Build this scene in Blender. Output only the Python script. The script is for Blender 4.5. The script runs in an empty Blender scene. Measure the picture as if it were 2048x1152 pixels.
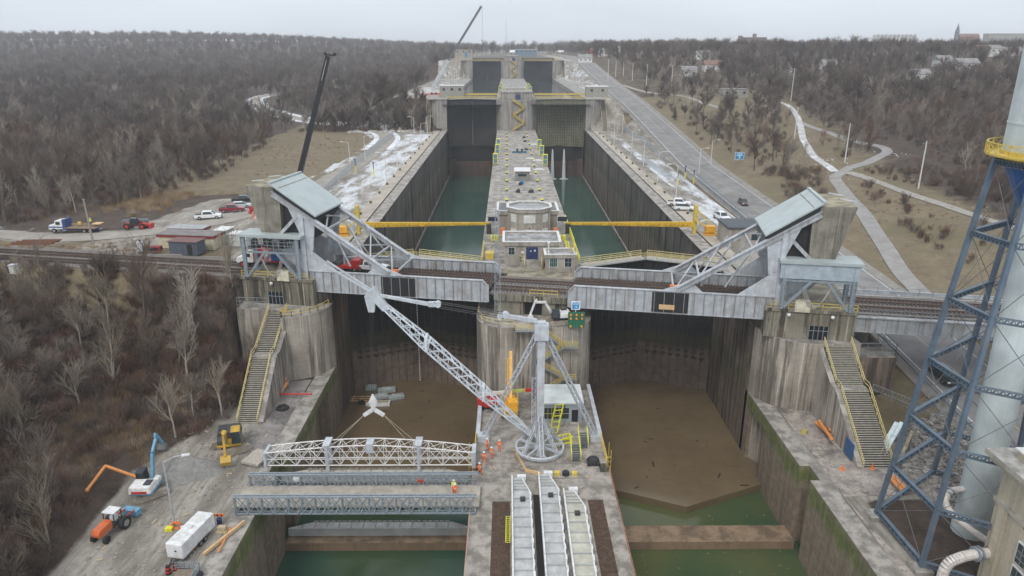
import bpy, bmesh, math, random
import numpy as np
from mathutils import Vector, Matrix
R=math.radians; sc=bpy.context.scene; COL=sc.collection
# ---------------- camera ----------------
CZ=51.1; F=1421.0; TP=476.0/1421.0; PIT=math.atan(TP); YAW=-R(0.344)
cam=bpy.data.cameras.new('camera'); co=bpy.data.objects.new('camera',cam); COL.objects.link(co)
co.location=(0,0,CZ); co.rotation_euler=(math.pi/2-PIT,0,YAW)
cam.sensor_width=36; cam.lens=36*F/2048; cam.clip_start=0.5; cam.clip_end=20000
sc.camera=co
# ---------------- sky, sun, exposure ----------------
w=bpy.data.worlds.new('World'); sc.world=w; w.use_nodes=True
nt=w.node_tree; nt.nodes.clear()
o=nt.nodes.new('ShaderNodeOutputWorld'); bg=nt.nodes.new('ShaderNodeBackground')
sky=nt.nodes.new('ShaderNodeTexSky'); sky.sky_type='NISHITA'; sky.sun_disc=False
sky.sun_elevation=R(48); sky.sun_rotation=R(200); sky.air_density=1.6; sky.dust_density=6; sky.ozone_density=1
mx=nt.nodes.new('ShaderNodeMix'); mx.data_type='RGBA'; mx.inputs[0].default_value=0.86
# cloud deck: pale and nearly even, brightest overhead, slightly bluer to the left
tc=nt.nodes.new('ShaderNodeTexCoord'); sx=nt.nodes.new('ShaderNodeSeparateXYZ'); nt.links.new(tc.outputs['Generated'],sx.inputs[0])
cr=nt.nodes.new('ShaderNodeValToRGB'); nt.links.new(sx.outputs['Z'],cr.inputs[0])
e=cr.color_ramp.elements; e[0].position=0.0; e[0].color=(7.2,7.8,8.5,1); e[1].position=0.9; e[1].color=(10.6,11.0,11.6,1)
x=cr.color_ramp.elements.new(0.12); x.color=(7.3,8.0,9.0,1)
nz=nt.nodes.new('ShaderNodeTexNoise'); nz.inputs['Scale'].default_value=2.2; nz.inputs['Detail'].default_value=3
vs_=nt.nodes.new('ShaderNodeVectorMath'); vs_.operation='MULTIPLY'; vs_.inputs[1].default_value=(1,1,5); nt.links.new(tc.outputs['Generated'],vs_.inputs[0]); nt.links.new(vs_.outputs[0],nz.inputs['Vector'])
mm=nt.nodes.new('ShaderNodeMapRange'); mm.inputs[1].default_value=.3; mm.inputs[2].default_value=.7; mm.inputs[3].default_value=.9; mm.inputs[4].default_value=1.05
nt.links.new(nz.outputs['Fac'],mm.inputs[0])
mu=nt.nodes.new('ShaderNodeVectorMath'); mu.operation='SCALE'; nt.links.new(cr.outputs[0],mu.inputs[0]); nt.links.new(mm.outputs[0],mu.inputs['Scale'])
nt.links.new(sky.outputs[0],mx.inputs[6]); nt.links.new(mu.outputs[0],mx.inputs[7])
nt.links.new(mx.outputs[2],bg.inputs[0]); bg.inputs[1].default_value=0.1
nt.links.new(bg.outputs[0],o.inputs[0])
sl=bpy.data.lights.new('sun','SUN'); sl.energy=1.1; sl.angle=R(14); sl.color=(1,.97,.93)
so=bpy.data.objects.new('sun',sl); COL.objects.link(so); so.rotation_euler=(R(42),0,R(-20)); so.location=(0,0,200)
sc.view_settings.view_transform='Standard'; sc.view_settings.look='None'; sc.view_settings.exposure=0.3; sc.view_settings.gamma=1
sc.cycles.volume_bounces=2; sc.cycles.max_bounces=6; sc.cycles.transparent_max_bounces=8
try: sc.cycles.use_denoising=True
except: pass
# ---------------- helpers ----------------
def D2(px,py,z):
    """image point of the photo -> place on the level z"""
    H=CZ-z; d=F/math.cos(PIT)*H/(py-100.0); Y=(d-H*math.sin(PIT))/math.cos(PIT)
    return Vector(((px-1015.4)*d/F, Y, z))
def DY(px,py,Y):
    """image point -> place at forward distance Y"""
    py=py if abs(py-100)>.01 else 100.02; k=F/math.cos(PIT)/(py-100.0)
    H=Y*math.cos(PIT)/(k-math.sin(PIT)); d=Y*math.cos(PIT)+H*math.sin(PIT)
    return Vector(((px-1015.4)*d/F, Y, CZ-H))
MATS={}
def ramp(nt,fac,stops):
    r=nt.nodes.new('ShaderNodeValToRGB'); nt.links.new(fac,r.inputs[0]); el=r.color_ramp.elements
    for i,(p,c) in enumerate(stops):
        x=el[i] if i<2 else el.new(p)
        x.position=p; x.color=(*c,1) if len(c)==3 else c
    return r.outputs[0]
def noise(nt,vec,s,det=4,ro=.6,scale3=None):
    if scale3:
        m=nt.nodes.new('ShaderNodeVectorMath'); m.operation='MULTIPLY'; m.inputs[1].default_value=scale3; nt.links.new(vec,m.inputs[0]); vec=m.outputs[0]
    n=nt.nodes.new('ShaderNodeTexNoise'); n.inputs['Scale'].default_value=s; n.inputs['Detail'].default_value=det; n.inputs['Roughness'].default_value=ro
    nt.links.new(vec,n.inputs['Vector']); return n.outputs['Fac']
def mixc(nt,f,a,b,mode='MIX'):
    m=nt.nodes.new('ShaderNodeMix'); m.data_type='RGBA'; m.blend_type=mode
    for s,v in ((0,f),(6,a),(7,b)):
        if isinstance(v,(int,float)): m.inputs[s].default_value=v
        elif isinstance(v,tuple): m.inputs[s].default_value=(*v,1)
        else: nt.links.new(v,m.inputs[s])
    return m.outputs[2]
def mrange(nt,v,a,b,c=0.,d=1.):
    m=nt.nodes.new('ShaderNodeMapRange'); nt.links.new(v,m.inputs[0])
    for i,q in enumerate((a,b,c,d)): m.inputs[i+1].default_value=q
    return m.outputs[0]
def newmat(name):
    m=bpy.data.materials.new(name); m.use_nodes=True; nt=m.node_tree; b=nt.nodes['Principled BSDF']
    g=nt.nodes.new('ShaderNodeNewGeometry'); MATS[name]=m
    return m,nt,b,g.outputs['Position']
def addbump(nt,b,h,st,dist=.1):
    n=nt.nodes.new('ShaderNodeBump'); n.inputs['Strength'].default_value=st; n.inputs['Distance'].default_value=dist
    nt.links.new(h,n.inputs['Height']); nt.links.new(n.outputs[0],b.inputs['Normal'])
def M(name,c,r=.6,me=0.,var=.25,s=1.,dirt=None,da=.35,streak=0.,bump=0.):
    """plain painted / weathered surface: tone variation, dirt patches and run-off streaks"""
    if name in MATS: return MATS[name]
    m,nt,b,p=newmat(name)
    n=noise(nt,p,s,5); col=mixc(nt,mrange(nt,n,.3,.7),tuple(v*(1-var) for v in c),tuple(min(1,v*(1+var*.6)) for v in c))
    if dirt:
        n2=noise(nt,p,s*.45,6,.7); col=mixc(nt,mrange(nt,n2,.5,.68,0,da),col,dirt)
    if streak:
        n3=noise(nt,p,1.,4,.6,(2.2,2.2,.09)); col=mixc(nt,mrange(nt,n3,.5,.66,0,streak),col,dirt or tuple(v*.35 for v in c))
    nt.links.new(col,b.inputs['Base Color']); b.inputs['Roughness'].default_value=r; b.inputs['Metallic'].default_value=me
    if bump: addbump(nt,b,noise(nt,p,s*6,4),bump)
    return m
def concrete(name,c,dark,streak=.7,bands=(),joint=1.6,top=None,blot=.12,vj=0):
    """cast concrete: blotches, run-off streaks, lift joints and growth bands by height"""
    m,nt,b,p=newmat(name)
    n=noise(nt,p,blot,8,.65); col=mixc(nt,mrange(nt,n,.32,.68),dark,c)
    fn=noise(nt,p,2.5,5); col=mixc(nt,mrange(nt,fn,.35,.7,0,.35),col,tuple(v*.55 for v in c))
    sepn=nt.nodes.new('ShaderNodeSeparateXYZ'); nt.links.new(p,sepn.inputs[0]); z=sepn.outputs['Z']
    wob=noise(nt,p,.35,5,.7); zz=nt.nodes.new('ShaderNodeMath'); zz.operation='MULTIPLY_ADD'; nt.links.new(wob,zz.inputs[0]); zz.inputs[1].default_value=5.; nt.links.new(z,zz.inputs[2])
    for (lo,hi,cc,a) in bands:   # z0,z1,colour,amount
        soft=.9; mid=2.5
        f1=mrange(nt,zz.outputs[0],lo+mid-soft,lo+mid+soft); f2=mrange(nt,zz.outputs[0],hi+mid-soft,hi+mid+soft,a,0)
        mm=nt.nodes.new('ShaderNodeMath'); mm.operation='MULTIPLY'; nt.links.new(f1,mm.inputs[0]); nt.links.new(f2,mm.inputs[1])
        col=mixc(nt,mm.outputs[0],col,mixc(nt,mrange(nt,noise(nt,p,1.,6,.7),.35,.65),tuple(v*.5 for v in cc),cc))
    s1=noise(nt,p,1.,6,.7,(.8,.8,.045)); col=mixc(nt,mrange(nt,s1,.49,.58,0,streak),col,tuple(v*.32 for v in dark))
    s2=noise(nt,p,1.,5,.65,(2.7,2.7,.07)); col=mixc(nt,mrange(nt,s2,.56,.66,0,streak*.75),col,tuple(min(1,v*1.5) for v in c))
    if joint:
        fr=nt.nodes.new('ShaderNodeMath'); fr.operation='FRACT'; dv=nt.nodes.new('ShaderNodeMath'); dv.operation='DIVIDE'; nt.links.new(z,dv.inputs[0]); dv.inputs[1].default_value=joint; nt.links.new(dv.outputs[0],fr.inputs[0])
        gm=nt.nodes.new('ShaderNodeNewGeometry'); sn=nt.nodes.new('ShaderNodeSeparateXYZ'); nt.links.new(gm.outputs['True Normal'],sn.inputs[0])
        av=nt.nodes.new('ShaderNodeMath'); av.operation='ABSOLUTE'; nt.links.new(sn.outputs['Z'],av.inputs[0])
        vert=mrange(nt,av.outputs[0],.3,.6,1,0)
        jj=nt.nodes.new('ShaderNodeMath'); jj.operation='MULTIPLY'; nt.links.new(mrange(nt,fr.outputs[0],0,.04,.45,0),jj.inputs[0]); nt.links.new(vert,jj.inputs[1])
        col=mixc(nt,jj.outputs[0],col,tuple(v*.25 for v in dark))
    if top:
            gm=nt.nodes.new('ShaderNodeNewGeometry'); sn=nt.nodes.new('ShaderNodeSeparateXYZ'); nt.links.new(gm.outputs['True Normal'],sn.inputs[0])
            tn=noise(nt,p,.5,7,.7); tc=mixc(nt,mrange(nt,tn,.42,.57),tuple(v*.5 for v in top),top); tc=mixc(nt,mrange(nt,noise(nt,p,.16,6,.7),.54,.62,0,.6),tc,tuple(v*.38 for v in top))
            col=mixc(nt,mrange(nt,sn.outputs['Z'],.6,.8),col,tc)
    nt.links.new(col,b.inputs['Base Color']); b.inputs['Roughness'].default_value=.85
    addbump(nt,b,noise(nt,p,1.3,8,.7),.5,.15)
    return m
class MB:
    def __init__(s): s.v=[]; s.f=[]
    def quad(s,pts):
        n=len(s.v); s.v+= [tuple(p) for p in pts]; s.f.append(tuple(range(n,n+len(pts)))); return s
    def hexa(s,b,t):
        n=len(s.v); k=len(b); s.v+=[tuple(p) for p in b]+[tuple(p) for p in t]
        s.f.append(tuple(range(n+k-1,n-1,-1))); s.f.append(tuple(range(n+k,n+2*k)))
        for i in range(k):
            j=(i+1)%k; s.f.append((n+i,n+j,n+k+j,n+k+i))
        return s
    def box(s,x0,x1,y0,y1,z0,z1,tx=0,ty=0):
        return s.hexa([(x0,y0,z0),(x1,y0,z0),(x1,y1,z0),(x0,y1,z0)],[(x0+tx,y0+ty,z1),(x1-tx,y0+ty,z1),(x1-tx,y1-ty,z1),(x0+tx,y1-ty,z1)])
    def cbox(s,c,sx,sy,sz,rz=0):
        ca,sa=math.cos(rz),math.sin(rz); P=[(-sx/2,-sy/2),(sx/2,-sy/2),(sx/2,sy/2),(-sx/2,sy/2)]
        q=[(c[0]+a*ca-b*sa,c[1]+a*sa+b*ca) for a,b in P]
        return s.hexa([(a,b,c[2]) for a,b in q],[(a,b,c[2]+sz) for a,b in q])
    def prism(s,poly,z0,z1):   # poly counter-clockwise in XY
        return s.hexa([(a,b,z0) for a,b in poly],[(a,b,z1) for a,b in poly])
    def yprof(s,prof,y0,y1,in0=0,in1=0):  # profile in XZ swept along Y
        return s.hexa([(a,y0,b) for a,b in prof],[(a,y1,b) for a,b in prof])
    def beam(s,p,q,w,h=None,up=(0,0,1)):
        h=h or w; p=Vector(p); q=Vector(q); d=(q-p)
        if d.length<1e-6: return s
        d.normalize(); u=Vector(up)
        if abs(d.dot(u))>.98: u=Vector((0,1,0))
        a=d.cross(u).normalized()*w/2; b=a.cross(d).normalized()*h/2
        return s.hexa([p-a-b,p+a-b,p+a+b,p-a+b],[q-a-b,q+a-b,q+a+b,q-a+b])
    def tube(s,p,q,r0,r1=None,n=8,cap=True):
        r1=r0 if r1 is None else r1; p=Vector(p); q=Vector(q); d=(q-p).normalized()
        u=Vector((0,0,1)) if abs(d.z)<.95 else Vector((1,0,0))
        a=d.cross(u).normalized(); b=a.cross(d).normalized()
        k=len(s.v)
        for c,r in ((p,r0),(q,r1)):
            for i in range(n):
                t=2*math.pi*i/n; s.v.append(tuple(c+a*(r*math.cos(t))+b*(r*math.sin(t))))
        for i in range(n): j=(i+1)%n; s.f.append((k+i,k+j,k+n+j,k+n+i))
        if cap: s.f.append(tuple(range(k+n-1,k-1,-1))); s.f.append(tuple(range(k+n,k+2*n)))
        return s
    def path(s,pts,r,n=8):
        for a,b in zip(pts,pts[1:]): s.tube(a,b,r,r,n)
        return s
    def ball(s,c,r,n=8,m=5,sz=1.):
        k=len(s.v)
        for i in range(m+1):
            ph=math.pi*i/m
            for j in range(n):
                t=2*math.pi*j/n; s.v.append((c[0]+r*math.sin(ph)*math.cos(t),c[1]+r*math.sin(ph)*math.sin(t),c[2]+r*sz*math.cos(ph)))
        for i in range(m):
            for j in range(n):
                a=k+i*n+j; b=k+i*n+(j+1)%n; s.f.append((a,a+n,b+n,b))
        return s
    def ring(s,c,r,t,n=24,ax='z'):
        pts=[]
        for i in range(n+1):
            a=2*math.pi*i/n; pts.append(Vector(c)+ (Vector((r*math.cos(a),r*math.sin(a),0)) if ax=='z' else Vector((r*math.cos(a),0,r*math.sin(a)))))
        for a,b in zip(pts,pts[1:]): s.tube(a,b,t,t,6,False)
        return s
    def lattice(s,p,q,w0,h0,w1=None,h1=None,n=12,c=.12,l=.06,up=(0,0,1),ends=0):
        """square lattice boom: four chords and zig-zag lacing on all sides"""
        w1=w0 if w1 is None else w1; h1=h0 if h1 is None else h1
        p=Vector(p); q=Vector(q); d=(q-p).normalized(); u=Vector(up)
        if abs(d.dot(u))>.98: u=Vector((0,1,0))
        a=d.cross(u).normalized(); b=a.cross(d).normalized()
        def cr(t):
            # spindle: widest in the middle when ends>0
            k=1 if not ends else min(1,(ends+ (1-ends)*min(t,1-t)/.22))
            w=(w0+(w1-w0)*t)*k; h=(h0+(h1-h0)*t)*k; o=p+(q-p)*t
            return [o-a*w/2-b*h/2,o+a*w/2-b*h/2,o+a*w/2+b*h/2,o-a*w/2+b*h/2]
        C=[cr(i/n) for i in range(n+1)]
        for i in range(n):
            for k in range(4):
                s.beam(C[i][k],C[i+1][k],c,c,up=b)
                k2=(k+1)%4
                if i%2==0: s.beam(C[i][k],C[i+1][k2],l)
                else: s.beam(C[i][k2],C[i+1][k],l)
        for t in (0,n):
            for k in range(4): s.beam(C[t][k],C[t][(k+1)%4],c)
        return s
    def rail(s,pts,h=1.05,sp=2.,r=.045,n=2):
        """handrail: posts with n horizontal bars along the polyline of its foot"""
        for a,b in zip(pts,pts[1:]):
            a=Vector(a); b=Vector(b); L=(b-a).length; k=max(1,round(L/sp))
            for i in range(k+1):
                p=a+(b-a)*i/k; s.beam(p,p+Vector((0,0,h)),r*1.6)
            for j in range(n):
                z=Vector((0,0,h*(j+1)/n)); s.beam(a+z,b+z,r*1.6)
        return s
    def build(s,name,mat,parent=None,smooth=False,world=True,bevel=0):
        me=bpy.data.meshes.new(name); V=s.v
        if parent is not None and world and not parent.get('_local'):
            inv=parent.matrix_basis.inverted(); V=[tuple(inv@Vector(p)) for p in V] if parent.matrix_basis!=Matrix() else V
        me.from_pydata(V,[],s.f); me.update()
        if mat: me.materials.append(mat)
        if smooth: me.polygons.foreach_set('use_smooth',[True]*len(me.polygons))
        o=bpy.data.objects.new(name,me); COL.objects.link(o)
        if parent is not None: o.parent=parent
        if bevel:
            bm=o.modifiers.new('bevel','BEVEL'); bm.width=bevel; bm.segments=2; bm.limit_method='ANGLE'
        return o
def T(name,label,cat,loc=(0,0,0),rz=0,group=None,local=False):
    o=bpy.data.objects.new(name,None); COL.objects.link(o); o.location=loc; o.rotation_euler=(0,0,rz); o.empty_display_size=.5
    o['label']=label; o['category']=cat
    if group: o['group']=group
    o.matrix_basis=Matrix.Translation(Vector(loc))@Matrix.Rotation(rz,4,'Z')
    if local: o['_local']=1
    return o
def tag(o,label,cat,group=None):
    o['label']=label; o['category']=cat
    if group: o['group']=group
    return o
def S(o): o['kind']='structure'; return o
def dup(root,loc,rz=0,label=None,group=None,scale=None):
    r=root.copy(); COL.objects.link(r); r.matrix_basis=Matrix.Translation(Vector(loc))@Matrix.Rotation(rz,4,'Z')
    if scale: r.scale=(scale,)*3
    if label: r['label']=label
    if group: r['group']=group
    for ch in root.children:
        c=ch.copy(); COL.objects.link(c); c.parent=r
        for g in ch.children:
            d=g.copy(); COL.objects.link(d); d.parent=c
    return r
def text(body,size,mat,parent,loc,rot,name='lettering',ext=.01):
    cu=bpy.data.curves.new(name,'FONT'); cu.body=body; cu.size=size; cu.align_x='CENTER'; cu.align_y='CENTER'; cu.extrude=ext
    t=bpy.data.objects.new(name,cu); me=bpy.data.meshes.new_from_object(t); me.name=name; me.materials.append(mat)
    o=bpy.data.objects.new(name,me); COL.objects.link(o); o.parent=parent
    mw=Matrix.Translation(Vector(loc))@rot.to_4x4()
    if parent and not parent.get('_local'): mw=parent.matrix_basis.inverted()@mw
    o.matrix_basis=mw; bpy.data.objects.remove(t); return o
def sm(a,b,x):
    t=min(1,max(0,(x-a)/(b-a))); return t*t*(3-2*t)
def interp(x,xs,ys): return float(np.interp(x,xs,ys))
# ================= TERRAIN =================
SL=.19
def roadz(y): return interp(y,[30,60,85,98,115,150,200,255,332,400,461,560,640,800,2500],[0,1.5,3.5,5,6.8,8.5,10,12,18.6,24,27.4,34,40,44,47])
def und(x,y): return .5*math.sin(x*.071+y*.037)+.4*math.sin(x*.029-y*.063+1.3)+.25*math.sin(x*.19+y*.16)
def hR(x,y):
    rz=roadz(y)
    lev=14.2*sm(99,103,y)+14.2*sm(347,364,y)+14.2*sm(618,634,y)
    if y<103: lev=14.2*sm(98,102,y) if x<51 else max(0,min(14.2,(y-100)*.9+ (rz*.0)))
    if x<76:
        k=sm(52,60.5,x); z=lev*(1-k)+(rz-.05)*k
        return z
    b=min(3.8,.115*max(0,x-77.5))+.02*max(0,x-112)+und(x,y)*sm(78,100,x)*.7
    z=rz-.05+b
    if x>150: z+= (und(x*.3,y*.3))*2
    return min(z,46+2*math.sin(x*.004+y*.002)+ 3*sm(800,2500,y)) if y<3000 else min(z,50)
def zf(y): return interp(y,[100,160,400,480,560,700,900,1200,1500,2500],[13.4,13.4,14,15.5,19,22,26,42,56,62])
def hL(x,y):
    yt=106-SL*x-.5
    if x>-45.2 and y<yt+1.6: return max(0,-41.5-x)*.36*sm(88,96,y)
    if y<yt:
        k=sm(-43.5,-47,x) if y>100 else 1
        xq=interp(y,[66,78,88,96],[47,46,43.5,41.5]); z=max(0,-xq-x)*.36
        z=min(z,11.5)+und(x,y)*.5*sm(-48,-56,x)
        e=14.7-.62*(yt-y)
        if x<-44.5: z=max(z,e*sm(-44.2,-45.5,x))
        if x>=-44.5 and y>106.5: z=14.7*sm(106.5,109,y)
        return z
    lev=14.2+14.2*sm(349,366,y)+14.2*sm(618,634,y)
    lev+= 3*sm(700,1600,y)
    k=sm(-58,-84,x) if y>340 else sm(-70,-90,x)
    far=zf(y)+und(x,y)*.8*sm(-80,-100,x)
    far+= (13*sm(-250,-700,x)*sm(900,1500,y)) - 10*sm(-420,-60,x)*sm(1000,1500,y)
    if y<yt+12: return max(14.7-.0*(y-yt),0)
    return lev*(1-k)+far*k
def hh(x,y): return hL(x,y) if x<0 else hR(x,y)
def GT(px,py,side=None):
    """image point -> point on the ground"""
    z=14.
    for i in range(40):
        p=D2(px,py,z); z=z*.5+.5*hh(p.x,p.y)
    p=D2(px,py,z); return Vector((p.x,p.y,hh(p.x,p.y)))
def seg_d(x,y,pts):
    best=1e9
    for (ax,ay),(bx,by) in zip(pts,pts[1:]):
        dx,dy=bx-ax,by-ay; t=max(0,min(1,((x-ax)*dx+(y-ay)*dy)/(dx*dx+dy*dy+1e-9)))
        best=min(best,math.hypot(x-ax-t*dx,y-ay-t*dy))
    return best
DIRTROAD=[(-190,163),(-116,151),(-95,147),(-74,150),(-62,165),(-56,190),(-52,230),(-51,280),(-53,318),(-62,346),(-84,378),(-108,402),(-135,432),(-166,488),(-181,530),(-178,565),(-150,640)]
def in_(x,a,b): return a<=x<=b
def cover(x,y):
    """(hard surface, grass, snow) weights on the ground"""
    h=g=s=0.
    if x<0:
        yt=106-SL*x
        if y<yt:
            h=1-sm(0,3,-interp(y,[60,78,86,92],[45.5,46,43.5,40.5])-x) if y<101 else 0.
            g=.55*sm(-75,-120,x)*sm(90,110,y)
            if in_(y,yt-11,yt): g=.8 if x<-60 else .3
        else:
            if y<yt+12: h=.9
            d=seg_d(x,y,DIRTROAD); h=max(h,1-sm(3.4,4.6,d))
            if y>150 and d<7.5 and d>3.4 : s=.62 if y<340 else .85
            if in_(y,yt+9,345) and x>-51-3*math.sin(y*.1): h=1
            if in_(y,160,335) and in_(x,-47,-34.5): s=.74*sm(155,175,y)
            if in_(y,135,185) and x>-88+.2*(y-135): h=1 if x>-80+ (y-150)*.1 else .6
            if in_(y,190,400) and x<-55: g=.75*(1-sm(-104,-112,x))
            if in_(y,yt+10,yt+26): g=max(g,.6)
            if y>366 and x>-58: h=.9; s=.55
            if y>640: h=h*.6; s=.35
    else:
        if y<98:
            h=1-sm(49.5,52,x); g=0
            if x>52: g=.15
            if y<73: h=1-sm(42.3,43.3,x-max(0,(66-y)*.05)); h=h if x<46 else 0
            if x>50 and in_(y,86,98): g=.8
        elif x<60:
            h=1 if x<57 else .3; g=.5
            if in_(y,140,335) and in_(x,46,56): s=.72
            if y>366: h=.8; s=.6
            if in_(y,255,345) and x>50: s=.0; h=.6
        elif x>76:
            g=1-sm(82+.11*y,100+.16*y,x)*.75
            if y>420: g*=.45
            s=.12 if x>95 else 0
            if y>430 : s=.16
    return h,g,s
def groundmat():
    m,nt,b,p=newmat('ground_cover')
    a=nt.nodes.new('ShaderNodeVertexColor'); a.layer_name='cover'; sp=nt.nodes.new('ShaderNodeSeparateColor'); nt.links.new(a.outputs[0],sp.inputs[0])
    n1=noise(nt,p,.22,8,.7); n2=noise(nt,p,.05,6,.6); n3=noise(nt,p,1.6,5)
    lit=mixc(nt,mrange(nt,n1,.3,.7),(.022,.015,.011),(.085,.058,.042)); lit=mixc(nt,mrange(nt,n3,.55,.7,0,.6),lit,(.13,.085,.05))
    gr=mixc(nt,mrange(nt,n1,.3,.65),(.12,.093,.056),(.20,.16,.095)); gr=mixc(nt,mrange(nt,n3,.45,.7,0,.5),gr,(.065,.05,.032)); gr=mixc(nt,mrange(nt,n2,.5,.62,0,.7),gr,(.125,.108,.058))
    n5=noise(nt,p,.3,8,.7,(1,.35,1)); ha=mixc(nt,mrange(nt,n5,.4,.6),(.145,.13,.108),(.34,.315,.275)); ha=mixc(nt,mrange(nt,n3,.4,.7,0,.5),ha,(.21,.19,.16)); ha=mixc(nt,mrange(nt,noise(nt,p,1.,5,.6,(1.6,.12,1)),.52,.6,0,.45),ha,(.12,.105,.088)); ha=mixc(nt,mrange(nt,noise(nt,p,9.,2),.6,.7,0,.5),ha,(.42,.4,.37))
    def brk(ch,k):
        ad=nt.nodes.new('ShaderNodeMath'); ad.operation='MULTIPLY_ADD'; nt.links.new(n1,ad.inputs[0]); ad.inputs[1].default_value=k; nt.links.new(ch,ad.inputs[2]); return mrange(nt,ad.outputs[0],.5+k*.5-.12,.5+k*.5+.12)
    col=mixc(nt,brk(sp.outputs[1],1.0),lit,gr); col=mixc(nt,brk(sp.outputs[0],.6),col,ha)
    n4=noise(nt,p,.2,9,.72,(1,.28,1)); ad=nt.nodes.new('ShaderNodeMath'); ad.operation='MULTIPLY_ADD'; nt.links.new(n4,ad.inputs[0]); ad.inputs[1].default_value=1.9; nt.links.new(sp.outputs[2],ad.inputs[2])
    sn=mrange(nt,ad.outputs[0],1.55,1.78,0,.92); col=mixc(nt,sn,col,mixc(nt,mrange(nt,n3,.4,.6),(.46,.48,.50),(.66,.69,.73)))
    nt.links.new(col,b.inputs['Base Color']); b.inputs['Roughness'].default_value=.95
    addbump(nt,b,n3,.6,.25); return m
GM=groundmat()
def grid(name,side):
    ds=[0]; st=1.3
    while ds[-1]<3200: ds.append(ds[-1]+st); st=1.3 if ds[-1]<95 else st*1.06
    ys=[30.]; st=1.6
    while ys[-1]<5200: ys.append(ys[-1]+st); st=1.6 if ys[-1]<440 else st*1.05
    e=-31.9 if side<0 else 40.3
    X=[e+side*d for d in ds]; V=[];C=[]
    for y in ys:
        for x in X:
            z=hh(x,y); V.append((x,y,z)); h,g,s=cover(x,y); C+= [h,g,s,1]
    n=len(X); Fc=[]
    for j in range(len(ys)-1):
        for i in range(n-1):
            a=j*n+i; q=(a,a+1,a+n+1,a+n); Fc.append(q if side>0 else q[::-1])
    me=bpy.data.meshes.new(name); me.from_pydata(V,[],Fc); me.update()
    ca=me.color_attributes.new('cover','FLOAT_COLOR','POINT'); ca.data.foreach_set('color',C)
    me.materials.append(GM); me.polygons.foreach_set('use_smooth',[True]*len(Fc))
    o=bpy.data.objects.new(name,me); COL.objects.link(o); S(o); return o
grid('ground_west',-1); grid('ground_east',1)
S(MB().box(-31.95,40.35,640,5000,30,44.5).build('plain',M('far_plain',(.12,.11,.09),.9,s=.02)))
def strip(name,pts,wd,mat,off=.12,hf=hh,sub=6):
    P=[Vector((a[0],a[1],0)) for a in pts]; Q=[]
    for i in range(len(P)-1):
        p0=P[max(0,i-1)];p1=P[i];p2=P[i+1];p3=P[min(len(P)-1,i+2)]
        for k in range(sub):
            t=k/sub; Q.append(.5*((2*p1)+(p2-p0)*t+(2*p0-5*p1+4*p2-p3)*t*t+(3*p1-p0-3*p2+p3)*t**3))
    Q.append(P[-1]); b=MB(); k0=None
    for i,q in enumerate(Q):
        d=(Q[min(i+1,len(Q)-1)]-Q[max(i-1,0)]).normalized(); n=Vector((-d.y,d.x,0)); row=[]
        for s_ in (-.5,-.17,.17,.5):
            r=q+n*(s_*wd); b.v.append((r.x,r.y,hf(r.x,r.y)+off))
        if i:
            k=len(b.v)-8
            for j in range(3): b.f.append((k+j+1,k+j,k+4+j,k+5+j))
    o=b.build(name,mat,smooth=True); S(o); return o
# ---- road on the east bank ----
def rzx(x,y): return roadz(y)
asph=M('asphalt',(.205,.20,.195),.8,var=.3,s=.22,dirt=(.12,.118,.115),da=.8)
asph2=M('path_asphalt',(.27,.26,.25),.85,var=.2,s=.4,dirt=(.17,.16,.15),da=.6)
RD=[(68+ (0 if y<700 else (y-700)*.02),y) for y in list(range(34,700,12))+[740,800,880,1000,1200]]
strip('road_shoulder',RD,16.5,M('shoulder',(.24,.225,.2),.9,s=.4,dirt=(.15,.13,.1),da=.7),.02,rzx,2)
strip('road',RD,12.2,asph,.05,rzx,2)
whl=M('road_paint_white',(.62,.62,.6),.6,s=2,dirt=(.3,.3,.3),da=.7); yel_l=M('road_paint_yellow',(.42,.34,.16),.6,s=2,dirt=(.2,.18,.14),da=.8)
for nm,dx,ww,mm in (('edge_line',-5.4,.18,whl),('edge_line',5.4,.18,whl),('centre_line',-.3,.16,yel_l)):
    strip(nm,[(a+dx,b) for a,b in RD],ww,mm,.06,rzx,2)
def ipath(name,pix,wd,mat,off=.14):
    strip(name,[tuple(GT(*q))[:2] for q in pix],wd,mat,off)
ipath('footpath',[(1905,640),(1865,612),(1835,580),(1800,540),(1762,480),(1722,420),(1690,385),(1672,358),(1690,343),(1740,325),(1775,307),(1768,296),(1730,288),(1690,278),(1600,245)],3.5,asph2)
ipath('footpath',[(1672,345),(1630,315),(1608,280),(1600,245),(1585,218),(1560,205),(1530,200)],2.6,M('snowy_path',(.42,.42,.42),.9,s=.5,dirt=(.75,.77,.8),da=1))
ipath('footpath',[(1698,346),(1750,362),(1820,388),(1900,415),(1990,445),(2100,480)],3.2,M('gravel_path',(.3,.28,.25),.9,s=.6))
ipath('footpath',[(1245,170),(1300,186),(1345,190),(1380,196),(1440,216)],2.6,M('gravel_path',(.3,.28,.25)))
for o_,s0_ in ((4.6,'a'),(-4.6,'b')):
    q_=[]
    for i in range(7,len(DIRTROAD)-1):
        (ax,ay),(bx,by)=DIRTROAD[i-1],DIRTROAD[i+1]; L_=math.hypot(bx-ax,by-ay); q_.append((DIRTROAD[i][0]-(by-ay)/L_*o_,DIRTROAD[i][1]+(bx-ax)/L_*o_))
    strip('snow_verge',q_,2.3,M('snow_verge',(.66,.69,.72),.9,s=.4,dirt=(.25,.21,.17),da=.9),.09)
strip('dirt_track',[p for p in DIRTROAD],6.6,M('dirt_road',(.30,.275,.24),.9,s=.35,dirt=(.2,.18,.16),da=.6),.1)
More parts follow.
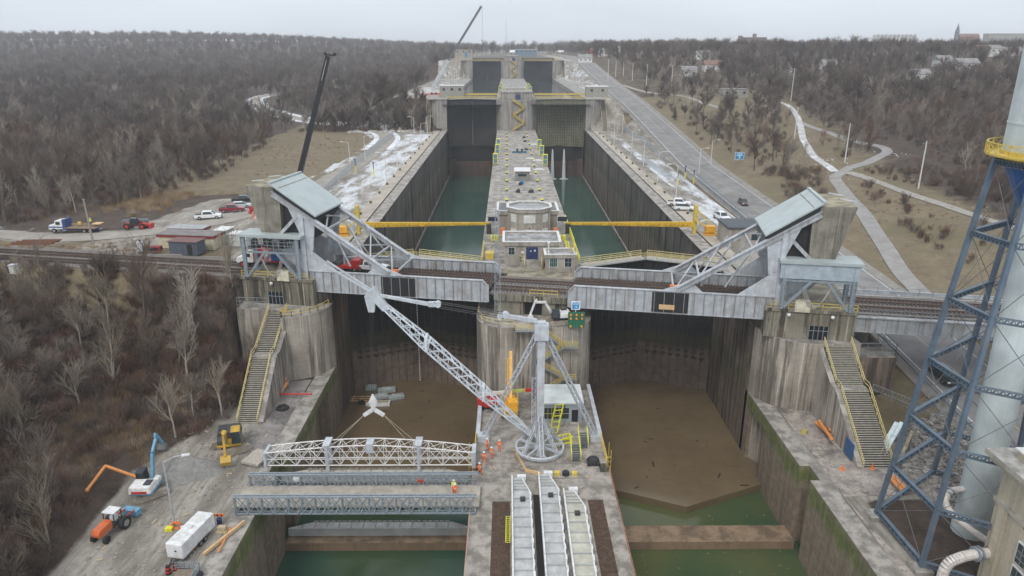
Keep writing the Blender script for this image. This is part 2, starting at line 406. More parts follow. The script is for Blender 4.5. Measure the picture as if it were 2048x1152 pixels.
# ================= LOCK STRUCTURES =================
cTop=(.36,.335,.30)
CA=concrete('wall_low',(.33,.28,.215),(.17,.13,.09),.3,((-2.9,-.2,(.165,.19,.06),1),(-14,-3.2,(.27,.205,.145),.8)),1.9,cTop)
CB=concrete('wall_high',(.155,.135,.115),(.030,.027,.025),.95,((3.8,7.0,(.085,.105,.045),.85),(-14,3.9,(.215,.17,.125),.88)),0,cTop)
CB2=concrete('wall_stained',(.25,.195,.15),(.065,.045,.034),.75,((-.5,2.,(.10,.12,.045),.6),(-14,-.5,(.17,.12,.08),.6)),0,cTop)
CL=concrete('pale_concrete',(.44,.40,.34),(.18,.15,.12),.7,(),1.5,cTop)
CD=concrete('deck_concrete',(.4,.375,.335),(.2,.18,.155),.3,(),0,(.40,.375,.335))
CG=concrete('mossy_concrete',(.30,.275,.215),(.10,.088,.062),.9,(),1.7,(.3,.27,.2))
CF=concrete('far_concrete',(.36,.34,.31),(.22,.205,.185),.5,(),1.7,(.34,.325,.3))
XL,XCL,XCR,XR=-29.4,-4.6,12.95,37.8
GR1='lock walls'
def wall(name,label,mb,mat,cat='lock wall'):
    return tag(mb.build(name,mat),label,cat)
# floors (dry mud, sills) and water
mud=newmat('mud'); m,nt,b,p=mud
n=noise(nt,p,.12,7,.7); c=mixc(nt,mrange(nt,n,.3,.72),(.115,.082,.045),(.165,.124,.072)); c=mixc(nt,mrange(nt,noise(nt,p,.6,4,.6,(.3,2.5,1)),.64,.72,0,.35),c,(.06,.042,.025))
nt.links.new(c,b.inputs['Base Color']); nt.links.new(mrange(nt,n,.4,.6,.16,.08),b.inputs['Roughness'])
mud=m
def watermat(name,c,c2,bs=.25):
    m,nt,b,p=newmat(name); n=noise(nt,p,.07,4,.5); col=mixc(nt,mrange(nt,n,.38,.62),c,c2); nt.links.new(col,b.inputs['Base Color'])
    b.inputs['Roughness'].default_value=.07; b.inputs['IOR'].default_value=1.33; addbump(nt,b,noise(nt,p,1.4,3,.5,(1,2.2,1)),bs,.03); return m
wgreen=watermat('green_water',(.04,.075,.035),(.08,.09,.035)); wteal=watermat('teal_water',(.030,.072,.050),(.045,.075,.035)); wdk=watermat('upper_water',(.035,.085,.068),(.055,.105,.085),.5)
for nm,x0,x1 in (('west',XL,XCL),('east',XCR,XR)):
    xm=(x0+x1)/2
    S(MB().prism([(x0-3,92.2),(x0,91.4),(xm,85.9),(x1,91.4),(x1+3,92.2),(x1+3,135),(x0-3,135)],-14,-10.6).build('mud_floor',mud))
    S(MB().quad([(x0-4,40,-11.7),(x1+4,40,-11.7),(x1+4,95,-11.7),(x0-4,95,-11.7)]).build('water',wteal if nm=='west' else wgreen))
    wall('lock_sill','brown concrete stoplog sill across the '+nm+'ern low basin, between two pools',MB().box(x0,x1,78.2,81.6,-14,-10.5),concrete('sill',(.26,.18,.115),(.15,.10,.06),.2,(),0,(.25,.175,.11)),'sill')
    S(MB().quad([(x0-2,129.5,-9.7),(x1+2,129.5,-9.7),(x1+2,360,-9.7),(x0-2,360,-9.7)]).build('water',wdk))
    S(MB().quad([(x0-2,350,26.3),(x1+2,350,26.3),(x1+2,630,26.3),(x0-2,630,26.3)]).build('water',watermat('full_lock_water',(.03,.045,.05),(.05,.06,.06),.4)))
    S(MB().quad([(x0-2,628,41.5),(x1+2,628,41.5),(x1+2,900,41.5),(x0-2,900,41.5)]).build('water',MATS['full_lock_water']))
# low walls with stoplog slots and culvert recesses (A level)
b=MB(); xi=XL-2.8
b.box(xi,XL,30,78.5,-14,-.02).box(xi,XL-1.2,78.5,83,-14,-.03).box(xi,XL,83,97,-14,-.02).box(xi,XL,97,104.5,-1.6,-.02).box(xi,XL-1.8,97,104.5,-14,-1.62).box(xi,XL,104.5,124,-14,-.04)
wall('lock_wall','low mossy western wall of the drained basin, in front of the curved pier',b,CA)
b=MB(); xo=XR+2.8
b.box(XR,xo,30,76.5,-14,-.02).box(XR+1.3,xo,76.5,79.8,-14,-.03).box(XR,xo,79.8,93,-14,-.02).box(XR,xo,93,99,-2.2,-.02).box(XR+2,xo,93,99,-14,-2.22).box(XR,xo,99,124,-14,-.04)
wall('lock_wall','low eastern wall of the drained basin with green mossy band and dark slot',b,CA)
b=MB(); b.box(XCL,XCR,30,78.5,-14,0).box(XCL+1.2,XCR-1.2,78.5,80.5,-14,-.01).box(XCL,XCR,80.5,101.5,-14,0)
wall('lock_wall','low centre pier deck between the two drained basins, under the derrick',b,concrete('centre_low',(.3,.27,.23),(.13,.11,.085),.5,((-2.6,-.4,(.13,.15,.06),.6),(-14,-3,(.19,.14,.09),.6)),0,(.34,.31,.27)))
# pier nose
def rnd(x0,x1,y0,y1,r,n=6):
    pts=[(x1,y1),(x0,y1)]
    for i in range(n+1):
        a=math.pi+math.pi/2*i/n; pts.append((x0+r+r*math.cos(a),y0+r+r*math.sin(a)))
    for i in range(n+1):
        a=1.5*math.pi+math.pi/2*i/n; pts.append((x1-r+r*math.cos(a),y0+r+r*math.sin(a)))
    return pts
b=MB().prism(rnd(XCL-.4,XCR+.25,101,124,5,8),-14,10.85); b.prism(rnd(XCL-.15,XCR+.0,101.25,124,5,8),10.85,10.9)
wall('lock_pier','rounded weathered concrete nose pier behind the derrick, carrying the small white excavator',b,CL,'lock pier')
Z3=Vector
def UV(u,v,z=0): return Vector((u*.98243-(-v)*.18666*1.0, 106-u*.18666+v*.98243, z))
b=MB()
q=[UV(-2.2,1.4),UV(9.3,1.4),UV(9.3,13.6),UV(-2.2,13.6)]; b.box(XCL-.5,XCR+.45,118.2,121.2,-14,14.19)
b.prism([(a.x,a.y) for a in q],10.9,14.3); b.prism([(UV(*a).x,UV(*a).y) for a in ((-2.4,.4),(9.5,.4),(9.5,1.4),(-2.4,1.4))],13.3,14.35)
b.prism([(UV(*a).x,UV(*a).y) for a in ((-2.2,.9),(2.3,.9),(2.3,1.4),(-2.2,1.4))],10.9,13.3).prism([(UV(*a).x,UV(*a).y) for a in ((5.4,.9),(9.3,.9),(9.3,1.4),(5.4,1.4))],10.9,13.3)
wall('bridge_pier','stained concrete block under the track between the two bridge spans, above the nose pier',b,CG,'bridge pier')
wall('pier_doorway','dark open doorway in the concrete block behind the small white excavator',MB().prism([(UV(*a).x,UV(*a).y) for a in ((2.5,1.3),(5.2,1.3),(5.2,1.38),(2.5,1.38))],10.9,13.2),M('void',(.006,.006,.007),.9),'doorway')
# B level
b=MB().box(XCL-.5,XCR+.45,121,357,-14,14.2)
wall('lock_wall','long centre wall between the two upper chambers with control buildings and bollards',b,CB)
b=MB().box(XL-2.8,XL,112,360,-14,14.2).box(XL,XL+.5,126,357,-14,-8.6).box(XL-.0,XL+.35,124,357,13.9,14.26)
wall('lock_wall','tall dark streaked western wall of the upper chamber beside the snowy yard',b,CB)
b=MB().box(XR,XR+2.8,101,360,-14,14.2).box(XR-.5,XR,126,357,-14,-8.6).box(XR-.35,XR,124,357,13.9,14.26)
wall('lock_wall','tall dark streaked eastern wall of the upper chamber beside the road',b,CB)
b=MB().box(XL-6.2,XL-2.8,140,352,14.0,14.24); S(b.build('quay',M('quay_west',(.40,.36,.30),.9,s=.3,dirt=(.22,.19,.15),da=.6)))
b=MB().box(XR+2.8,XR+5.6,128,352,14.0,14.24); S(b.build('quay',MATS['quay_west']))
# curved end walls of the banks
def arc(cx,cy,r,a0,a1,n=8): return [(cx+r*math.cos(R(a0+(a1-a0)*i/n)),cy+r*math.sin(R(a0+(a1-a0)*i/n))) for i in range(n+1)]
pl=[(XL+.0,126),(-44.5,126),(-44.5,109.6),(-36,108.6),(-36,105.2)]+arc(-36.4,112.2,7.0,-85,-3,8)
b=MB().prism(pl,-14,10.9)
wall('pier_wall','tall curved pale pier wall west of the basin, beside the long stair',b,CL,'pier wall')
wall('chamber_end_wall','brown stained chamber wall beneath the western bridge girder',MB().box(XL-.5,XL+.05,111.5,127,-14,10.95),CB2)
pr=[(XR,126),(XR,102.5)]+arc(45.0,101.6,7.2,184,268,8)+[(51,94.4),(51,126)]
b=MB().prism(pr,-14,10.9)
wall('pier_wall','tall curved pier wall with black run-off stripes east of the basin',b,CL,'pier wall')
wall('chamber_end_wall','dark and rusty stained chamber wall beneath the eastern bridge girder',MB().box(XR-.05,XR+.5,102,127,-14,10.95),CB2)
def uvprism(pts,z0,z1,b=None):
    b=b or MB(); return b.prism([(UV(*a).x,UV(*a).y) for a in pts],z0,z1)
b=uvprism([(-44.8,-1.4),(-32.3,-1.4),(-32.3,12.5),(-44.8,12.5)],10.9,15.3); b=uvprism([(-45,-1.6),(-32.1,-1.6),(-32.1,-1.0),(-45,-1.0)],15.0,15.5,b); b.box(-37.5,-34.9,0,0,0,0) if 0 else None
wall('bridge_abutment','mossy stained concrete abutment under the western bascule machinery',b,CG,'abutment')
b=uvprism([(38.7,-1.4),(51.2,-1.4),(51.2,12.5),(38.7,12.5)],10.9,15.3); b=uvprism([(38.5,-1.6),(51.4,-1.6),(51.4,-1.0),(38.5,-1.0)],15.0,15.5,b)
wall('bridge_abutment','stained concrete abutment under the eastern bascule machinery',b,CG,'abutment')
for x,lb in ((-38.6,'dark steel doorway in the western abutment at the head of the stair'),(45.2,'dark steel doorway in the eastern abutment at the head of the stair')):
    y=106-x*.19-1.46; t=T('abutment_door',lb,'door',(x,y,10.9))
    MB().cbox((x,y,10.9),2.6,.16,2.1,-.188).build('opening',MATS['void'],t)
    f=MB(); 
    for k in range(5): f.cbox((x-1.3+k*.65,y-.1+ -.188*(-1.3+k*.65),10.9),.08,.08,2.2)
    f.beam((x-1.3,y-.1+.24,12.3),(x+1.3,y-.1-.24,12.3),.08); f.build('gate_frame',M('galv',(.32,.37,.41),.5,.5,s=3),t)
# lock steps C and D: side blocks and centre blocks
for (Y,z0,z1,tagn) in ((357,14.2,28.4,'second'),(627,28.4,42.6,'third')):
    h=z1+.07
    b=MB().prism([(XL,Y+275),(XL-9,Y+275),(XL-9,Y+5),(XL-7.2,Y-3),(XL-4.5,Y-5.5),(XL,Y-5.5)],z0-20,h).box(XL-9.3,XL+.3,Y-5.8,Y+12,h,h+.35)
    wall('lock_wall','pale concrete western wall of the '+tagn+' step beside its tall gate',b,CF)
    b=MB().prism([(XR,Y+275),(XR,Y-5.5),(XR+4.5,Y-5.5),(XR+7.2,Y-3),(XR+9,Y+5),(XR+9,Y+275)],z0-20,h).box(XR-.3,XR+9.3,Y-5.8,Y+12,h,h+.35)
    wall('lock_wall','pale concrete eastern wall of the '+tagn+' step beside its tall gate',b,CF)
    b=MB().prism([(XCR+.9,Y+275),(XCL-.9,Y+275),(XCL-.9,Y-1),(XCL+1,Y-6),(XCL+3.4,Y-8),(XCR-3.4,Y-8),(XCR-1,Y-6),(XCR+.9,Y-1)],z0-20,h-.1).box(XCL+1.2,XCR-1.2,Y-4,Y+14,h,h+3.2).box(XCL+.8,XCR-.8,Y-4.3,Y+14.3,h+3.2,h+3.6)
    wall('lock_pier','centre pier of the '+tagn+' step with zigzag stair on its face',b,CF,'lock pier')
# breast walls below upper gates
for nm,x0,x1,Y,z0,z1 in (('west',XL,XCL-.4,359,-12,5.3),('east',XCR+.4,XR,359,-12,5.3)):
    b=MB().box(x0,x1,Y,Y+6,z0,-2.2).box(x0,x0+3,Y-1.5,Y+6,z0,-1.2).box(x1-3,x1,Y-1.5,Y+6,z0,-1.2)
    wall('breast_wall','rusty brown wall under the upper %sern gate at the end of the chamber'%nm,b,concrete('breast',(.12,.075,.055),(.05,.035,.03),.5,(),0),'breast wall')
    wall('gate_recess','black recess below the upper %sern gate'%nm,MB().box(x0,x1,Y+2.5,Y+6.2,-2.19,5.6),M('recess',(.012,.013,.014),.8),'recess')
# ================= GATES =================
def gatemat(name,bands,base=(.022,.026,.034)):
    m,nt,b,p=newmat(name); n=noise(nt,p,.5,6,.7); col=mixc(nt,mrange(nt,n,.3,.7),tuple(v*.6 for v in base),tuple(v*1.3 for v in base))
    sep=nt.nodes.new('ShaderNodeSeparateXYZ'); nt.links.new(p,sep.inputs[0]); wv=noise(nt,p,.25,4); z=nt.nodes.new('ShaderNodeMath'); z.operation='MULTIPLY_ADD'; nt.links.new(wv,z.inputs[0]); z.inputs[1].default_value=2.5; nt.links.new(sep.outputs['Z'],z.inputs[2])
    for hi,cc,a in bands:
        cc2=mixc(nt,mrange(nt,noise(nt,p,.8,6,.7),.35,.65),tuple(v*.55 for v in cc),cc); col=mixc(nt,mrange(nt,z.outputs[0],hi+.6,hi+1.9,a,0),col,cc2)
    s=noise(nt,p,1.,5,.65,(2.5,2.5,.1)); col=mixc(nt,mrange(nt,s,.58,.68,0,.4),col,(.07,.07,.07))
    nt.links.new(col,b.inputs['Base Color']); b.inputs['Roughness'].default_value=.65; return m
GA=gatemat('gate_black',((0.3,(.060,.062,.028),.9),(-2.6,(.22,.165,.13),.97)),(.012,.013,.016))
GB=gatemat('gate_west_upper',((14.2,(.045,.045,.04),.9),(6,(.03,.035,.02),.8)))
GBf=M('gate_frame_green',(.20,.195,.135),.8,s=1.5,dirt=(.07,.085,.04),da=.9,streak=.6)
GBr=gatemat('gate_east_upper',((24,(.035,.035,.028),.85),(13,(.035,.045,.02),.9)),(.03,.03,.03))
GC=gatemat('gate_far',((30,(.03,.04,.045),.5),),(.018,.026,.036))
ylw=M('yellow_paint',(.62,.46,.08),.5,s=3,dirt=(.3,.22,.08),da=.5); yl2=M('pale_yellow_rail',(.62,.52,.22),.5,s=3,dirt=(.35,.28,.12),da=.4)
steel=M('grey_steel',(.46,.49,.52),.5,.25,s=.8,dirt=(.24,.18,.14),da=.55,streak=.5); dsteel=M('dark_steel',(.05,.05,.055),.6,.3,s=1)
def gate(x0,x1,Y,ap,zb,zt,mat,label,ribs=11,cells=False,rail=yl2):
    t=T('lock_gate',label,'lock gate',((x0+x1)/2,Y,zb),group='mitre gates'); xm=(x0+x1)/2
    for s_,(a,bq) in enumerate((((x0,Y),(xm,Y+ap)),((xm,Y+ap),(x1,Y)))):
        A=Vector((*a,0)); B=Vector((*bq,0)); d=(B-A).normalized(); n=Vector((d.y,-d.x,0)); m=MB(); L=(B-A).length
        A=A+d*.04; B=B-d*.04
        pts=[A,B,B-n*1.4,A-n*1.4]; m.hexa([p+Vector((0,0,zb)) for p in pts],[p+Vector((0,0,zt)) for p in pts])
        if cells: m.build('gate_leaf',mat,t); m=MB()
        for i in range(ribs+1):
            q=A+d*((L-.3)*i/ribs+.1)+n*.1; m.beam(q+Vector((0,0,zb)),q+Vector((0,0,zt-.2)),.16 if not cells else .75,.3)
        k=int((zt-zb)/(1.35 if cells else 3.2))
        for i in range(k+1):
            z=zb+.2+(zt-zb-.5)*i/k; m.beam(A+n*.06+Vector((0,0,z)),B+n*.06+Vector((0,0,z)),.12,.16 if not cells else .42)
        m.build('gate_framework' if cells else 'gate_leaf',GBf if cells else mat,t)
        if not cells and ap>3 and Y<200:
            f=MB()
            rr=random.Random(int(x0)+s_)
            for i in range(1,ribs):
                q=A+d*(L*i/ribs)+n*.3
                f.beam(q+Vector((0,0,-3.6)),q+Vector((0,0,12.5)),.07,.07)
                for z in range(-4,13,2): f.cbox((q.x,q.y,z+rr.uniform(-.6,.6)),.3,.2,.18)
                for z in (-4.2,-3.1,-2.2): f.cbox((q.x,q.y,z),.9,.25,.3)
            f.build('guide_brackets',M('gate_rust',(.07,.055,.045),.8,s=2),t)
        w=MB(); pts=[A+n*.7,B+n*.7,B-n*1.5,A-n*1.5]; w.hexa([p+Vector((0,0,zt)) for p in pts],[p+Vector((0,0,zt+.22)) for p in pts]); w.build('walkway',M('walkway_grey',(.36,.36,.36),.7,s=2),t)
        r=MB(); z=Vector((0,0,zt+.2)); r.rail([A+n*.6+z,B+n*.6+z],1.1,2.2,.05,3); r.rail([A-n*1.4+z,B-n*1.4+z],1.1,2.2,.05,3); r.build('railing',rail,t)
        if Y<200:
            g=MB(); 
            for i in range(5):
                q=A+d*(L*(i+.5)/5)-n*2.0; g.beam(q+Vector((0,0,zt-1.6)),q+n*1.2+Vector((0,0,zt-.4)),.22); g.beam(q+Vector((0,0,zt-3.4)),q+Vector((0,0,zt-1.2)),.25)
            g.beam(A-n*2.2+Vector((0,0,zt-1.7)),B-n*2.2+Vector((0,0,zt-1.7)),.5,.3); g.build('gate_machinery',dsteel,t)
    return t
gate(XL,XCL-.5,123,5.2,-11,14.2,GA,'black mitre gate with mud-brown foot closing the western chamber behind the bridge',9)
gate(XCR+.4,XR,122,5.2,-11,14.2,GA,'black mitre gate with mud-brown foot closing the eastern chamber behind the bridge',9)
gate(XL,XCL-.9,358,4.6,5.3,28.2,GB,'tall dark gate at the far end of the western chamber',13,False,ylw)
gate(XCR+.9,XR,358,4.6,5.3,28.2,GBr,'tall algae-green cellular gate above the two water jets',11,True,ylw)
gate(XL,XCL-.9,628,4.6,20,42.3,GC,'distant blue-black western gate of the top step',11,False,ylw)
gate(XCR+.9,XR,628,4.6,20,42.3,GC,'distant blue-black eastern gate of the top step',11,False,ylw)
# ================= TREES AND BRUSH =================
def branches(seed,h,lv,spread,w0,wt,nb,lean=.1,multi=1,up=.5,split0=.25):
    """bare tree: returns (trunk MB, crown MB). lv levels; wt twig half width"""
    r=random.Random(seed); tr=MB(); cw=MB()
    def seg(m,p,q,a,b,n):
        m.tube(p,q,a,b,n,False)
    def grow(p,d,L,w,l):
        n=3 if l>0 else 5; st=L/n; m=tr if l<2 else cw; q=p; pts=[p]
        for i in range(n):
            d=(d+Vector((r.uniform(-1,1),r.uniform(-1,1),r.uniform(-.5,.8)))*(.10 if l==0 else .2)+Vector((0,0,up*.12))).normalized()
            nq=q+d*st; w2=w*(1-.75*(i+1)/n) if l==lv else w*(1-.5*(i+1)/n); wa=w*(1-.5*i/n) if l<lv else w*(1-.75*i/n)
            seg(m,q,nq,max(wa,wt),max(w2,wt*.6),5 if l==0 else 3); q=nq; pts.append(q)
            if l<lv:
                k=nb[l] if i>=(2 if l==0 else 0) or (l==0 and r.random()<split0) else (1 if l else 0)
                for _ in range(k):
                    t=r.random(); o=pts[-2]+(q-pts[-2])*t; az=r.uniform(0,6.28); sp=spread*r.uniform(.6,1.25)
                    a=d.orthogonal().normalized(); b=d.cross(a)
                    nd=(d*math.cos(sp)+(a*math.cos(az)+b*math.sin(az))*math.sin(sp)).normalized()
                    grow(o,nd,L*r.uniform(.42,.66)*(1 if l else .9),w*(1-.5*i/n)*.5,l+1)
    for k in range(multi):
        a=r.uniform(0,6.28); e=r.uniform(.15,.6) if multi>1 else r.uniform(0,lean)
        grow(Vector((0,0,-.2)),Vector((math.cos(a)*math.sin(e),math.sin(a)*math.sin(e),math.cos(e))),h*r.uniform(.8,1)*(.62 if multi==1 else .6),w0,0 if multi==1 else 1)
    return tr,cw
def bark(name,c,v=.35):
    m,nt,b,p=newmat(name); oi=nt.nodes.new('ShaderNodeObjectInfo'); n=noise(nt,p,.035,3); n2=noise(nt,p,1.3,3)
    col=mixc(nt,mrange(nt,n,.35,.65),tuple(q*(1-v) for q in c),tuple(q*(1+v) for q in c)); hs=nt.nodes.new('ShaderNodeHueSaturation'); nt.links.new(col,hs.inputs['Color'])
    hs.inputs['Hue'].default_value=.5; nt.links.new(mrange(nt,oi.outputs['Random'],0,1,.7,1.35),hs.inputs['Value']); nt.links.new(mrange(nt,oi.outputs['Random'],1,0,.7,1.25),hs.inputs['Saturation'])
    nt.links.new(hs.outputs[0],b.inputs['Base Color']); b.inputs['Roughness'].default_value=.95; return m
bk_grey=bark('bark_grey',(.135,.108,.088)); bk_twig=bark('twig_brown',(.11,.08,.062)); bk_pale=bark('bark_pale',(.235,.20,.155)); bk_red=bark('twig_red',(.135,.075,.05)); bk_far=bark('twig_far',(.092,.068,.055)); bk_tan=bark('reed',(.26,.18,.095))
TREES=[]  # (trunk mesh, crown mesh, h)
def proto(seed,h,trm,cwm,**k):
    t,c=branches(seed,h,**k); a=t.build('trunk',trm); b_=c.build('crown',cwm)
    ma,mb_=a.data,b_.data; bpy.data.objects.remove(a); bpy.data.objects.remove(b_); return (ma,mb_,h)
for i in range(5): TREES.append(proto(10+i,14,bk_grey,bk_twig,lv=3,spread=.62,w0=.2,wt=.026,nb=(2,3,3),up=.6))
for i in range(3): TREES.append(proto(30+i,13,bk_pale,bk_pale,lv=3,spread=.5,w0=.17,wt=.026,nb=(2,3,2),up=.8))
for i in range(4): TREES.append(proto(50+i,7,bk_grey,bk_twig,lv=3,spread=.7,w0=.09,wt=.02,nb=(2,3,4),multi=5,up=.5))
def full_mesh(pm,name,mats):
    """one mesh out of trunk and crown, for massed woodland"""
    V=[];Fc=[]
    for me in pm[:2]:
        k=len(V); V+=[tuple(v.co) for v in me.vertices]; Fc+=[tuple(k+i for i in p.vertices) for p in me.polygons]
    me=bpy.data.meshes.new(name); me.from_pydata(V,[],Fc); me.materials.append(mats); return me
def lod(seed,h,mat,**k):
    t,c=branches(seed,h,**k); n=len(t.v); t.v+=c.v; t.f+=[tuple(n+i for i in f) for f in c.f]
    o=t.build('far_tree',mat); me=o.data; bpy.data.objects.remove(o); return me
FAR=[lod(70+i,13,(bk_far,bk_far,bk_grey)[i%3],lv=3,spread=.62,w0=.2,wt=.045,nb=(2,3,3),up=.6) for i in range(4)]+[lod(78,12.5,bk_pale,lv=2,spread=.5,w0=.16,wt=.04,nb=(3,3),up=.8)]
MID=[lod(90+i,12.5,(bk_twig,bk_grey,bk_twig,bk_red)[i],lv=3,spread=.62,w0=.17,wt=.03,nb=(2,3,3),up=.6) for i in range(4)]+[lod(95,12,bk_pale,lv=3,spread=.5,w0=.15,wt=.03,nb=(2,3,2),up=.8)]
def bush(seed,mat,h=2.2,n=26,w=.02,sp=1.):
    r=random.Random(seed); b=MB()
    for i in range(n):
        a=r.uniform(0,6.28); q=Vector((r.uniform(-1,1)*sp*.8,r.uniform(-1,1)*sp*.8,-.1)); e=r.uniform(0,.6); d=Vector((math.cos(a)*math.sin(e),math.sin(a)*math.sin(e),math.cos(e))); L=h*r.uniform(.5,1); m=q+d*L*.5
        b.tube(q,m,w*1.3,w,3,False)
        for k in range(4):
            dd=(d+Vector((r.uniform(-1,1),r.uniform(-1,1),r.uniform(-.3,.8)))*.7).normalized(); s=q+d*L*r.uniform(.2,.6); e2=s+dd*L*.5; b.tube(s,e2,w,w*.6,3,False)
            for j in range(2):
                d3=(dd+Vector((r.uniform(-1,1),r.uniform(-1,1),r.uniform(-.3,.8)))*.8).normalized(); s3=s+dd*L*.5*r.uniform(.3,.9); b.tube(s3,s3+d3*L*.25,w*.8,w*.5,3,False)
    o=b.build('bush',mat); me=o.data; bpy.data.objects.remove(o); return me
def tuft(seed,mat,h=1.4,n=60):
    r=random.Random(seed); b=MB()
    for i in range(n):
        q=Vector((r.gauss(0,.7),r.gauss(0,.7),0)); t=q+Vector((r.gauss(0,.25),r.gauss(0,.25),h*r.uniform(.5,1))); b.quad([q+Vector((-.02,0,0)),q+Vector((.02,0,0)),t])
        
    o=b.build('tuft',mat); me=o.data; bpy.data.objects.remove(o); return me
BUSH=[bush(1,bk_red),bush(2,bk_twig),bush(3,bk_grey),bush(4,bk_red,3,30),bush(5,bk_twig,3.2,30)]
REED=[tuft(1,bk_tan,1.9,90),tuft(2,bk_tan,1.5,90)]
CON=[]
def conifer(h,seed):
    r=random.Random(seed); t=MB().tube((0,0,-.3),(0,0,h*.95),.22,.04,6); c=MB()
    for i in range(150):
        z=h*(.08+.92*(i/150)**.9); a=i*2.4; L=(h-z)*.27+.25; L*=r.uniform(.75,1.15)
        d=Vector((math.cos(a),math.sin(a),-.28)); p=Vector((0,0,z)); q=p+d*L; s=Vector((-math.sin(a),math.cos(a),0))
        for k in range(5):
            f=(k+1)/5; m=p+(q-p)*f; wv=.42*(1-f*.5)*L*.6; 
            for sgn in (1,-1): c.quad([p+(q-p)*(f-.2),m,m+s*sgn*wv+Vector((0,0,-.15*L)),p+(q-p)*(f-.1)+s*sgn*wv*.5])
    return t,c
greenN=bark('needles',(.028,.042,.022)); t_,c_=conifer(12,3); a_=t_.build('trunk',bk_grey); b_=c_.build('crown',greenN); CONP=(a_.data,b_.data,12); bpy.data.objects.remove(a_); bpy.data.objects.remove(b_)
def stuff(name,label,cat,meshes,pts,kind='stuff'):
    """massed growth: points with random turn and size, each carrying one of the given plants"""
    me=bpy.data.meshes.new(name); me.from_pydata([p[:3] for p in pts],[],[])
    for nm,ix in (('size',3),('turn',4)):
        at=me.attributes.new(nm,'FLOAT','POINT'); at.data.foreach_set('value',[p[ix] for p in pts])
    at=me.attributes.new('pick','INT','POINT'); at.data.foreach_set('value',[int(p[5]) for p in pts])
    o=bpy.data.objects.new(name,me); COL.objects.link(o); tag(o,label,cat); o['kind']='stuff'
    ng=bpy.data.node_groups.new(name,'GeometryNodeTree'); ng.interface.new_socket('Geometry',in_out='INPUT',socket_type='NodeSocketGeometry'); ng.interface.new_socket('Geometry',in_out='OUTPUT',socket_type='NodeSocketGeometry')
    N=ng.nodes; L=ng.links; gi=N.new('NodeGroupInput'); go=N.new('NodeGroupOutput'); g2i=N.new('GeometryNodeGeometryToInstance'); prev=[]
    for m in meshes:
        so_=bpy.data.objects.new('plant_source',m); oi=N.new('GeometryNodeObjectInfo'); oi.inputs['Object'].default_value=so_; oi.inputs['As Instance'].default_value=True; prev.append(oi)
    jn=N.new('GeometryNodeJoinGeometry')
    for oi in reversed(prev): L.new(oi.outputs['Geometry'],jn.inputs[0])
    iop=N.new('GeometryNodeInstanceOnPoints'); L.new(gi.outputs[0],iop.inputs['Points']); L.new(jn.outputs[0],iop.inputs['Instance']); iop.inputs['Pick Instance'].default_value=True
    def att(nm,ty):
        a=N.new('GeometryNodeInputNamedAttribute'); a.data_type=ty; a.inputs['Name'].default_value=nm; return a.outputs['Attribute']
    L.new(att('pick','INT'),iop.inputs['Instance Index']); L.new(att('size','FLOAT'),iop.inputs['Scale'])
    cb=N.new('ShaderNodeCombineXYZ'); L.new(att('turn','FLOAT'),cb.inputs['Z']); L.new(cb.outputs[0],iop.inputs['Rotation'])
    L.new(iop.outputs[0],go.inputs[0]); md=o.modifiers.new('plants','NODES'); md.node_group=ng; return o
rt=random.Random(7)
def inview(x,y,z,mg=.06):
    d=y*math.cos(PIT)+(CZ-z)*math.sin(PIT)
    if d<5: return None
    px=1015.4+F*x/d; py=100+F/math.cos(PIT)*(CZ-z)/d
    return (px,py,d) if -2048*mg<px<2048*(1+mg) and py<1152*1.12 else None
def nearroad(x,y,k=6.):
    if x<0: return seg_d(x,y,DIRTROAD)<k+1 or False
    return False
PTH=[]
for pix in ([(1835,580),(1800,540),(1762,480),(1722,420),(1690,385),(1672,358),(1690,343),(1740,325),(1775,307),(1768,296),(1730,288),(1690,278),(1600,245)],[(1672,345),(1630,315),(1608,280),(1600,245),(1585,218),(1560,205),(1530,200)],[(1698,346),(1750,362),(1820,388),(1900,415),(1990,445),(2100,480)],[(1245,170),(1300,186),(1345,190),(1380,196),(1440,216)]):
    PTH.append([tuple(GT(*q))[:2] for q in pix])
HLP=[(1378,140),(1425,142),(1405,118),(1570,140),(1888,122),(1935,124),(1960,130),(1985,128),(2020,130),(1735,122),(1467,194),(1840,150),(1660,118)]
HP=[GT(*q) for q in HLP]
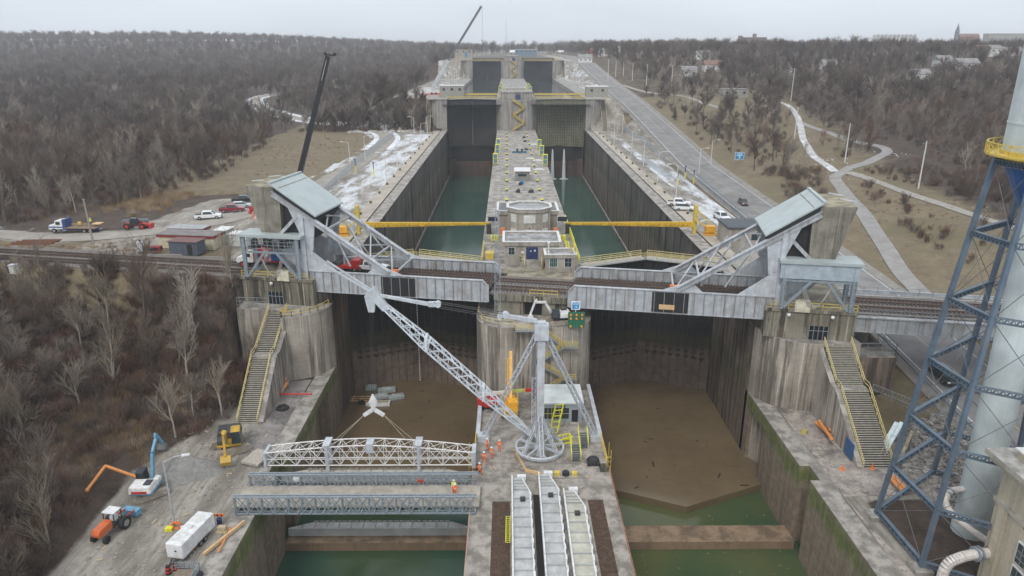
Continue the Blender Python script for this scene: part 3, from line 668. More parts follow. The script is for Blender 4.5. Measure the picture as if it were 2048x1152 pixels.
def wood(x,y):
    """0..1 how wooded"""
    if x<0:
        yt=106-SL*x
        if y<yt:
            e=interp(y,[55,66,74,82,87,92],[-48,-48,-52,-50,-45.5,-41.2])-(1.5*math.sin(y*.7) if y<90 else 0)
            if x>e or (y>109.5 and x>-45): return 0
            if y<86 and x>-58 and y>70: return .3
            if y>yt-8: return .55 if x<-62 else .9
            return 1
        if y<yt+24: return 0
        ed=interp(y,[140,150,160,181,232,300,350,364,372,600,640,700,5000],[-135,-122,-114,-96,-91,-100,-112,-112,-58,-57,-60,-60,-60])
        if 345<y<365 and x<-40: return .8
        if y>350 and x>-58 and y<640: return 0
        rr_=math.hypot(x,y)
        if 345<y<520:
            for ex in (12,24,36):
                if seg_d(x*(1+ex/rr_),y*(1+ex/rr_),DIRTROAD)<9: return 0
        if seg_d(x,y,DIRTROAD)<6.5: return 0
        if seg_d(x,y,DIRTROAD)>70 and y<352 and x>ed: return 0
        if x<ed: return 1
        # strip of growth between curved track and second step
        if y>345 and x<-47 and seg_d(x,y,DIRTROAD)>7: 
            if 345<y<366: return .7
            return 1 if x<-60 else 0
        return 0
    if x<79: return 0
    for q in HP:
        r_=math.hypot(q.x,q.y)
        for ex in (0,14,30,48):
            if math.hypot(x-q.x*(1-ex/r_),y-q.y*(1-ex/r_))<12: return 0
    for p in PTH:
        if seg_d(x,y,p)<5: return 0
    if y<95: return 0
    ed=interp(y,[95,150,200,230,262,300,345,430,500,700],[140,136,150,158,150,150,118,98,88,84])
    if x>ed: return 1
    # thickets beside the paths
    for cx,cy,r_ in ((90,205,10),(96,224,9),(108,370,17),(100,400,16),(95,440,14),(122,330,13),(132,300,11),(87,240,6),(96,300,17),(92,330,16),(110,215,9),(125,215,8),(140,205,12),(160,230,16),(112,160,6),(130,150,9),(118,300,14),(92,262,7),(150,130,9),(88,280,9),(124,262,13),(135,280,12),(104,345,18),(98,205,10),(128,190,7),(150,160,10),(118,235,5),(90,380,14),(86,430,12)):
        if math.hypot(x-cx,(y-cy)*.7)<r_: return .85
    return .13 if x>83 and y>110 else 0
C=[]
def scatter(x0,x1,y0,y1,step,lst):
    y=y0
    while y<y1:
        x=x0
        while x<x1:
            a=x+rt.uniform(-.5,.5)*step; b_=y+rt.uniform(-.5,.5)*step; wd=wood(a,b_)
            if wd and rt.random()<wd:
                z=hh(a,b_)
                if inview(a,b_,z+8): lst.append((a,b_,z))
            x+=step
        y+=step
scatter(-130,-40,46,125,4.9,C); scatter(-260,-40,125,320,6.0,C); scatter(79,330,96,320,6.8,C)
far=[]; scatter(-420,-44,320,560,8,far); scatter(-420,-260,150,320,8,far); scatter(79,420,320,560,8.5,far); scatter(330,470,100,320,8.5,far)
vf=[]; scatter(-1000,-44,560,1150,13,vf); scatter(82,1000,560,1150,14,vf); vf2=[]; scatter(-1900,-60,1150,2000,24,vf2); scatter(80,1900,1150,2300,25,vf2)
for k in range(420):
    x_=rt.uniform(-150,170); y_=rt.uniform(1080,2300); vf2.append((x_,y_,44.3))
scatter(-92,-40,342,372,3.6,far)
# the town's centre line stays open
def score(p):
    q=inview(p[0],p[1],p[2]+6); return q[2]
FG=[]
lg_=bark('bark_foreground',(.185,.15,.12))
for a_,b_,h_ in TREES[:5]+TREES[8:]:
    a2,b2=a_.copy(),b_.copy(); a2.materials[0]=lg_; b2.materials[0]=lg_; FG.append((a2,b2,h_))
C.sort(key=score); solo=C[:262]; rest=C[262:]
LBL=['bare grey tree','slim bare grey tree','forked bare tree','open-crowned bare tree','crooked bare tree','pale-barked slender tree','pale straight tree','whitish bare tree','many-stemmed bare shrub','spreading bare thicket shrub','low twiggy bare shrub','dense bare shrub']
for i,(x,y,z) in enumerate(solo):
    small=(x<0 and y<125 and rt.random()<.6) or (x>0 and x<140 and rt.random()<.8)
    k=rt.choice((8,9,10,11)) if small else rt.choice((0,1,2,3,4,0,1,2,3,4,5,6,7,5,6) if x>0 or y>125 else (0,2,3,5,6,7,5,6))
    pm=TREES[k]
    if x<0 and y<125 and rt.random()<.55 and not 5<=k<8: pm=FG[k if k<5 else k-3]
    t=bpy.data.objects.new('bare_tree' if k<8 else 'bare_shrub',None); COL.objects.link(t)
    s_=rt.uniform(.65,1.12) if (x<0 and y<125) else rt.uniform(.62,1.12)
    if k>=8: s_=rt.uniform(.55,1.15) if x<0 else rt.uniform(.5,.85)
    t.location=(x,y,z); t.rotation_euler=(0,0,rt.uniform(0,6.28)); t.scale=(s_,s_,s_*rt.uniform(.9,1.1))
    where=('on the wooded slope below the tracks, west of the basin' if y<125 else 'at the edge of the forest beyond the dirt road') if x<0 else 'on the east bank beyond the road'
    t['label']=LBL[k]+' '+where; t['category']='tree' if k<8 else 'shrub'; t['group']=('bare trees ' if k<8 else 'bare shrubs ')+where
    for nm,me in (('trunk',pm[0]),('crown',pm[1])):
        o=bpy.data.objects.new(nm,me); COL.objects.link(o); o.parent=t
print('trees',len(C),len(far),len(vf),len(vf2))
def pts(l,n,s0,s1,pk): return [(x,y,z-.2,rt.uniform(s0,s1),rt.uniform(0,6.28),pk()) for x,y,z in l]
stuff('woodland','bare grey-brown woodland behind the nearest trees on both banks','woodland',MID,pts(rest,0,.55,1.15,lambda:rt.choice((0,1,2,0,1,2,3,4))))
stuff('far_woodland','hazy bare forest stretching to the ridge and the town','woodland',FAR,pts(far,0,.6,1.2,lambda:rt.choice((0,1,2,3,0,1,2,3,4)))+pts(vf,0,1.,1.35,lambda:rt.choice((0,1,2,3)))+pts(vf2,0,1.25,1.8,lambda:rt.choice((0,1,2,3))))
# undergrowth
U=[];G=[]
def scat2(x0,x1,y0,y1,step):
    y=y0
    while y<y1:
        x=x0
        while x<x1:
            a=x+rt.uniform(-.5,.5)*step; b_=y+rt.uniform(-.5,.5)*step; wd=wood(a,b_)
            if (wd>.1 and rt.random()<(.14 if wd<.2 else .85*max(wd,.5))):
                z=hh(a,b_)
                if inview(a,b_,z+2): U.append((a,b_,z,rt.uniform(.5,1.15),rt.uniform(0,6.28),rt.choice((0,0,1,2,3,4,1))))
            x+=step
        y+=step
scat2(-130,-39.5,46,130,1.45); scat2(-230,-44,130,240,3.4); scat2(79,230,96,240,2.9); scat2(-330,-44,240,340,5.5); scat2(-100,-39,340,372,2.2); scat2(79,330,240,430,6)
stuff('undergrowth','reddish brown leafless brush under and between the bare trees','undergrowth',BUSH,U)
def reeds(cx,cy,rx,ry,n,s=1.):
    for i in range(n):
        x=rt.gauss(cx,rx); y=rt.gauss(cy,ry)
        if -46.5<x<41: continue
        G.append((x,y,hh(x,y),rt.uniform(.5,1)*s,rt.uniform(0,6.28),rt.choice((0,1))))
reeds(-95,184,6,7,260); reeds(-53,88,3,5,160,.9); reeds(-60,78,6,5,140,.8); reeds(-50,96,2,4,80,.8); reeds(-100,137,18,2.2,300,.45); reeds(-110,112,14,4,160,.5); reeds(-72,88,6,4,160,.6); reeds(-56,100,4,3,120,.6); reeds(-85,70,8,6,160,.6); reeds(-62,66,5,5,140,.6); reeds(110,175,12,16,240,.35); reeds(100,230,10,20,200,.35); reeds(60,90,3,2,40,.4); reeds(-80,290,12,30,300,.4)
stuff('dry_grass','tan dry reeds and tall grass beside the dirt road and yard','grass',REED,G)
# a few evergreens stand out
for i,(px,py,s_) in enumerate(((1350,236,.55),(1328,196,.5),(1337,192,.5),(1546,112,1.15),(1645,95,1.0),(1890,122,1.1),(1998,108,.9),(1310,105,.7),(1495,135,.8),(505,72,1.2),(478,70,1.1),(545,74,1.),(612,76,1.15))):
    if py>130: p=GT(px,py)
    else:
        Y=520+20*i if px>1000 else 900+40*i; p=DY(px,py+12,Y); p.z=hh(p.x,p.y)
    t=bpy.data.objects.new('conifer',None); COL.objects.link(t); t.location=p; t.scale=(s_,)*3; t.rotation_euler=(0,0,i)
    t['label']=['small dark evergreen on the bank beside the road, nearest of its row','small evergreen high on the road bank','small evergreen beside its twin on the road bank','tall bright green fir rising from the eastern woods','dark fir in the eastern woods toward the church','evergreen beside the pale gabled houses','evergreen at the far right of the eastern woods','evergreen close to the road on the skyline','dark spruce near the red-roofed house','distant conifer on the western ridge','left conifer of the ridge group','conifer on the ridge between two others','rightmost conifer of the ridge group'][i]; t['category']='tree'
    for nm,me in (('trunk',CONP[0]),('crown',CONP[1])):
        o=bpy.data.objects.new(nm,me); COL.objects.link(o); o.parent=t
# air
hz=MB().box(-2600,2600,-40,4600,-16,100).build('haze',None)
m=bpy.data.materials.new('haze'); m.use_nodes=True; nt=m.node_tree; nt.nodes.clear(); oo=nt.nodes.new('ShaderNodeOutputMaterial'); pv=nt.nodes.new('ShaderNodeVolumePrincipled')
pv.inputs['Color'].default_value=(.93,.96,1,1); pv.inputs['Density'].default_value=.00022; pv.inputs['Anisotropy'].default_value=.2; nt.links.new(pv.outputs[0],oo.inputs['Volume']); hz.data.materials.append(m); hz['kind']='stuff'; hz['label']='pale winter haze over the whole valley'; hz['category']='haze'
# ================= BASCULE BRIDGE =================
white=M('white_paint',(.68,.69,.69),.5,s=2,dirt=(.4,.38,.34),da=.5); lgrey=M('light_grey_paint',(.50,.535,.57),.5,.1,s=.9,dirt=(.3,.29,.28),da=.5,streak=.25)
roofg=M('roof_sheet',(.40,.455,.455),.55,.1,.1,s=.5,dirt=(.3,.34,.33),da=.5); black=M('black_paint',(.014,.014,.016),.6,s=2); tie=M('timber_ties',(.075,.052,.042),.9,s=2,dirt=(.15,.11,.085),da=.7); railm=M('rail_steel',(.16,.115,.095),.5,.5,s=3)
rust=M('rust',(.17,.075,.045),.85,s=2); galv=MATS['galv']; orange=M('orange_paint',(.75,.19,.035),.5,s=3); red=M('red_paint',(.50,.03,.025),.45,s=3,dirt=(.2,.05,.04),da=.4); glass=M('window_glass',(.03,.045,.05),.08,s=2); cwc=concrete('counterweight',(.30,.28,.23),(.11,.10,.075),.5,(),1.2,(.33,.30,.21),.35); cable=M('cable',(.05,.048,.045),.6); tan=M('timber_board',(.62,.42,.22),.8,s=3)
def span(side):
    U=(lambda u:u) if side<0 else (lambda u:6.4-u)
    W=lambda u,v,z: UV(U(u),v,z)
    nm='western' if side<0 else 'eastern'
    t=T('bascule_bridge','silver-grey %s bascule span with raking struts and concrete counterweight'%nm,'bascule bridge',UV(U(-33),5,14.7),group='bascule spans of the railway')
    def hx(m,pl,v0,v1):   # polygon of (u,z) swept in v
        if side>0: pl=pl[::-1]
        a=[W(u,v0,z) for u,z in pl]; b=[W(u,v1,z) for u,z in pl]; m.hexa(b,a)
    for v0,v1,near in ((-.12,.12,1),(10,10.24,0)):
        m=MB(); hx(m,[(-33.2,16.6),(-33.2,14.0),(-32,13.1),(-3.3,13.1),(-3.3,15.9),(-4.0,16.6)],v0,v1)
        m.beam(W(-33.2,(v0+v1)/2,16.62),W(-4.0,(v0+v1)/2,16.62),.6,.1); m.beam(W(-33.2,(v0+v1)/2,13.12),W(-3.3,(v0+v1)/2,13.12),.6,.1); m.beam(W(-4.0,v0,16.62),W(-3.3,v0,15.9),.5,.1); m.beam(W(-3.3,v0,15.9),W(-3.3,v0,13.1),.5,.1)
        m.build('girder',steel,t)
        k=MB(); vv=v0-.1 if near else v0-.12
        for i in range(20):
            u=-32.4+i*1.47; k.beam(W(u,vv,13.2),W(u,vv,16.55),.10,.16)
            if not near and i%3==0: k.beam(W(u,vv-.2,15.1),W(u,vv-.05,16.5),.22,.4)
        k.build('stiffeners',M('steel_edge',(.27,.28,.29),.6,.2,s=2),t)
    m=MB(); hx(m,[(-20.9,16.3),(-20.9,13.2),(-15.2,13.2),(-15.2,16.3)] if side<0 else [(-21.3,16.4),(-21.3,13.25),(-15.9,13.25),(-15.9,16.4)],-.26,-.13); m.build('black_panel',black,t)
    if side>0:
        m=MB(); hx(m,[(-19.3,14.5),(-19.3,13.75),(-17,13.75),(-17,14.5)],-.4,-.3); m.build('timber_board',tan,t)
    d=MB(); d.hexa([W(-33,.3,14.6),W(-33,9.9,14.6),W(-3.3,9.9,14.6),W(-3.3,.3,14.6)][::1 if side>0 else -1],[W(-33,.3,14.75),W(-33,9.9,14.75),W(-3.3,9.9,14.75),W(-3.3,.3,14.75)][::1 if side>0 else -1]); d.build('deck_plate',M('deck_brown',(.07,.052,.043),.9,s=1),t)
    d=MB()
    for i in range(58):
        u=-32.6+i*.505; d.beam(W(u,.6,14.86),W(u,9.7,14.86),.24,.2)
    d.build('sleepers',tie,t)
    for v in (2.4,3.85,6.2,7.65): MB().beam(W(-33,v,15.04),W(-3.3,v,15.04),.12,.16).build('rail',railm,t)
    for v in (0,10.1):
        m=MB(); m.beam(W(-38.4,v,29.2),W(-19.5,v,16.9),.75,.75); m.beam(W(-38.4,v-.2,29.7),W(-19.5,v-.2,17.35),.95,.12); m.build('raking_strut',steel,t)
        m=MB(); hx(m,[(-23.3,16.65),(-17.2,16.65),(-19.4,17.5),(-21.5,18.3)],v-.05,v+.18); m.build('gusset_plate',lgrey,t)
        m=MB(); hx(m,[(-33.4,16.6),(-28.2,16.6),(-33.4,20.6)],v-.1,v+.15); hx(m,[(-33.4,20.6),(-33.4,16.6),(-34.4,15.6),(-34.4,20.6)],v-.1,v+.15); m.build('heel_plate',lgrey,t)
        m=MB(); m.beam(W(-33.9,v,15.3),W(-33.9,v,26.3),1.0,.8,up=(1,0,0)); hx(m,[(-36.2,27.6),(-33.4,20.5),(-33.0,20.5),(-33.0,25.8)],v-.15,v+.1); hx(m,[(-33,25.6),(-33,20),(-32.3,20),(-31.6,24.8)],v-.15,v+.1); m.build('tower_column',lgrey,t)
        m=MB(); m.beam(W(-34.5,v,25.8),W(-39,v,21.4),.5,.5); m.build('diagonal_brace',steel,t)
    m=MB()
    for a in range(5):
        u0=-37+a*3.6; u1=u0+3.6; z=lambda u:28.4-(u+37)*.66
        if a in (2,): continue
        m.beam(W(u0,0,z(u0)),W(u1,10,z(u1)),.22); m.beam(W(u0,10,z(u0)),W(u1,0,z(u1)),.22); m.beam(W(u1,0,z(u1)),W(u1,10,z(u1)),.28)
    for u in (-30.5,-27): m.beam(W(u,3,23.5),W(u+4,1,17.4),.22); m.beam(W(u,8,23.5),W(u+4,9,17.4),.22)
    m.build('cross_bracing',steel,t)
    m=MB(); hx(m,[(-43.1,30.4),(-41.0,22.2),(-37.6,22.0),(-37.3,30.2)],0,10.2); m.build('counterweight',cwc,t)
    m=MB(); hx(m,[(-37.2,29.3),(-37.4,21.2),(-33.6,21.2),(-32.6,24),(-31.4,25.4)],.8,9.4); m.build('housing',black,t)
    m=MB(); hx(m,[(-35.9,28.2),(-35.9,26.6),(-35.5,26.6),(-35.5,28)],.72,.8); m.build('housing_window',white,t)
    m=MB(); hx(m,[(-38.6,31.0),(-38.6,30.75),(-31.2,25.75),(-31.2,26.0)],-.5,10.6); m.beam(W(-38.6,-.5,31.0),W(-38.6,10.6,31.0),.5,.3); m.build('roof_sheet',roofg,t)
    m=MB(); hx(m,[(-38.2,30.6),(-38.2,29.6),(-31.6,25.0),(-31.6,25.9)],-.2,10.3); m.build('roof_soffit',black,t)
    for i,(u,v) in enumerate(((-42.4,3),(-41.8,7.5))): MB().beam(W(u-1.2,v,30.6),W(u+1,v,30.9),.35,.12).build('roof_lamp',lgrey,t)
    # trunnion frame on the near side
    m=MB(); hx(m,[(-44.6,22.75),(-44.6,22.35),(-33.4,22.35),(-33.4,22.75)],-2,2.4); m.build('frame_roof',roofg,t)
    if side>0:
        m=MB(); hx(m,[(-44.3,22.3),(-44.3,20.1),(-33.6,20.1),(-33.6,22.3)],-1.75,-1.6); m.build('tarpaulin',M('grey_tarp',(.36,.42,.47),.6,s=.8,bump=.5),t)
    m=MB()
    for u in (-43.7,-34.3):
        for v in (-1.5,2.0): m.beam(W(u,v,15.4),W(u,v,22.3),.45,.45,up=(1,0,0)); m.beam(W(u-.4,v,15.4),W(u-.4,v,22.3),.12,.12)
    for v in (-1.5,2.0):
        m.beam(W(-43.7,v,19.8),W(-34.3,v,19.8),.3); m.beam(W(-43.4,v,15.6),W(-40.2,v,19.7),.42); m.beam(W(-37.9,v,19.7),W(-34.6,v,15.7),.42)
        for k in range(10): m.beam(W(-43.5+k,v,19.8),W(-43.5+k,v,22.2),.07)
        for z in (20.4,21.,21.6): m.beam(W(-43.7,v,z),W(-34.3,v,z),.07)
    m.build('machinery_frame',galv,t)
    m=MB(); rr=random.Random(5)
    for k in range(16): m.cbox(W(-43+rr.random()*8,-.9+rr.random()*2.4,20),rr.uniform(.3,1),rr.uniform(.3,.8),rr.uniform(.3,1.5),rr.random())
    m.build('drive_machinery',M('oily_machinery',(.10,.09,.075),.6,.4,s=3),t)
    for v in (1.2,8.4):
        m=MB(); pl=[]
        n=10
        for i in range(n+1):
            a=R(188+78*i/n); pl.append((-33.3+6.9*math.cos(a),22.6+6.9*math.sin(a)))
        for i in range(n+1):
            a=R(266-78*i/n); pl.append((-33.3+2.7*math.cos(a),22.6+2.7*math.sin(a)))
        for i in range(n): hx(m,[pl[i],pl[i+1],pl[2*n-i],pl[2*n+1-i]],v,v+.5)
        for i in range(26):
            a=R(188+78*i/26); m.beam(W(-33.3+6.3*math.cos(a),v-.08,22.6+6.3*math.sin(a)),W(-33.3+7.15*math.cos(a),v-.08,22.6+7.15*math.sin(a)),.12,.7)
        m.build('rocker_segment',lgrey,t)
    m=MB()
    for q in range(3):
        p=[W(-40.6+q*.15+3.4*i/12,-1.9,18.9-q*.2-2.7*(1-((i-6)/6)**2)) for i in range(13)]; m.path(p,.05,5)
    m.build('slack_cables',M('cable_grey',(.35,.34,.31),.7),t)
    m=MB(); m.rail([W(-44.8,-1.35,15.5),W(-33,-1.35,15.5)],.95,2.4,.05,2); m.build('railing',ylw,t)
    m=MB(); m.hexa(*[[W(u,v,z) for u,v in ((-38.3,-1.75),(-36.2,-1.75),(-36.2,-.6),(-38.3,-.6))][::1 if side<0 else -1] for z in (15.1,16.7)]); m.build('control_cabinet',M('cream_cabinet',(.58,.54,.42),.7,s=2,dirt=(.3,.27,.2),da=.5),t)
    p=W(-19,1.2,16.8); MB().cbox((p.x,p.y,p.z-.1),1.1,.5,.5,-.19).build('warning_lamp',orange,t)
    for u in ((-39.4,) if side<0 else (-41.5,-35.5)): MB().ball(W(u,-1.8,14.6),.28,8,5).build('flood_lamp',white,t)
    return t
span(-1); span(1)
# railway: western approach, over the pier, eastern viaduct
def track(name,label,u0,u1,rails,n,ball=True,vw=(0,10.4),z=14.7):
    t=T(name,label,'railway track',UV((u0+u1)/2,5,z))
    if ball:
        m=MB(); m.prism([(UV(*a).x,UV(*a).y) for a in ((u0,vw[0]),(u1,vw[0]),(u1,vw[1]),(u0,vw[1]))],z-.3,z+.02); m.build('ballast',M('ballast',(.17,.15,.135),.95,var=.5,s=3,dirt=(.09,.075,.06),da=.8),t)
    m=MB(); st=(u1-u0)/n
    for i in range(n):
        for a in range(0,len(rails),2): v=(rails[a]+rails[a+1])/2; m.beam(UV(u0+st*(i+.5),v-1.35,z+.06),UV(u0+st*(i+.5),v+1.35,z+.06),.24,.16)
    m.build('sleepers',tie,t)
    for v in rails: MB().beam(UV(u0,v,z+.24),UV(u1,v,z+.24),.13,.2).build('rail',railm,t)
    return t
track('railway_track','double railway track on ballast leading west past the red-roofed cabins',-175,-33.3,(2.4,3.85,6.2,7.65),230)
track('railway_track','short double track across the centre pier between the spans',-3.1,9.6,(2.4,3.85,6.2,7.65),22,True,(.6,9.8),14.4)
track('railway_track','double track running over the eastern viaduct',39.6,150,(2.4,3.85,6.2,7.65),190,True,(.8,9.6),14.5)
t=T('railway_viaduct','grey plate girder viaduct carrying the track over the road','viaduct',UV(52,5,7))
for v in (.2,10.2):
    m=MB(); m.beam(UV(51.2,v,13.15),UV(87,v,13.15),.3,2.2); m.beam(UV(51.2,v,14.3),UV(110,v,14.3),.9,.16); m.beam(UV(51.2,v,12.05),UV(87,v,12.05),.6,.12)
    for i in range(25): m.beam(UV(51.6+i*1.45,v-.2,12.1),UV(51.6+i*1.45,v-.2,14.2),.1,.2)
    m.build('girder',M('viaduct_grey',(.36,.38,.39),.6,.1,s=.6,dirt=(.18,.13,.10),da=.8,streak=.5),t)
m=MB().rail([UV(51.3,-.3,14.5),UV(112,-.3,14.5)],1.1,2.,.035,2); m.build('railing',galv,t)
m=MB().rail([UV(51.3,10.8,14.5),UV(112,10.8,14.5)],1.1,2.,.035,2); m.build('railing',galv,t)
m=MB(); m.beam(UV(51.2,11.2,14.7),UV(110,11.2,14.7),.5,.5); m.build('pipe_duct',lgrey,t)
uvprism([(80.5,-.6),(84,-.6),(84,11),(80.5,11)],2,12.0).build('support_pier',CG,t)
uvprism([(84,-1),(125,-1),(125,11.5),(84,11.5)],6,14.1).build('end_abutment',CG,t)
# stairs with flank walls
def stair(label,xa,xb,ys,zs,flank,mat=CL):
    """ys/zs from top to foot with a landing"""
    t=T('stairway',label,'stairway',((xa+xb)/2,ys[-1],0))
    (y0,y1,y2,y3),(z0,z1,z2,z3)=ys,zs
    for (ya,za,yb,zb,n) in ((y0,z0,y1,z1,24),(y2,z2,y3,z3,34)):
        m=MB()
        for i in range(n):
            y=ya+(yb-ya)*(i+.5)/n; z=za+(zb-za)*(i+1)/n; m.box(xa,xb,y-.1,y+.1,z-.05,z+.03)
        m.build('treads',M('stair_tread',(.34,.32,.27),.9,s=2,dirt=(.2,.2,.12),da=.5),t)
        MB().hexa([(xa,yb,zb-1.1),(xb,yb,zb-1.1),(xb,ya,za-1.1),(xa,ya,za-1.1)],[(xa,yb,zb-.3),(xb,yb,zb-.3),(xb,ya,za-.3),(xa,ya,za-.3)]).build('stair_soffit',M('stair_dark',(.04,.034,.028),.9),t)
    MB().box(xa-.1,xb+.1,y2-.1,y1+.1,z1-.25,z1).build('landing',mat,t)
    for x in (xa-.05,xb+.05): MB().rail([(x,y0,z0),(x,y1,z1),(x,y2,z2),(x,y3,z3)],1.,1.3,.045,2).build('handrail',yl2,t)
    x0,x1=flank; m=MB()
    prof=[(y0+.5,-1),(y0+.5,z0-.1),(y1+.2,z1+.25),(y2,z2+.25),(y3,.3),(y3,-1)]
    m.hexa([(x1,a,b) for a,b in prof],[(x0,a,b) for a,b in prof]) ; m.build('flank_wall',mat,t)
    return t
stair('long concrete stair with yellow handrails beside the western pier wall',-39.0,-36.2,(109.4,101.2,99.7,91.2),(10.9,6.7,6.7,.1),(-36.1,-35.3))
stair('wide concrete stair with yellow handrails beside the eastern pier wall',45.7,49.5,(94.6,89.2,87.9,79.0),(10.9,6.8,6.8,.05),(44.9,45.6))
MB_=MB().box(50.6,57.2,95.5,101.5,2.5,8.2); wall('concrete_block','black-streaked concrete block with fenced top beside the road underpass',MB_,CB2,'concrete block')
t=T('mesh_fence','grey mesh fence on top of the streaked block by the underpass','fence',(54,95.7,8.2)); MB().rail([(50.6,101,8.2),(50.6,95.7,8.2),(57,95.7,8.2),(57,101,8.2)],2.2,2.1,.04,3).build('frame',galv,t)
t=T('mesh_fence','grey galvanised fence on the ledge at the head of the western stair','fence',(-42,109.8,10.9)); MB().rail([(-44.4,109.8,10.9),(-39.2,109.4,10.9)],1.9,1.9,.04,3).build('frame',galv,t)
t=T('curved_railing','yellow railing curving along the top of the western pier wall','railing',(-33,105.4,10.9)); MB().rail([(a,b,10.9) for a,b in [(-36,108.6),(-36,105.5)]+arc(-36.4,112.2,6.8,-85,-10,6)],1.05,2.,.05,2).build('rails',ylw,t)
t=T('curved_railing','rusty railing along the rim of the eastern pier wall','railing',(42,96,10.9)); MB().rail([(a,b,10.9) for a,b in arc(45,101.6,7.0,190,230,4)],1.05,2.,.04,2).build('rails',rust,t)
# ================= CENTRE BUILDINGS =================
beige=concrete('building_render',(.42,.385,.33),(.30,.27,.225),.35,(),0,(.36,.36,.36),.3); rimw=M('parapet_white',(.66,.67,.66),.6,s=2,dirt=(.4,.39,.36),da=.4); roofm=M('flat_roof',(.33,.35,.36),.7,s=.7,dirt=(.17,.17,.17),da=.7); navy=M('navy_paint',(.02,.035,.12),.5,s=3)
def flatroof(t,poly,z,h=.5,wd=.45):
    n=len(poly); cx=sum(p[0] for p in poly)/n; cy=sum(p[1] for p in poly)/n
    MB().prism([(a*.99+cx*.01,b*.99+cy*.01) for a,b in poly],z-.1,z+.05).build('roof_deck',roofm,t)
    m=MB()
    for i in range(n):
        a=Vector((*poly[i],0)); b=Vector((*poly[(i+1)%n],0)); c=Vector((cx,cy,0)); ia=a+(c-a).normalized()*wd*1.3; ib=b+(c-b).normalized()*wd*1.3
        m.hexa([q+Vector((0,0,z-.35)) for q in (a,b,ib,ia)],[q+Vector((0,0,z+h)) for q in (a,b,ib,ia)])
    m.build('parapet',beige,t)
    m=MB()
    for i in range(n):
        a=Vector((*poly[i],0)); b=Vector((*poly[(i+1)%n],0)); c=Vector((cx,cy,0)); a=a-(c-a).normalized()*.12; b=b-(c-b).normalized()*.12; ia=a+(c-a).normalized()*wd*1.3; ib=b+(c-b).normalized()*wd*1.3
        m.hexa([q+Vector((0,0,z+h)) for q in (a,b,ib,ia)],[q+Vector((0,0,z+h+.14)) for q in (a,b,ib,ia)])
    m.build('coping',rimw,t)
def window(t,x0,x1,y,z0,z1,bars=2,mat=None,nm='window',fr=None):
    o=MB().box(x0-.1,x1+.1,y-.06,y,z0-.1,z1+.1).build(nm,fr or rimw,t); o2=MB().box(x0,x1,y-.09,y-.06,z0,z1).build('pane',mat or glass,o,world=False)
    if bars:
        m=MB()
        for i in range(1,bars+1): xx=x0+(x1-x0)*i/(bars+1); m.box(xx-.03,xx+.03,y-.12,y-.09,z0,z1)
        m.box(x0,x1,y-.12,y-.09,(z0+z1)/2-.03,(z0+z1)/2+.03); m.build('glazing_bars',fr or galv,o,world=False)
    # parts were given in world coordinates; follow the parent's frame
    for q in [o2]+([o.children[-1]] if bars else []): q.matrix_basis=Matrix.Identity(4)
    if t.matrix_basis!=Matrix():
        inv=t.matrix_basis.inverted()
        for q in o.children: q.data.transform(inv)
    return o
t=T('control_building','beige flat-roofed building with navy double door on the centre wall','building',(4.3,123,14.2))
MB().box(-.6,9.2,123.2,130.5,14.2,18.3).build('walls',beige,t); flatroof(t,[(-.9,122.9),(9.5,122.9),(9.5,130.8),(-.9,130.8)],18.2,.35)
d_=MB().box(3.3,5.4,123.06,123.2,15.35,17.55).build('door',navy,t); MB().box(4.3,4.36,123.02,123.06,15.4,17.5).build('door_gap',black,t); MB().box(4.0,4.25,123.0,123.05,16.75,16.95).box(4.7,5.0,123.0,123.05,16.8,17.1).build('door_notice',white,t)
MB().box(2.35,2.9,123.1,123.2,16.4,16.8).build('notice',white,t)
window(t,.1,1.2,123.2,16.2,17.5,1)
m=MB().box(2.2,6.4,121.6,123.2,14.2,15.3)
for i in range(5): m.box(3.0,5.9,121.6-.3*(i+1),121.6-.3*i,14.2,15.3-.2*(i+1))
m.build('entrance_steps',CD,t); m=MB(); m.rail([(2.9,121.7,15.3),(2.9,120.1,14.3)],1,.8,.05,3).rail([(6.0,121.7,15.3),(6.0,120.1,14.3)],1,.8,.05,3).rail([(2.2,123,15.3),(2.2,121.7,15.3),(2.9,121.7,15.3)],1,.8,.05,2); m.build('handrail',yl2,t)
t=T('gate_control_hut','small beige hut with two green-barred windows beside the track','building',(9.1,118.9,14.2))
MB().box(6.6,11.7,118.9,122.9,14.2,17.2).build('walls',beige,t); flatroof(t,[(6.4,118.7),(11.9,118.7),(11.9,123.05),(6.4,123.05)],17.1,.25)
gg=M('green_bars',(.04,.10,.085),.5,s=3); window(t,7.3,8.6,118.9,15.2,16.8,3,gg); window(t,9.9,11.1,118.9,15.2,16.7,1)
MB().tube((7.1,119.3,17.4),(7.1,119.3,19.2),.12).ball((7.1,119.3,19.3),.25).build('vent_pipe',white,t)
MB().rail([(10.6,119.2,17.5),(11.7,119.2,17.5),(11.7,122.6,17.5)],1.,1,.05,2).build('roof_rail',ylw,t)
t=T('control_tower','eight-sided concrete control tower with shuttered windows and pale roof rim','control tower',(4.25,139.8,14.2))
oc=[(2.2,136),(6.3,136),(8.4,138.2),(8.4,141.4),(6.3,143.6),(2.2,143.6),(.1,141.4),(.1,138.2)]
MB().prism(oc,14.2,21.3).build('walls',beige,t); flatroof(t,[(a+(a-4.25)*.06,b+(b-139.8)*.06) for a,b in oc],21.3,.35,.4)
sh=M('white_shutter',(.6,.6,.57),.6,s=2)
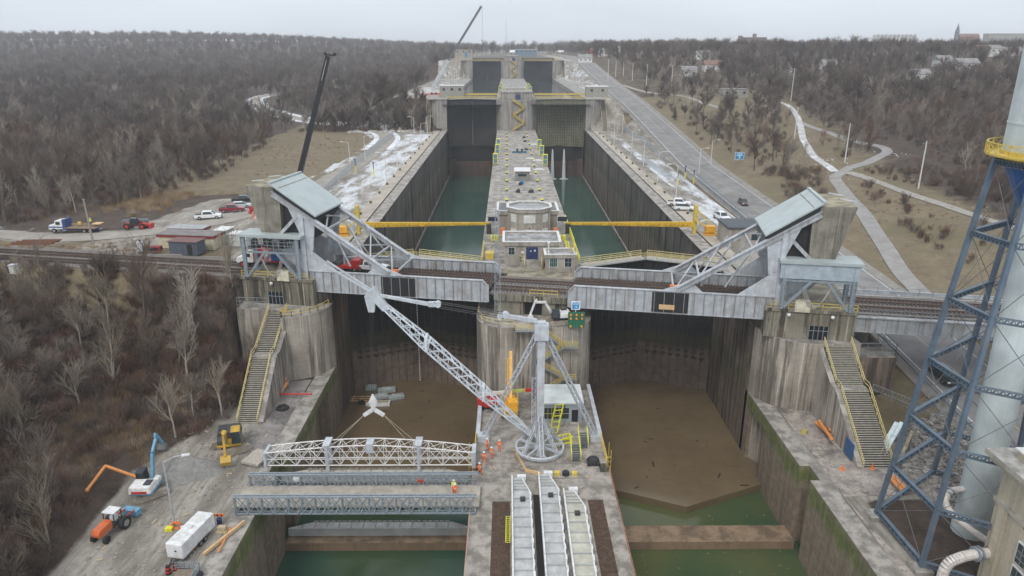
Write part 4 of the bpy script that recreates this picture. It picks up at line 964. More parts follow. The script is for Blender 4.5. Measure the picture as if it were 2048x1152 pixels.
for z in (18.9,16.0):
    MB().box(3.1,5.4,135.86,136,z,z+1.6).build('shutter',sh,t)
    for s_ in (-1,1):
        c=Vector((4.25+s_*3.1,137.1,0)); d=Vector((s_*2.1,2.2,0)).normalized(); n=Vector((d.y*s_*-1 if 0 else -d.y*s_*-1,0,0)); n=Vector((s_*.72,-.69,0))
        a=c-d*.75+n*.02; b2=c+d*.75+n*.02
        MB().hexa([q+Vector((0,0,z)) for q in (a,b2,b2-n*.05,a-n*.05)],[q+Vector((0,0,z+1.6)) for q in (a+n*.06,b2+n*.06,b2-n*.05,a-n*.05)]).build('shutter',sh,t)
MB().ball((4.25,135.9,17.9),.14).build('wall_lamp',black,t)
t=T('machine_house','long flat-roofed machine house with three roof openings behind the control tower','building',(4.1,145.5,14.2))
MB().box(-2.0,10.3,145.5,154,14.2,19.0).build('walls',beige,t); flatroof(t,[(-2.3,145.2),(10.6,145.2),(10.6,154.3),(-2.3,154.3)],18.9,.4)
MB().box(-1.5,-.4,146,153.4,18.96,19.2).box(8.6,9.8,146,153.4,18.96,19.2).box(3.6,6.9,149.5,153,18.96,19.25).build('roof_opening',M('dark_pane',(.025,.035,.04),.3),t)
t=T('gantry_beam','yellow lifting beam on short posts behind the machine house','gantry beam',(4,157,14.2))
MB().beam((.3,157,17),(8.3,157,17),.7,.9).build('beam',ylw,t); MB().beam((.5,157,14.2),(.5,157,16.6),.3).beam((8.2,157,14.2),(8.2,157,16.6),.3).build('post',ylw,t)
for x,lb in ((-3.0,'black sign board on a post left of the control tower'),(10.9,'black sign board on a post right of the control tower')):
    t=T('sign_board',lb,'sign',(x,139.2,14.2)); MB().tube((x,139.2,14.2),(x,139.2,19.3),.1).build('post',M('pole_grey',(.35,.36,.38),.5,.3),t); MB().box(x-.95,x+.95,139.0,139.1,18.6,19.5).build('board',M('board_black',(.012,.016,.04),.5),t)
# lattice antenna mast
t=T('lattice_mast','slender galvanised lattice mast rising beside the control buildings','mast',(-1.6,103.1,10.9))
MB().lattice((-1.6,103.1,10.9),(-1.6,103.1,28.6),.95,.95,.5,.5,26,.09,.05,up=(0,1,0)).build('lattice',galv,t); MB().tube((-1.6,103.1,28.6),(-1.6,103.1,29.4),.06).box(-2.0,-1.2,103,103.2,28.2,28.4).build('antenna',white,t); MB().box(-2.3,-1,102.5,103.7,10.9,11.05).build('base',CD,t)
# ================= DERRICK =================
t=T('derrick_crane','tall pale grey stiff-leg derrick with lattice boom lifting the white truss','derrick crane',(4.2,83.1,0))
c0=Vector((4.2,83.1,1.0)); m=MB(); m.ring(c0,3.15,.16,40).ring(c0-Vector((0,0,.3)),3.12,.07,40)
for i in range(8):
    a=i*math.pi/4+.2; m.beam(c0,c0+Vector((math.cos(a)*3.1,math.sin(a)*3.1,0)),.22,.3)
m.build('slewing_wheel',lgrey,t); MB().tube((4.2,83.1,0),(4.2,83.1,1.3),.9,.75,14).build('pedestal',lgrey,t)
MB().beam((4.2,83.1,1.2),(4.2,83.1,17.2),.95,.85).build('mast',lgrey,t)
m=MB(); m.lattice((3.35,83.4,4.5),(3.35,83.4,11),.5,.5,.5,.5,14,.07,.05); m.build('mast_ladder',lgrey,t); MB().beam((3.3,83.5,8),(3.3,83.5,16),.45,.45).build('cable_duct',M('dark_duct',(.13,.14,.15),.6),t)
m=MB()
for a in (.6,2.3,3.9,5.5): m.lattice((4.2,83.1,5.6),c0+Vector((3*math.cos(a),3*math.sin(a),.2)),.3,.3,.35,.35,8,.08,.05)
m.lattice((4.2,82.6,5.8),(4.35,80.2,1.2),.45,.35,.45,.35,9,.1,.07); m.build('mast_brace',lgrey,t)
MB().box(3.3,5.1,82.4,83.8,16.5,18.5).cbox((4.2,83.1,18.5),1.1,.9,.3).build('mast_head',lgrey,t)
for x in (-3.4,12.1):
    MB().lattice((x,86.5,.5),(4.2+(.5 if x>4 else -.5),83.4,17.0),.55,.55,.55,.55,22,.15,.075).build('stiff_leg',lgrey,t); MB().cbox((x,86.5,0),1.6,1.4,.9).build('leg_foot',lgrey,t)
    xx=-4.2 if x<0 else 12.7; MB().beam((xx,86.5,.5),(xx*1.0,101 if x<0 else 102,.5),.55,.7).build('sill_beam',lgrey,t)
P0=Vector((3.9,83.3,1.9)); P1=Vector((-17.0,83.0,22.6)); d=(P1-P0)
m=MB(); a=P0+d*.05; bmid=P0+d*.34; c_=P0+d*.68; e_=P0+d*.92
m.lattice(a,bmid,.45,.45,1.3,1.3,10,.16,.09,up=(0,1,0)); m.lattice(bmid,c_,1.3,1.3,1.35,1.35,12,.17,.09,up=(0,1,0)); m.lattice(c_,e_,1.35,1.35,.6,.6,9,.16,.09,up=(0,1,0)); 
for q in (bmid,c_): m.cbox(q-Vector((0,0,.9)),.35,1.7,1.9)
m.build('boom',M('boom_paint',(.60,.64,.68),.5,.1,s=1.5,dirt=(.4,.42,.45),da=.4),t)
MB().hexa([e_+Vector(q) for q in ((-.2,-.35,-.6),(.6,-.35,-.2),(.6,.35,-.2),(-.2,.35,-.6))],[P1+Vector(q) for q in ((-.5,-.35,.2),(.6,-.35,.9),(.6,.35,.9),(-.5,.35,.2))]).build('boom_head',lgrey,t)
m=MB(); 
for s_ in (-.35,.35): m.beam(P1+Vector((.2,s_,.3)),P1+Vector((-5.2,s_*2,4.0)),.16,.22)
m.build('boom_jib',lgrey,t)
m=MB(); m.hexa([Vector((-17.35,82.8,20.2)),Vector((-16.6,82.8,20.2)),Vector((-16.6,83.3,20.2)),Vector((-17.35,83.3,20.2))],[Vector((-17.7,82.7,22.3)),Vector((-16.3,82.7,22.3)),Vector((-16.3,83.4,22.3)),Vector((-17.7,83.4,22.3))]); m.build('upper_block',lgrey,t)
MH=Vector((3.6,83.1,18.9)); g1=MH+(P1-MH)*.2; g2=MH+(P1-MH)*.62; g3=MH+(P1-MH)*.72
MB().beam(MH,g1,.35,.5).cbox(g1-Vector((0,0,.35)),1.3,.55,.65).tube(g1+Vector((.2,-.35,.1)),g1+Vector((.2,.35,.1)),.42,.42,12).tube(g1+Vector((-.5,-.35,-.1)),g1+Vector((-.5,.35,-.1)),.32,.32,12).build('gooseneck_arm',lgrey,t)
m=MB()
for s_ in (-.3,.3):
    for z in (-.3,.3): m.tube(g1+Vector((0,s_,z)),g2+Vector((0,s_,z)),.05,.05,5)
m.build('topping_cables',cable,t); MB().cbox(g2-Vector((0,0,.3)),1.4,.55,.6).tube(g2+Vector((.5,-.35,0)),g2+Vector((.5,.35,0)),.38,.38,12).beam(g2+Vector((-.6,.2,0)),P1,.22,.35).beam(g2+Vector((-.6,-.2,0)),P1,.22,.35).build('topping_link',lgrey,t)
H0=Vector((-17.4,82.2,8.4))
m=MB(); 
for s_ in (-.12,.12): m.tube((-17+s_,82.9,20.2),H0+Vector((s_,0,.6)),.025,.025,4)
m.build('hoist_cable',cable,t)
m=MB(); m.hexa([H0+Vector(q) for q in ((-.15,-.15,-1.4),(.15,-.15,-1.4),(.15,.15,-1.4),(-.15,.15,-1.4))],[H0+Vector(q) for q in ((-.55,-.2,-.2),(.55,-.2,-.2),(.55,.2,-.2),(-.55,.2,-.2))]); m.hexa([H0+Vector(q) for q in ((-.55,-.2,-.2),(.55,-.2,-.2),(.55,.2,-.2),(-.55,.2,-.2))],[H0+Vector(q) for q in ((-.1,-.1,.8),(.1,-.1,.8),(.1,.1,.8),(-.1,.1,.8))]); m.beam(H0+Vector((0,0,-1.3)),H0+Vector((-1.3,0,-2.2)),.3,.45).beam(H0+Vector((0,0,-1.3)),H0+Vector((1.3,0,-2.2)),.3,.45)
m.build('hook_block',white,t)
# lifting truss
LT=T('lifting_truss','long white tubular lifting truss hung from the derrick over the western basin','lifting truss',(-18,81,0))
xa,xb=-31.2,-4.7
def zt(x): return 1.9+1.1*(1-abs((x+18)/13.3)**1.6)
m=MB(); N=14
for y in (80.1,81.9):
    for i in range(N):
        a=xa+(xb-xa)*i/N; b=xa+(xb-xa)*(i+1)/N
        m.tube((a,y,zt(a)),(b,y,zt(b)),.085,.085,6).tube((a,y,.1),(b,y,.1),.085,.085,6)
        if i%2==0: m.tube((a,y,.1),(b,y,zt(b)),.06,.06,5).tube((a,y,zt(a)),(b,y,.1),.04,.04,5)
        else: m.tube((a,y,zt(a)),(b,y,.1),.06,.06,5).tube((a,y,.1),(b,y,zt(b)),.04,.04,5)
        m.tube((a,y,.1),(a,y,zt(a)),.05,.05,5)
        if y<81: m.tube((a,80.1,zt(a)),(b,81.9,zt(b)),.04,.04,5).tube((a,80.1,.1),(a,81.9,.1),.05,.05,5).tube((a,80.1,zt(a)),(a,81.9,zt(a)),.05,.05,5)
    m.tube((xb,y,.1),(xb,y,zt(xb)),.08).tube((xa,y,1),(xb,y,1),.05,.05,5)
m.build('truss_frame',M('truss_white',(.70,.68,.66),.5,s=3,dirt=(.45,.42,.38),da=.4),LT)
for x in (-23.4,-11.6): MB().box(x-.2,x+.2,80,80.25,-.7,3.0).box(x-.2,x+.2,81.75,82,-.7,3.0).box(x-.45,x+.45,79.9,82.1,2.9,3.1).build('lifting_post',lgrey,LT)
MB().box(-18.3,-17.4,80.0,81.6,1.9,3.2).build('hydraulic_box',lgrey,LT); MB().box(xb,xb+.5,79.8,82.2,-.2,2).box(xa-.3,xa,79.8,82.2,-.2,2).build('end_frame',lgrey,LT)
m=MB()
for x in (-22.5,-12.5):
    for s_ in (-.15,.15): m.tube(H0+Vector((-1.3 if x<-17 else 1.3,0,-2.2)),(x,81+s_*5,2.95),.035,.035,4)
m.build('slings',M('sling',(.35,.31,.24),.8),LT)
# stoplogs
slc=M('stoplog_grey',(.42,.43,.43),.7,s=1.,dirt=(.27,.26,.23),da=.8,streak=.2); slb=M('stoplog_beige',(.48,.44,.37),.8,s=1.2,dirt=(.22,.2,.16),da=.8); sfr=M('stoplog_face',(.36,.375,.375),.6,s=.5,dirt=(.28,.27,.25),da=.5,streak=.3)
def stoplog_x(label,x0,x1,y,z,mat,grp):
    t=T('stoplog',label,'stoplog',((x0+x1)/2,y,z),group=grp)
    MB().box(x0,x1,y-1.05,y-.9,z,z+1.15).build('front_plate',sfr,t)
    m=MB(); m.prism([(x0,y-.9),(x1,y-.9),(x1,y-.2),(x1-2.8,y+.95),(x0+2.8,y+.95),(x0,y-.2)],z+.55,z+.7); m.prism([(x0,y-.9),(x1,y-.9),(x1,y-.2),(x1-2.8,y+.95),(x0+2.8,y+.95),(x0,y-.2)],z+.05,z+.15); m.build('web_plate',mat,t)
    m=MB()
    n=15
    for i in range(n+1):
        x=x0+(x1-x0)*i/n; yy=y+.93 if x0+2.8<x<x1-2.8 else y-.2+1.15*min(abs(x-x0),abs(x1-x))/2.8; m.beam((x,y-.9,z+.74),(x,yy,z+.74),.12,.12)
    for i in range(24):
        x=x0+2.9+(x1-x0-5.8)*i/24; m.box(x,x+.6,y+.9,y+1.08,z+.4,z+.85)
    m.box(x0+.1,x1-.1,y-.88,y-.84,z+.6,z+.76); m.build('ribs',M('rib_dark',(.28,.28,.26),.8,s=2),t); return t
stoplog_x('hanging stoplog beam under the white lifting truss, just behind the panel bridge',-29.3,-5.1,80.2,-1.9,slb,'stoplogs in the basin')
stoplog_x('stoplog beam resting low on the sill of the western basin',-29.3,-4.9,80.6,-10.4,slc,'stoplogs in the basin')
for x0,x1,y1,lb in ((.5,2.55,76.3,'leftmost of three long white stoplogs lying on the centre pier'),(3.85,5.95,77.1,'middle and longest of three white stoplogs lying on the centre pier'),(6.7,8.8,73.6,'rightmost cream stoplog of three lying on the centre pier')):
    t=T('stoplog',lb,'stoplog',((x0+x1)/2,y1-6,0),group='stoplogs laid on the pier'); y0=55
    mt=slc if x0<6 else M('stoplog_cream',(.45,.44,.37),.7,s=1.,dirt=(.35,.33,.27),da=.5)
    m=MB(); m.prism([(x0,y0),(x1,y0),(x1,y1-3.2),(x0+1.0,y1),(x0,y1)],.55,.68); m.prism([(x0,y0),(x1,y0),(x1,y1-3.2),(x0+1.0,y1),(x0,y1)],.02,.12); m.build('web_plate',mt,t)
    MB().box(x0-.12,x0+.05,y0,y1,0,1.0).build('front_plate',white,t)
    m=MB(); m.beam((x1+.05,y0,.6),(x1+.05,y1-3.2,.6),.14,.5).beam((x1+.05,y1-3.2,.6),(x0+1.15,y1-.1,.6),.14,.5).box(x0+.6,x0+1.7,y1-.2,y1+.4,.3,.9)
    for i in range(11): m.box(x1+.08,x1+.2,y1-4.2-i*1.7,y1-3.4-i*1.7,.3,.95)
    m.build('edge_flange',white,t)
    m=MB()
    for i in range(13):
        y=y1-.7-i*(.65 if i<4 else 0)-(0 if i<4 else 2.0+(i-4)*1.75); m.beam((x0,y,.75),(min(x1,x0+1.0+(y1-y)*.47),y,.75),.12,.16)
    m.box(x0+.06,x0+.1,y0,y1-.1,.66,.78); m.build('ribs',sfr,t); MB().box(x0+.9,x0+1.5,y1-5,y1-4.4,.7,1.0).build('lifting_eye',dsteel,t)
# panel bridge
t=T('panel_bridge','grey steel panel truss footbridge crossing the western basin with two workers on it','bridge',(-18,72.4,0))
for y,z1,dy in ((69.9,2.35,.45),(75.0,2.0,.45)):
    m=MB(); x0,x1=-31.6,-3.7; n=9
    for yy in (y,y+dy):
        for z in (.15,z1): m.beam((x0,yy,z),(x1,yy,z),.16,.16)
        for i in range(n):
            a=x0+(x1-x0)*i/n; w_=(x1-x0)/n; mz=(z1+.15)/2
            for p,q in (((a,.15),(a+w_/2,z1)),((a+w_/2,z1),(a+w_,.15)),((a,z1),(a+w_/2,.15)),((a+w_/2,.15),(a+w_,z1))): m.beam((p[0],yy,p[1]),(q[0],yy,q[1]),.08,.08)
            m.beam((a,yy,.15),(a,yy,z1),.13,.13); m.beam((a+w_/2,yy,.15),(a+w_/2,yy,z1),.07)
            m.cbox((a+w_/2,yy,mz-.15),.35,.1,.3)
    for i in range(100): x=x0+(x1-x0)*i/100; m.beam((x,y,z1),(x+.14,y+dy,z1),.06)
    m.build('truss_panel',galv,t)
MB().box(-32.2,-3.4,70.6,74.8,.45,.6).build('deck',M('deck_planks',(.36,.33,.28),.9,s=1.,dirt=(.22,.19,.15),da=.7),t)
m=MB()
for i in range(20): m.beam((-31.6+i*1.46,69.7,.3),(-31.6+i*1.46,75.6,.3),.14,.2)
m.build('cross_beams',galv,t); MB().rail([(-31.6,74.5,.6),(-3.7,74.5,.6)],1.0,3.,.025,1).build('kerb_rail',galv,t)
MB().box(-26.2,-25.5,74.85,74.9,1.2,1.8).build('notice_plate',white,t); MB().box(-11.1,-10.4,74.85,74.9,1.,1.45).build('warning_plate',red,t)
# ================= VEHICLES =================
tyre=M('tyre',(.02,.02,.02),.85,s=4); rimm=M('wheel_rim',(.35,.35,.35),.4,.5,s=4); lampw=M('headlight',(.75,.75,.7),.2,s=3)
def wheels(t,xs,hw,r=.38,wd=.26,rim=None):
    for x in xs:
        for s_ in (-1,1):
            w_=MB().tube((x,s_*(hw-wd),r),(x,s_*hw,r),r,r,14).build('wheel',tyre,t); MB().tube((x,s_*(hw-.03),r),(x,s_*(hw+.02),r),r*.55,r*.55,10).build('rim',rim or rimm,w_)
def vehicle(kind,label,cat,col,p,hd,s_=1.,name=None,group=None):
    t=T(name or kind,label,cat,p,R(hd),group=group,local=True); pm=M('carpaint_%02d%02d%02d'%tuple(int(c*99) for c in col),col,.3,.0,.06,s=1.); pm.node_tree.nodes['Principled BSDF'].inputs['Coat Weight'].default_value=.5
    if kind=='pickup':
        MB().yprof([(-2.85,.45),(2.75,.45),(2.85,.7),(2.8,1.05),(1.6,1.18),(-2.9,1.15),(-2.95,.6)],-.98,.98).build('body',pm,t,bevel=.06)
        MB().hexa([(-1.35,-.92,1.15),(1.55,-.92,1.15),(1.55,.92,1.15),(-1.35,.92,1.15)],[(-1.2,-.72,1.9),(.65,-.72,1.9),(.65,.72,1.9),(-1.2,.72,1.9)]).build('cab',pm,t,bevel=.05)
        for s in (-1,1): MB().hexa([(-1.1,s*.935,1.25),(1.1,s*.935,1.25),(1.1,s*.9,1.25),(-1.1,s*.9,1.25)],[(-1.0,s*.765,1.8),(.6,s*.765,1.8),(.6,s*.7,1.8),(-1.0,s*.7,1.8)]).build('side_window',glass,t)
        MB().hexa([(.98,-.8,1.2+.02),(1.5,-.8,1.2),(1.5,.8,1.2),(.98,.8,1.22)],[(.68,-.66,1.86),(.76,-.66,1.82),(.76,.66,1.82),(.68,.66,1.86)]).build('windscreen',glass,t)
        MB().box(-2.8,-1.42,-.82,.82,1.1,1.2).build('cargo_bed',black,t); wheels(t,(-1.85,1.85),1.0,.42); 
        for s in (-1,1): MB().box(2.78,2.88,s*.75-.18,s*.75+.18,.8,1.0).build('headlight',lampw,t)
        MB().box(2.78,2.92,-.9,.9,.45,.62).box(2.8,2.87,-.5,.5,.7,1.).build('bumper',M('bumper_dark',(.06,.06,.06),.5),t)
    else:
        L=2.35 if kind=='car' else 2.45; H=1.42 if kind=='car' else 1.75; B=.95 if kind=='car' else 1.08
        MB().yprof([(-L,.4),(L-.05,.35),(L,.6),(L-.15,.85),(1.0,B),(-L+.1,B+.05),(-L-.03,.6)],-.92,.92).build('body',pm,t,bevel=.07)
        MB().hexa([(-L+.15,-.86,B),(1.25,-.86,B),(1.25,.86,B),(-L+.15,.86,B)],[(-L+.55,-.64,H),(.35,-.64,H),(.35,.64,H),(-L+.55,.64,H)]).build('cabin',glass,t,bevel=.04)
        MB().hexa([(-L+.5,-.66,H-.03),(.35,-.66,H-.03),(.35,.66,H-.03),(-L+.5,.66,H-.03)],[(-L+.6,-.6,H+.04),(.25,-.6,H+.04),(.25,.6,H+.04),(-L+.6,.6,H+.04)]).build('roof',pm,t)
        wheels(t,(-1.4,1.4),.93,.34,.22)
        for s in (-1,1): MB().box(L-.16,L-.02,s*.7-.17,s*.7+.17,.62,.78).build('headlight',lampw,t)
    t.scale=(s_,)*3; return t
def g(px,py,z=None): return GT(px,py) if z is None else D2(px,py,z)
W_=(.72,.73,.74)
vehicle('pickup','white pickup truck parked on the dirt road, nearest of the row by the reeds','pickup truck',W_,g(419,437),14,name='parked_pickup')
vehicle('pickup','dark red pickup truck parked beyond the nearest white pickup','pickup truck',(.22,.015,.03),g(466,423),14,name='parked_pickup')
vehicle('car','silver car half hidden behind the red pickup','car',(.5,.52,.55),g(484,414),14,name='parked_car')
vehicle('pickup','black pickup truck parked farthest, beside the concrete counterweight','pickup truck',(.015,.015,.02),g(490,404),8,name='parked_pickup')
vehicle('pickup','white pickup on the eastern quay, the farther of the two side by side','pickup truck',W_,g(1358,412,14.25),-12,name='parked_pickup')
vehicle('suv','white van-like car on the eastern quay in front of the farther pickup','car',W_,g(1369,421,14.25),-12,name='parked_car')
vehicle('pickup','white pickup facing the camera by the east fence near the yellow crane','pickup truck',W_,g(1443,440,14.25),-82,name='parked_pickup')
vehicle('suv','dark maroon car driving toward the camera on the road','car',(.05,.012,.02),g(1487,410),-92,name='moving_car')
vehicle('suv','dark green car driving on the road under the viaduct behind the blue tower legs','car',(.02,.03,.03),g(1889,762),-92,1.1,name='moving_car')
vehicle('pickup','white pickup with open doors standing on the western bridge deck','pickup truck',W_,UV(-25.0,6.5,15.05),-14,name='parked_pickup')
def truckcab(t,pm,x,accent=None):
    MB().yprof([(x-1.3,.9),(x+1.9,.7),(x+2.1,1.2),(x+1.8,1.75),(x+.6,1.95),(x+.35,2.75),(x-1.3,2.85)],-1.15,1.15).build('cab',pm,t,bevel=.08)
    MB().hexa([(x+.35,-1.0,1.98),(x+.62,-1.,1.98),(x+.62,1.,1.98),(x+.35,1.,1.98)],[(x+.3,-.95,2.65),(x+.42,-.95,2.65),(x+.42,.95,2.65),(x+.3,.95,2.65)]).build('windscreen',glass,t)
    for s in (-1,1): MB().box(x-.75,x+.2,s*1.15-.02,s*1.15+.02,1.85,2.5).build('side_window',glass,t)
    if accent: MB().box(x-1.9,x-1.3,-1.2,1.2,.8,3.0).build('sleeper_box',accent,t)
    for s in (-1,1): MB().tube((x-1.4,s*.95,1),(x-1.4,s*.95,3.4),.08).build('exhaust_stack',rimm,t)
t=T('flatbed_truck','white and blue flatbed truck carrying timber beside the forest edge','truck',g(158,463),R(176),local=True)
bl=M('deep_blue_paint',(.03,.06,.20),.45,s=2); truckcab(t,white,3.6,bl); MB().box(2.1,5.6,-1.18,1.18,1.2,1.45).build('blue_stripe',bl,t)
MB().box(-5,2.0,-1.25,1.25,1.05,1.25).build('flat_bed',M('bed_timber',(.22,.16,.11),.9,s=2),t); MB().box(-4.8,5,-.5,.5,.6,1.05).build('chassis',bl,t); wheels(t,(4.4,-2.4,-3.7),1.25,.52,.35)
t=T('timber_load','load of timber frames and a yellow drum on the flatbed truck','timber load',g(165,461)+Vector((0,0,1.26)),R(176),local=True)
m=MB(); 
for i in range(6): m.beam((-4.2+i*.9,-1,.1),(-3.6+i*.95,1,.55),.15,.15)
m.box(-5.0,-3.2,-.9,.9,.5,.62); m.build('timbers',tan,t); MB().tube((0,0,.1),(0,0,.8),.4).build('drum',ylw,t)
t=T('boom_truck','white cabbed red boom truck standing on the track beside the western bridge frame','truck',UV(-44.4,6.3,14.9),R(170),local=True)
truckcab(t,white,3.2); MB().box(1.2,1.8,-1.25,1.25,1.2,3.1).build('red_headboard',red,t); MB().box(-6.5,1.2,-1.25,1.25,1.1,1.35).build('red_bed',red,t); MB().box(-6.3,4.5,-.5,.5,.6,1.1).build('chassis',dsteel,t); wheels(t,(4.1,-3.2,-4.6),1.25,.52,.35,red)
MB().beam((.9,0,1.3),(.7,0,3.4),.35).beam((.7,0,3.3),(-2.6,.1,2.6),.3).build('loader_crane',red,t); MB().box(-3.6,-1.4,-1.1,1.1,1.36,2.9).build('blue_tank',M('mid_blue',(.03,.12,.33),.5,s=2),t)
t=T('rail_crane_truck','small red maintenance truck with folded crane on the bridge deck behind the white pickup','maintenance truck',UV(-29.3,6.4,15.05),R(-12),local=True)
MB().box(-2.4,2.4,-1.05,1.05,.5,1.0).build('chassis',red,t); MB().box(.9,2.3,-1.0,1.0,1,2.0).build('crew_box',red,t); wheels(t,(-1.6,1.6),1.05,.4); MB().beam((-.6,0,1),(-.6,0,2.3),.3).beam((-.6,0,2.2),(2.4,0,2.6),.22).build('crane_arm',lgrey,t); MB().box(-2.3,-1,-1,1,1,1.5).build('tool_bin',M('machine_dark',(.08,.08,.08),.6),t)
t=T('telehandler','red telehandler with grey boom and red wheels parked by the forest edge','telehandler',g(277,456),R(178),local=True)
MB().box(-2.6,2.5,-.7,.7,.7,1.25).build('chassis',red,t); MB().box(-.8,1.2,-1.15,-.3,.8,1.9).build('engine_cover',M('bright_red',(.62,.05,.03),.4,s=2),t); MB().hexa([(-.7,.2,1),(1.0,.2,1),(1.0,1.15,1),(-.7,1.15,1)],[(-.5,.25,2.5),(.8,.25,2.5),(.8,1.05,2.5),(-.5,1.05,2.5)]).build('cab',glass,t)
MB().beam((-2.9,0,2.1),(3.0,0,1.7),.55,.5).beam((3.0,0,1.8),(3.3,0,.6),.3,.3).build('boom',M('boom_grey',(.16,.18,.2),.5,s=2),t); MB().box(-3.4,-3.1,-.9,.9,.2,1.2).box(-3.1,-2.4,-.8,.8,.9,1.2).build('fork_carriage',red,t); wheels(t,(-1.7,1.7),1.25,.68,.42,red)
# excavators
def excavator(label,p,hd,hs,body,trim,boomc,s_=1.,pose=None,cabc=None,tip=None):
    t=T('excavator',label,'excavator',p,R(hd),local=True)
    for s in (-1,1):
        k=MB(); pr=[(-2.0,.45),(-1.75,.1),(1.75,.1),(2.1,.45),(1.8,.85),(-1.75,.85)]; k.yprof(pr,s*1.35-.3,s*1.35+.3)
        for i in range(13): k.box(-1.8+i*.28,-1.66+i*.28,s*1.35-.33,s*1.35+.33,.84,.92)
        k.build('track',M('track_muddy',(.33,.29,.235),.9,s=2,dirt=(.08,.07,.06),da=.6),t)
    c_,s2=math.cos(R(hs)),math.sin(R(hs)); 
    def r_(pts): return [(x*c_-y*s2,x*s2+y*c_,z) for x,y,z in pts]
    def rb(x0,x1,y0,y1,z0,z1,tx=0): return r_([(x0,y0,z0),(x1,y0,z0),(x1,y1,z0),(x0,y1,z0)]),r_([(x0+tx,y0+tx,z1),(x1-tx,y0+tx,z1),(x1-tx,y1-tx,z1),(x0+tx,y1-tx,z1)])
    MB().hexa(*rb(-.9,.9,-.9,.9,.5,1.05)).build('turntable',dsteel,t)
    MB().hexa(*rb(-2.0,1.2,-1.3,1.3,1.05,1.4)).build('deck',trim,t,bevel=.08); MB().hexa(*rb(-2.3,-.1,-1.35,1.35,1.4,2.35,.12)).hexa(*rb(-.1,1.2,-1.3,-.5,1.4,2.0,.06)).build('engine_house',body,t,bevel=.14); MB().hexa(*rb(-2.34,-2.3,-.9,.9,1.55,1.85)).build('marker_stripe',red if trim is not black else trim,t); MB().hexa(*rb(-1.7,-.6,-1.1,-.3,2.35,2.45)).build('engine_grille',dsteel,t)
    cb=MB().hexa(*rb(-.1,1.45,.35,1.35,1.5,3.0,.08)).build('cab',cabc or glass,t,bevel=.06); MB().hexa(*rb(-.12,1.4,.33,1.37,3.0,3.08,.1)).build('cab_roof',trim if cabc is None else cabc,cb,world=False)
    P=pose or [(1.0,1.6),(2.6,4.6),(4.6,4.3),(5.6,2.2),(5.2,.9)]
    def q(x,z): return r_([(x,-.2,z)])[0]
    MB().beam(q(*P[0]),q(*P[1]),.3,.46).beam(q(*P[1]),q(*P[2]),.28,.4).tube(q(P[1][0],P[1][1]),q(P[1][0]+.05,P[1][1]+.05),.3).build('boom',boomc,t); MB().beam(q(P[2][0]-.3,P[2][1]+.1),q(P[2][0]-.1,P[2][1]+.6),.26,.3).beam(q(P[2][0],P[2][1]+.35),q(*P[3]),.24,.34).build('stick',boomc,t)
    MB().beam(q(P[0][0]+.5,P[0][1]+.2),q((P[0][0]+P[1][0])/2+.5,(P[0][1]+P[1][1])/2),.12).build('hydraulic_ram',rimm,t)
    bx,bz=P[3]; ex,ez=P[4]; d=Vector((ex-bx,0,ez-bz)).normalized(); n=Vector((-d.z,0,d.x)); L=1.0
    b0=Vector((bx,0,bz)); prof=[b0,b0+d*.5+n*.55,b0+d*L+n*.35,b0+d*L*1.05-n*.15,b0+d*.7-n*.5,b0+d*.1-n*.35]
    MB().hexa(r_([(v.x,-.75,v.z) for v in prof]),r_([(v.x,.35,v.z) for v in prof])).build('bucket',tip or boomc,t)
    t.scale=(s_,)*3; return t
wp=M('machine_white',(.68,.68,.66),.45,s=2,dirt=(.45,.4,.33),da=.5); catY=M('machine_yellow',(.50,.31,.03),.5,s=1.5,dirt=(.22,.16,.08),da=.6); skb=M('machine_sky_blue',(.13,.31,.45),.45,s=2)
excavator('white and sky-blue excavator with black cab on the gravel yard, boom raised',g(300,985,0),40,52,wp,skb,skb,.98,[(1.0,1.6),(2.0,4.6),(3.6,5.9),(4.9,4.2),(4.6,3.2)],cabc=M('cab_black',(.02,.022,.025),.4),tip=M('bucket_dark',(.12,.12,.12),.6))
excavator('large mud-yellow excavator with its bucket resting on the western yard',g(462,898,0),35,-108,M('engine_dark',(.05,.05,.045),.5,s=2),catY,catY,1.15,[(1.0,1.6),(2.3,3.6),(3.3,3.3),(3.9,1.5),(3.9,.3)])
excavator('small white excavator on the nose pier in front of the dark doorway',UV(8.2,-1.6,10.9),15,172,wp,black,wp,.82,[(1.0,1.7),(2.5,4.2),(4.3,4.3),(5.3,1.9),(5.1,.9)])
t=T('mobile_crane','amber telescopic crane with upright boom on the deck behind the derrick','crane',g(1018,822,0),R(90),local=True)
MB().box(-2.6,2.2,-1.2,1.2,.5,1.3).build('carrier',catY,t); MB().box(-1.8,-.2,-1.15,.2,1.3,2.3).build('cab',M('amber_paint',(.72,.36,.03),.45,s=2),t); MB().box(-.3,1.6,-.8,.8,1.3,2.1).build('counterweight_box',MATS['amber_paint'],t); wheels(t,(-1.8,1.5),1.2,.5,.35)
MB().beam((0,-.2,1.9),(2.6,-.2,8.6),.45,.5).build('boom',M('boom_amber',(.78,.46,.12),.5,s=2),t); MB().beam((0.2,.25,1.9),(2.2,.25,7.6),.22,.22).build('boom_ram',MATS['amber_paint'],t); MB().rail([(-2.4,-1.25,1.3),(2,-1.25,1.3)],1,1,.05,2).build('handrail',ylw,t)
t=T('red_lift_truck','red lift truck with long striped boom lying across the deck behind the derrick','lift truck',g(975,812,0),0)
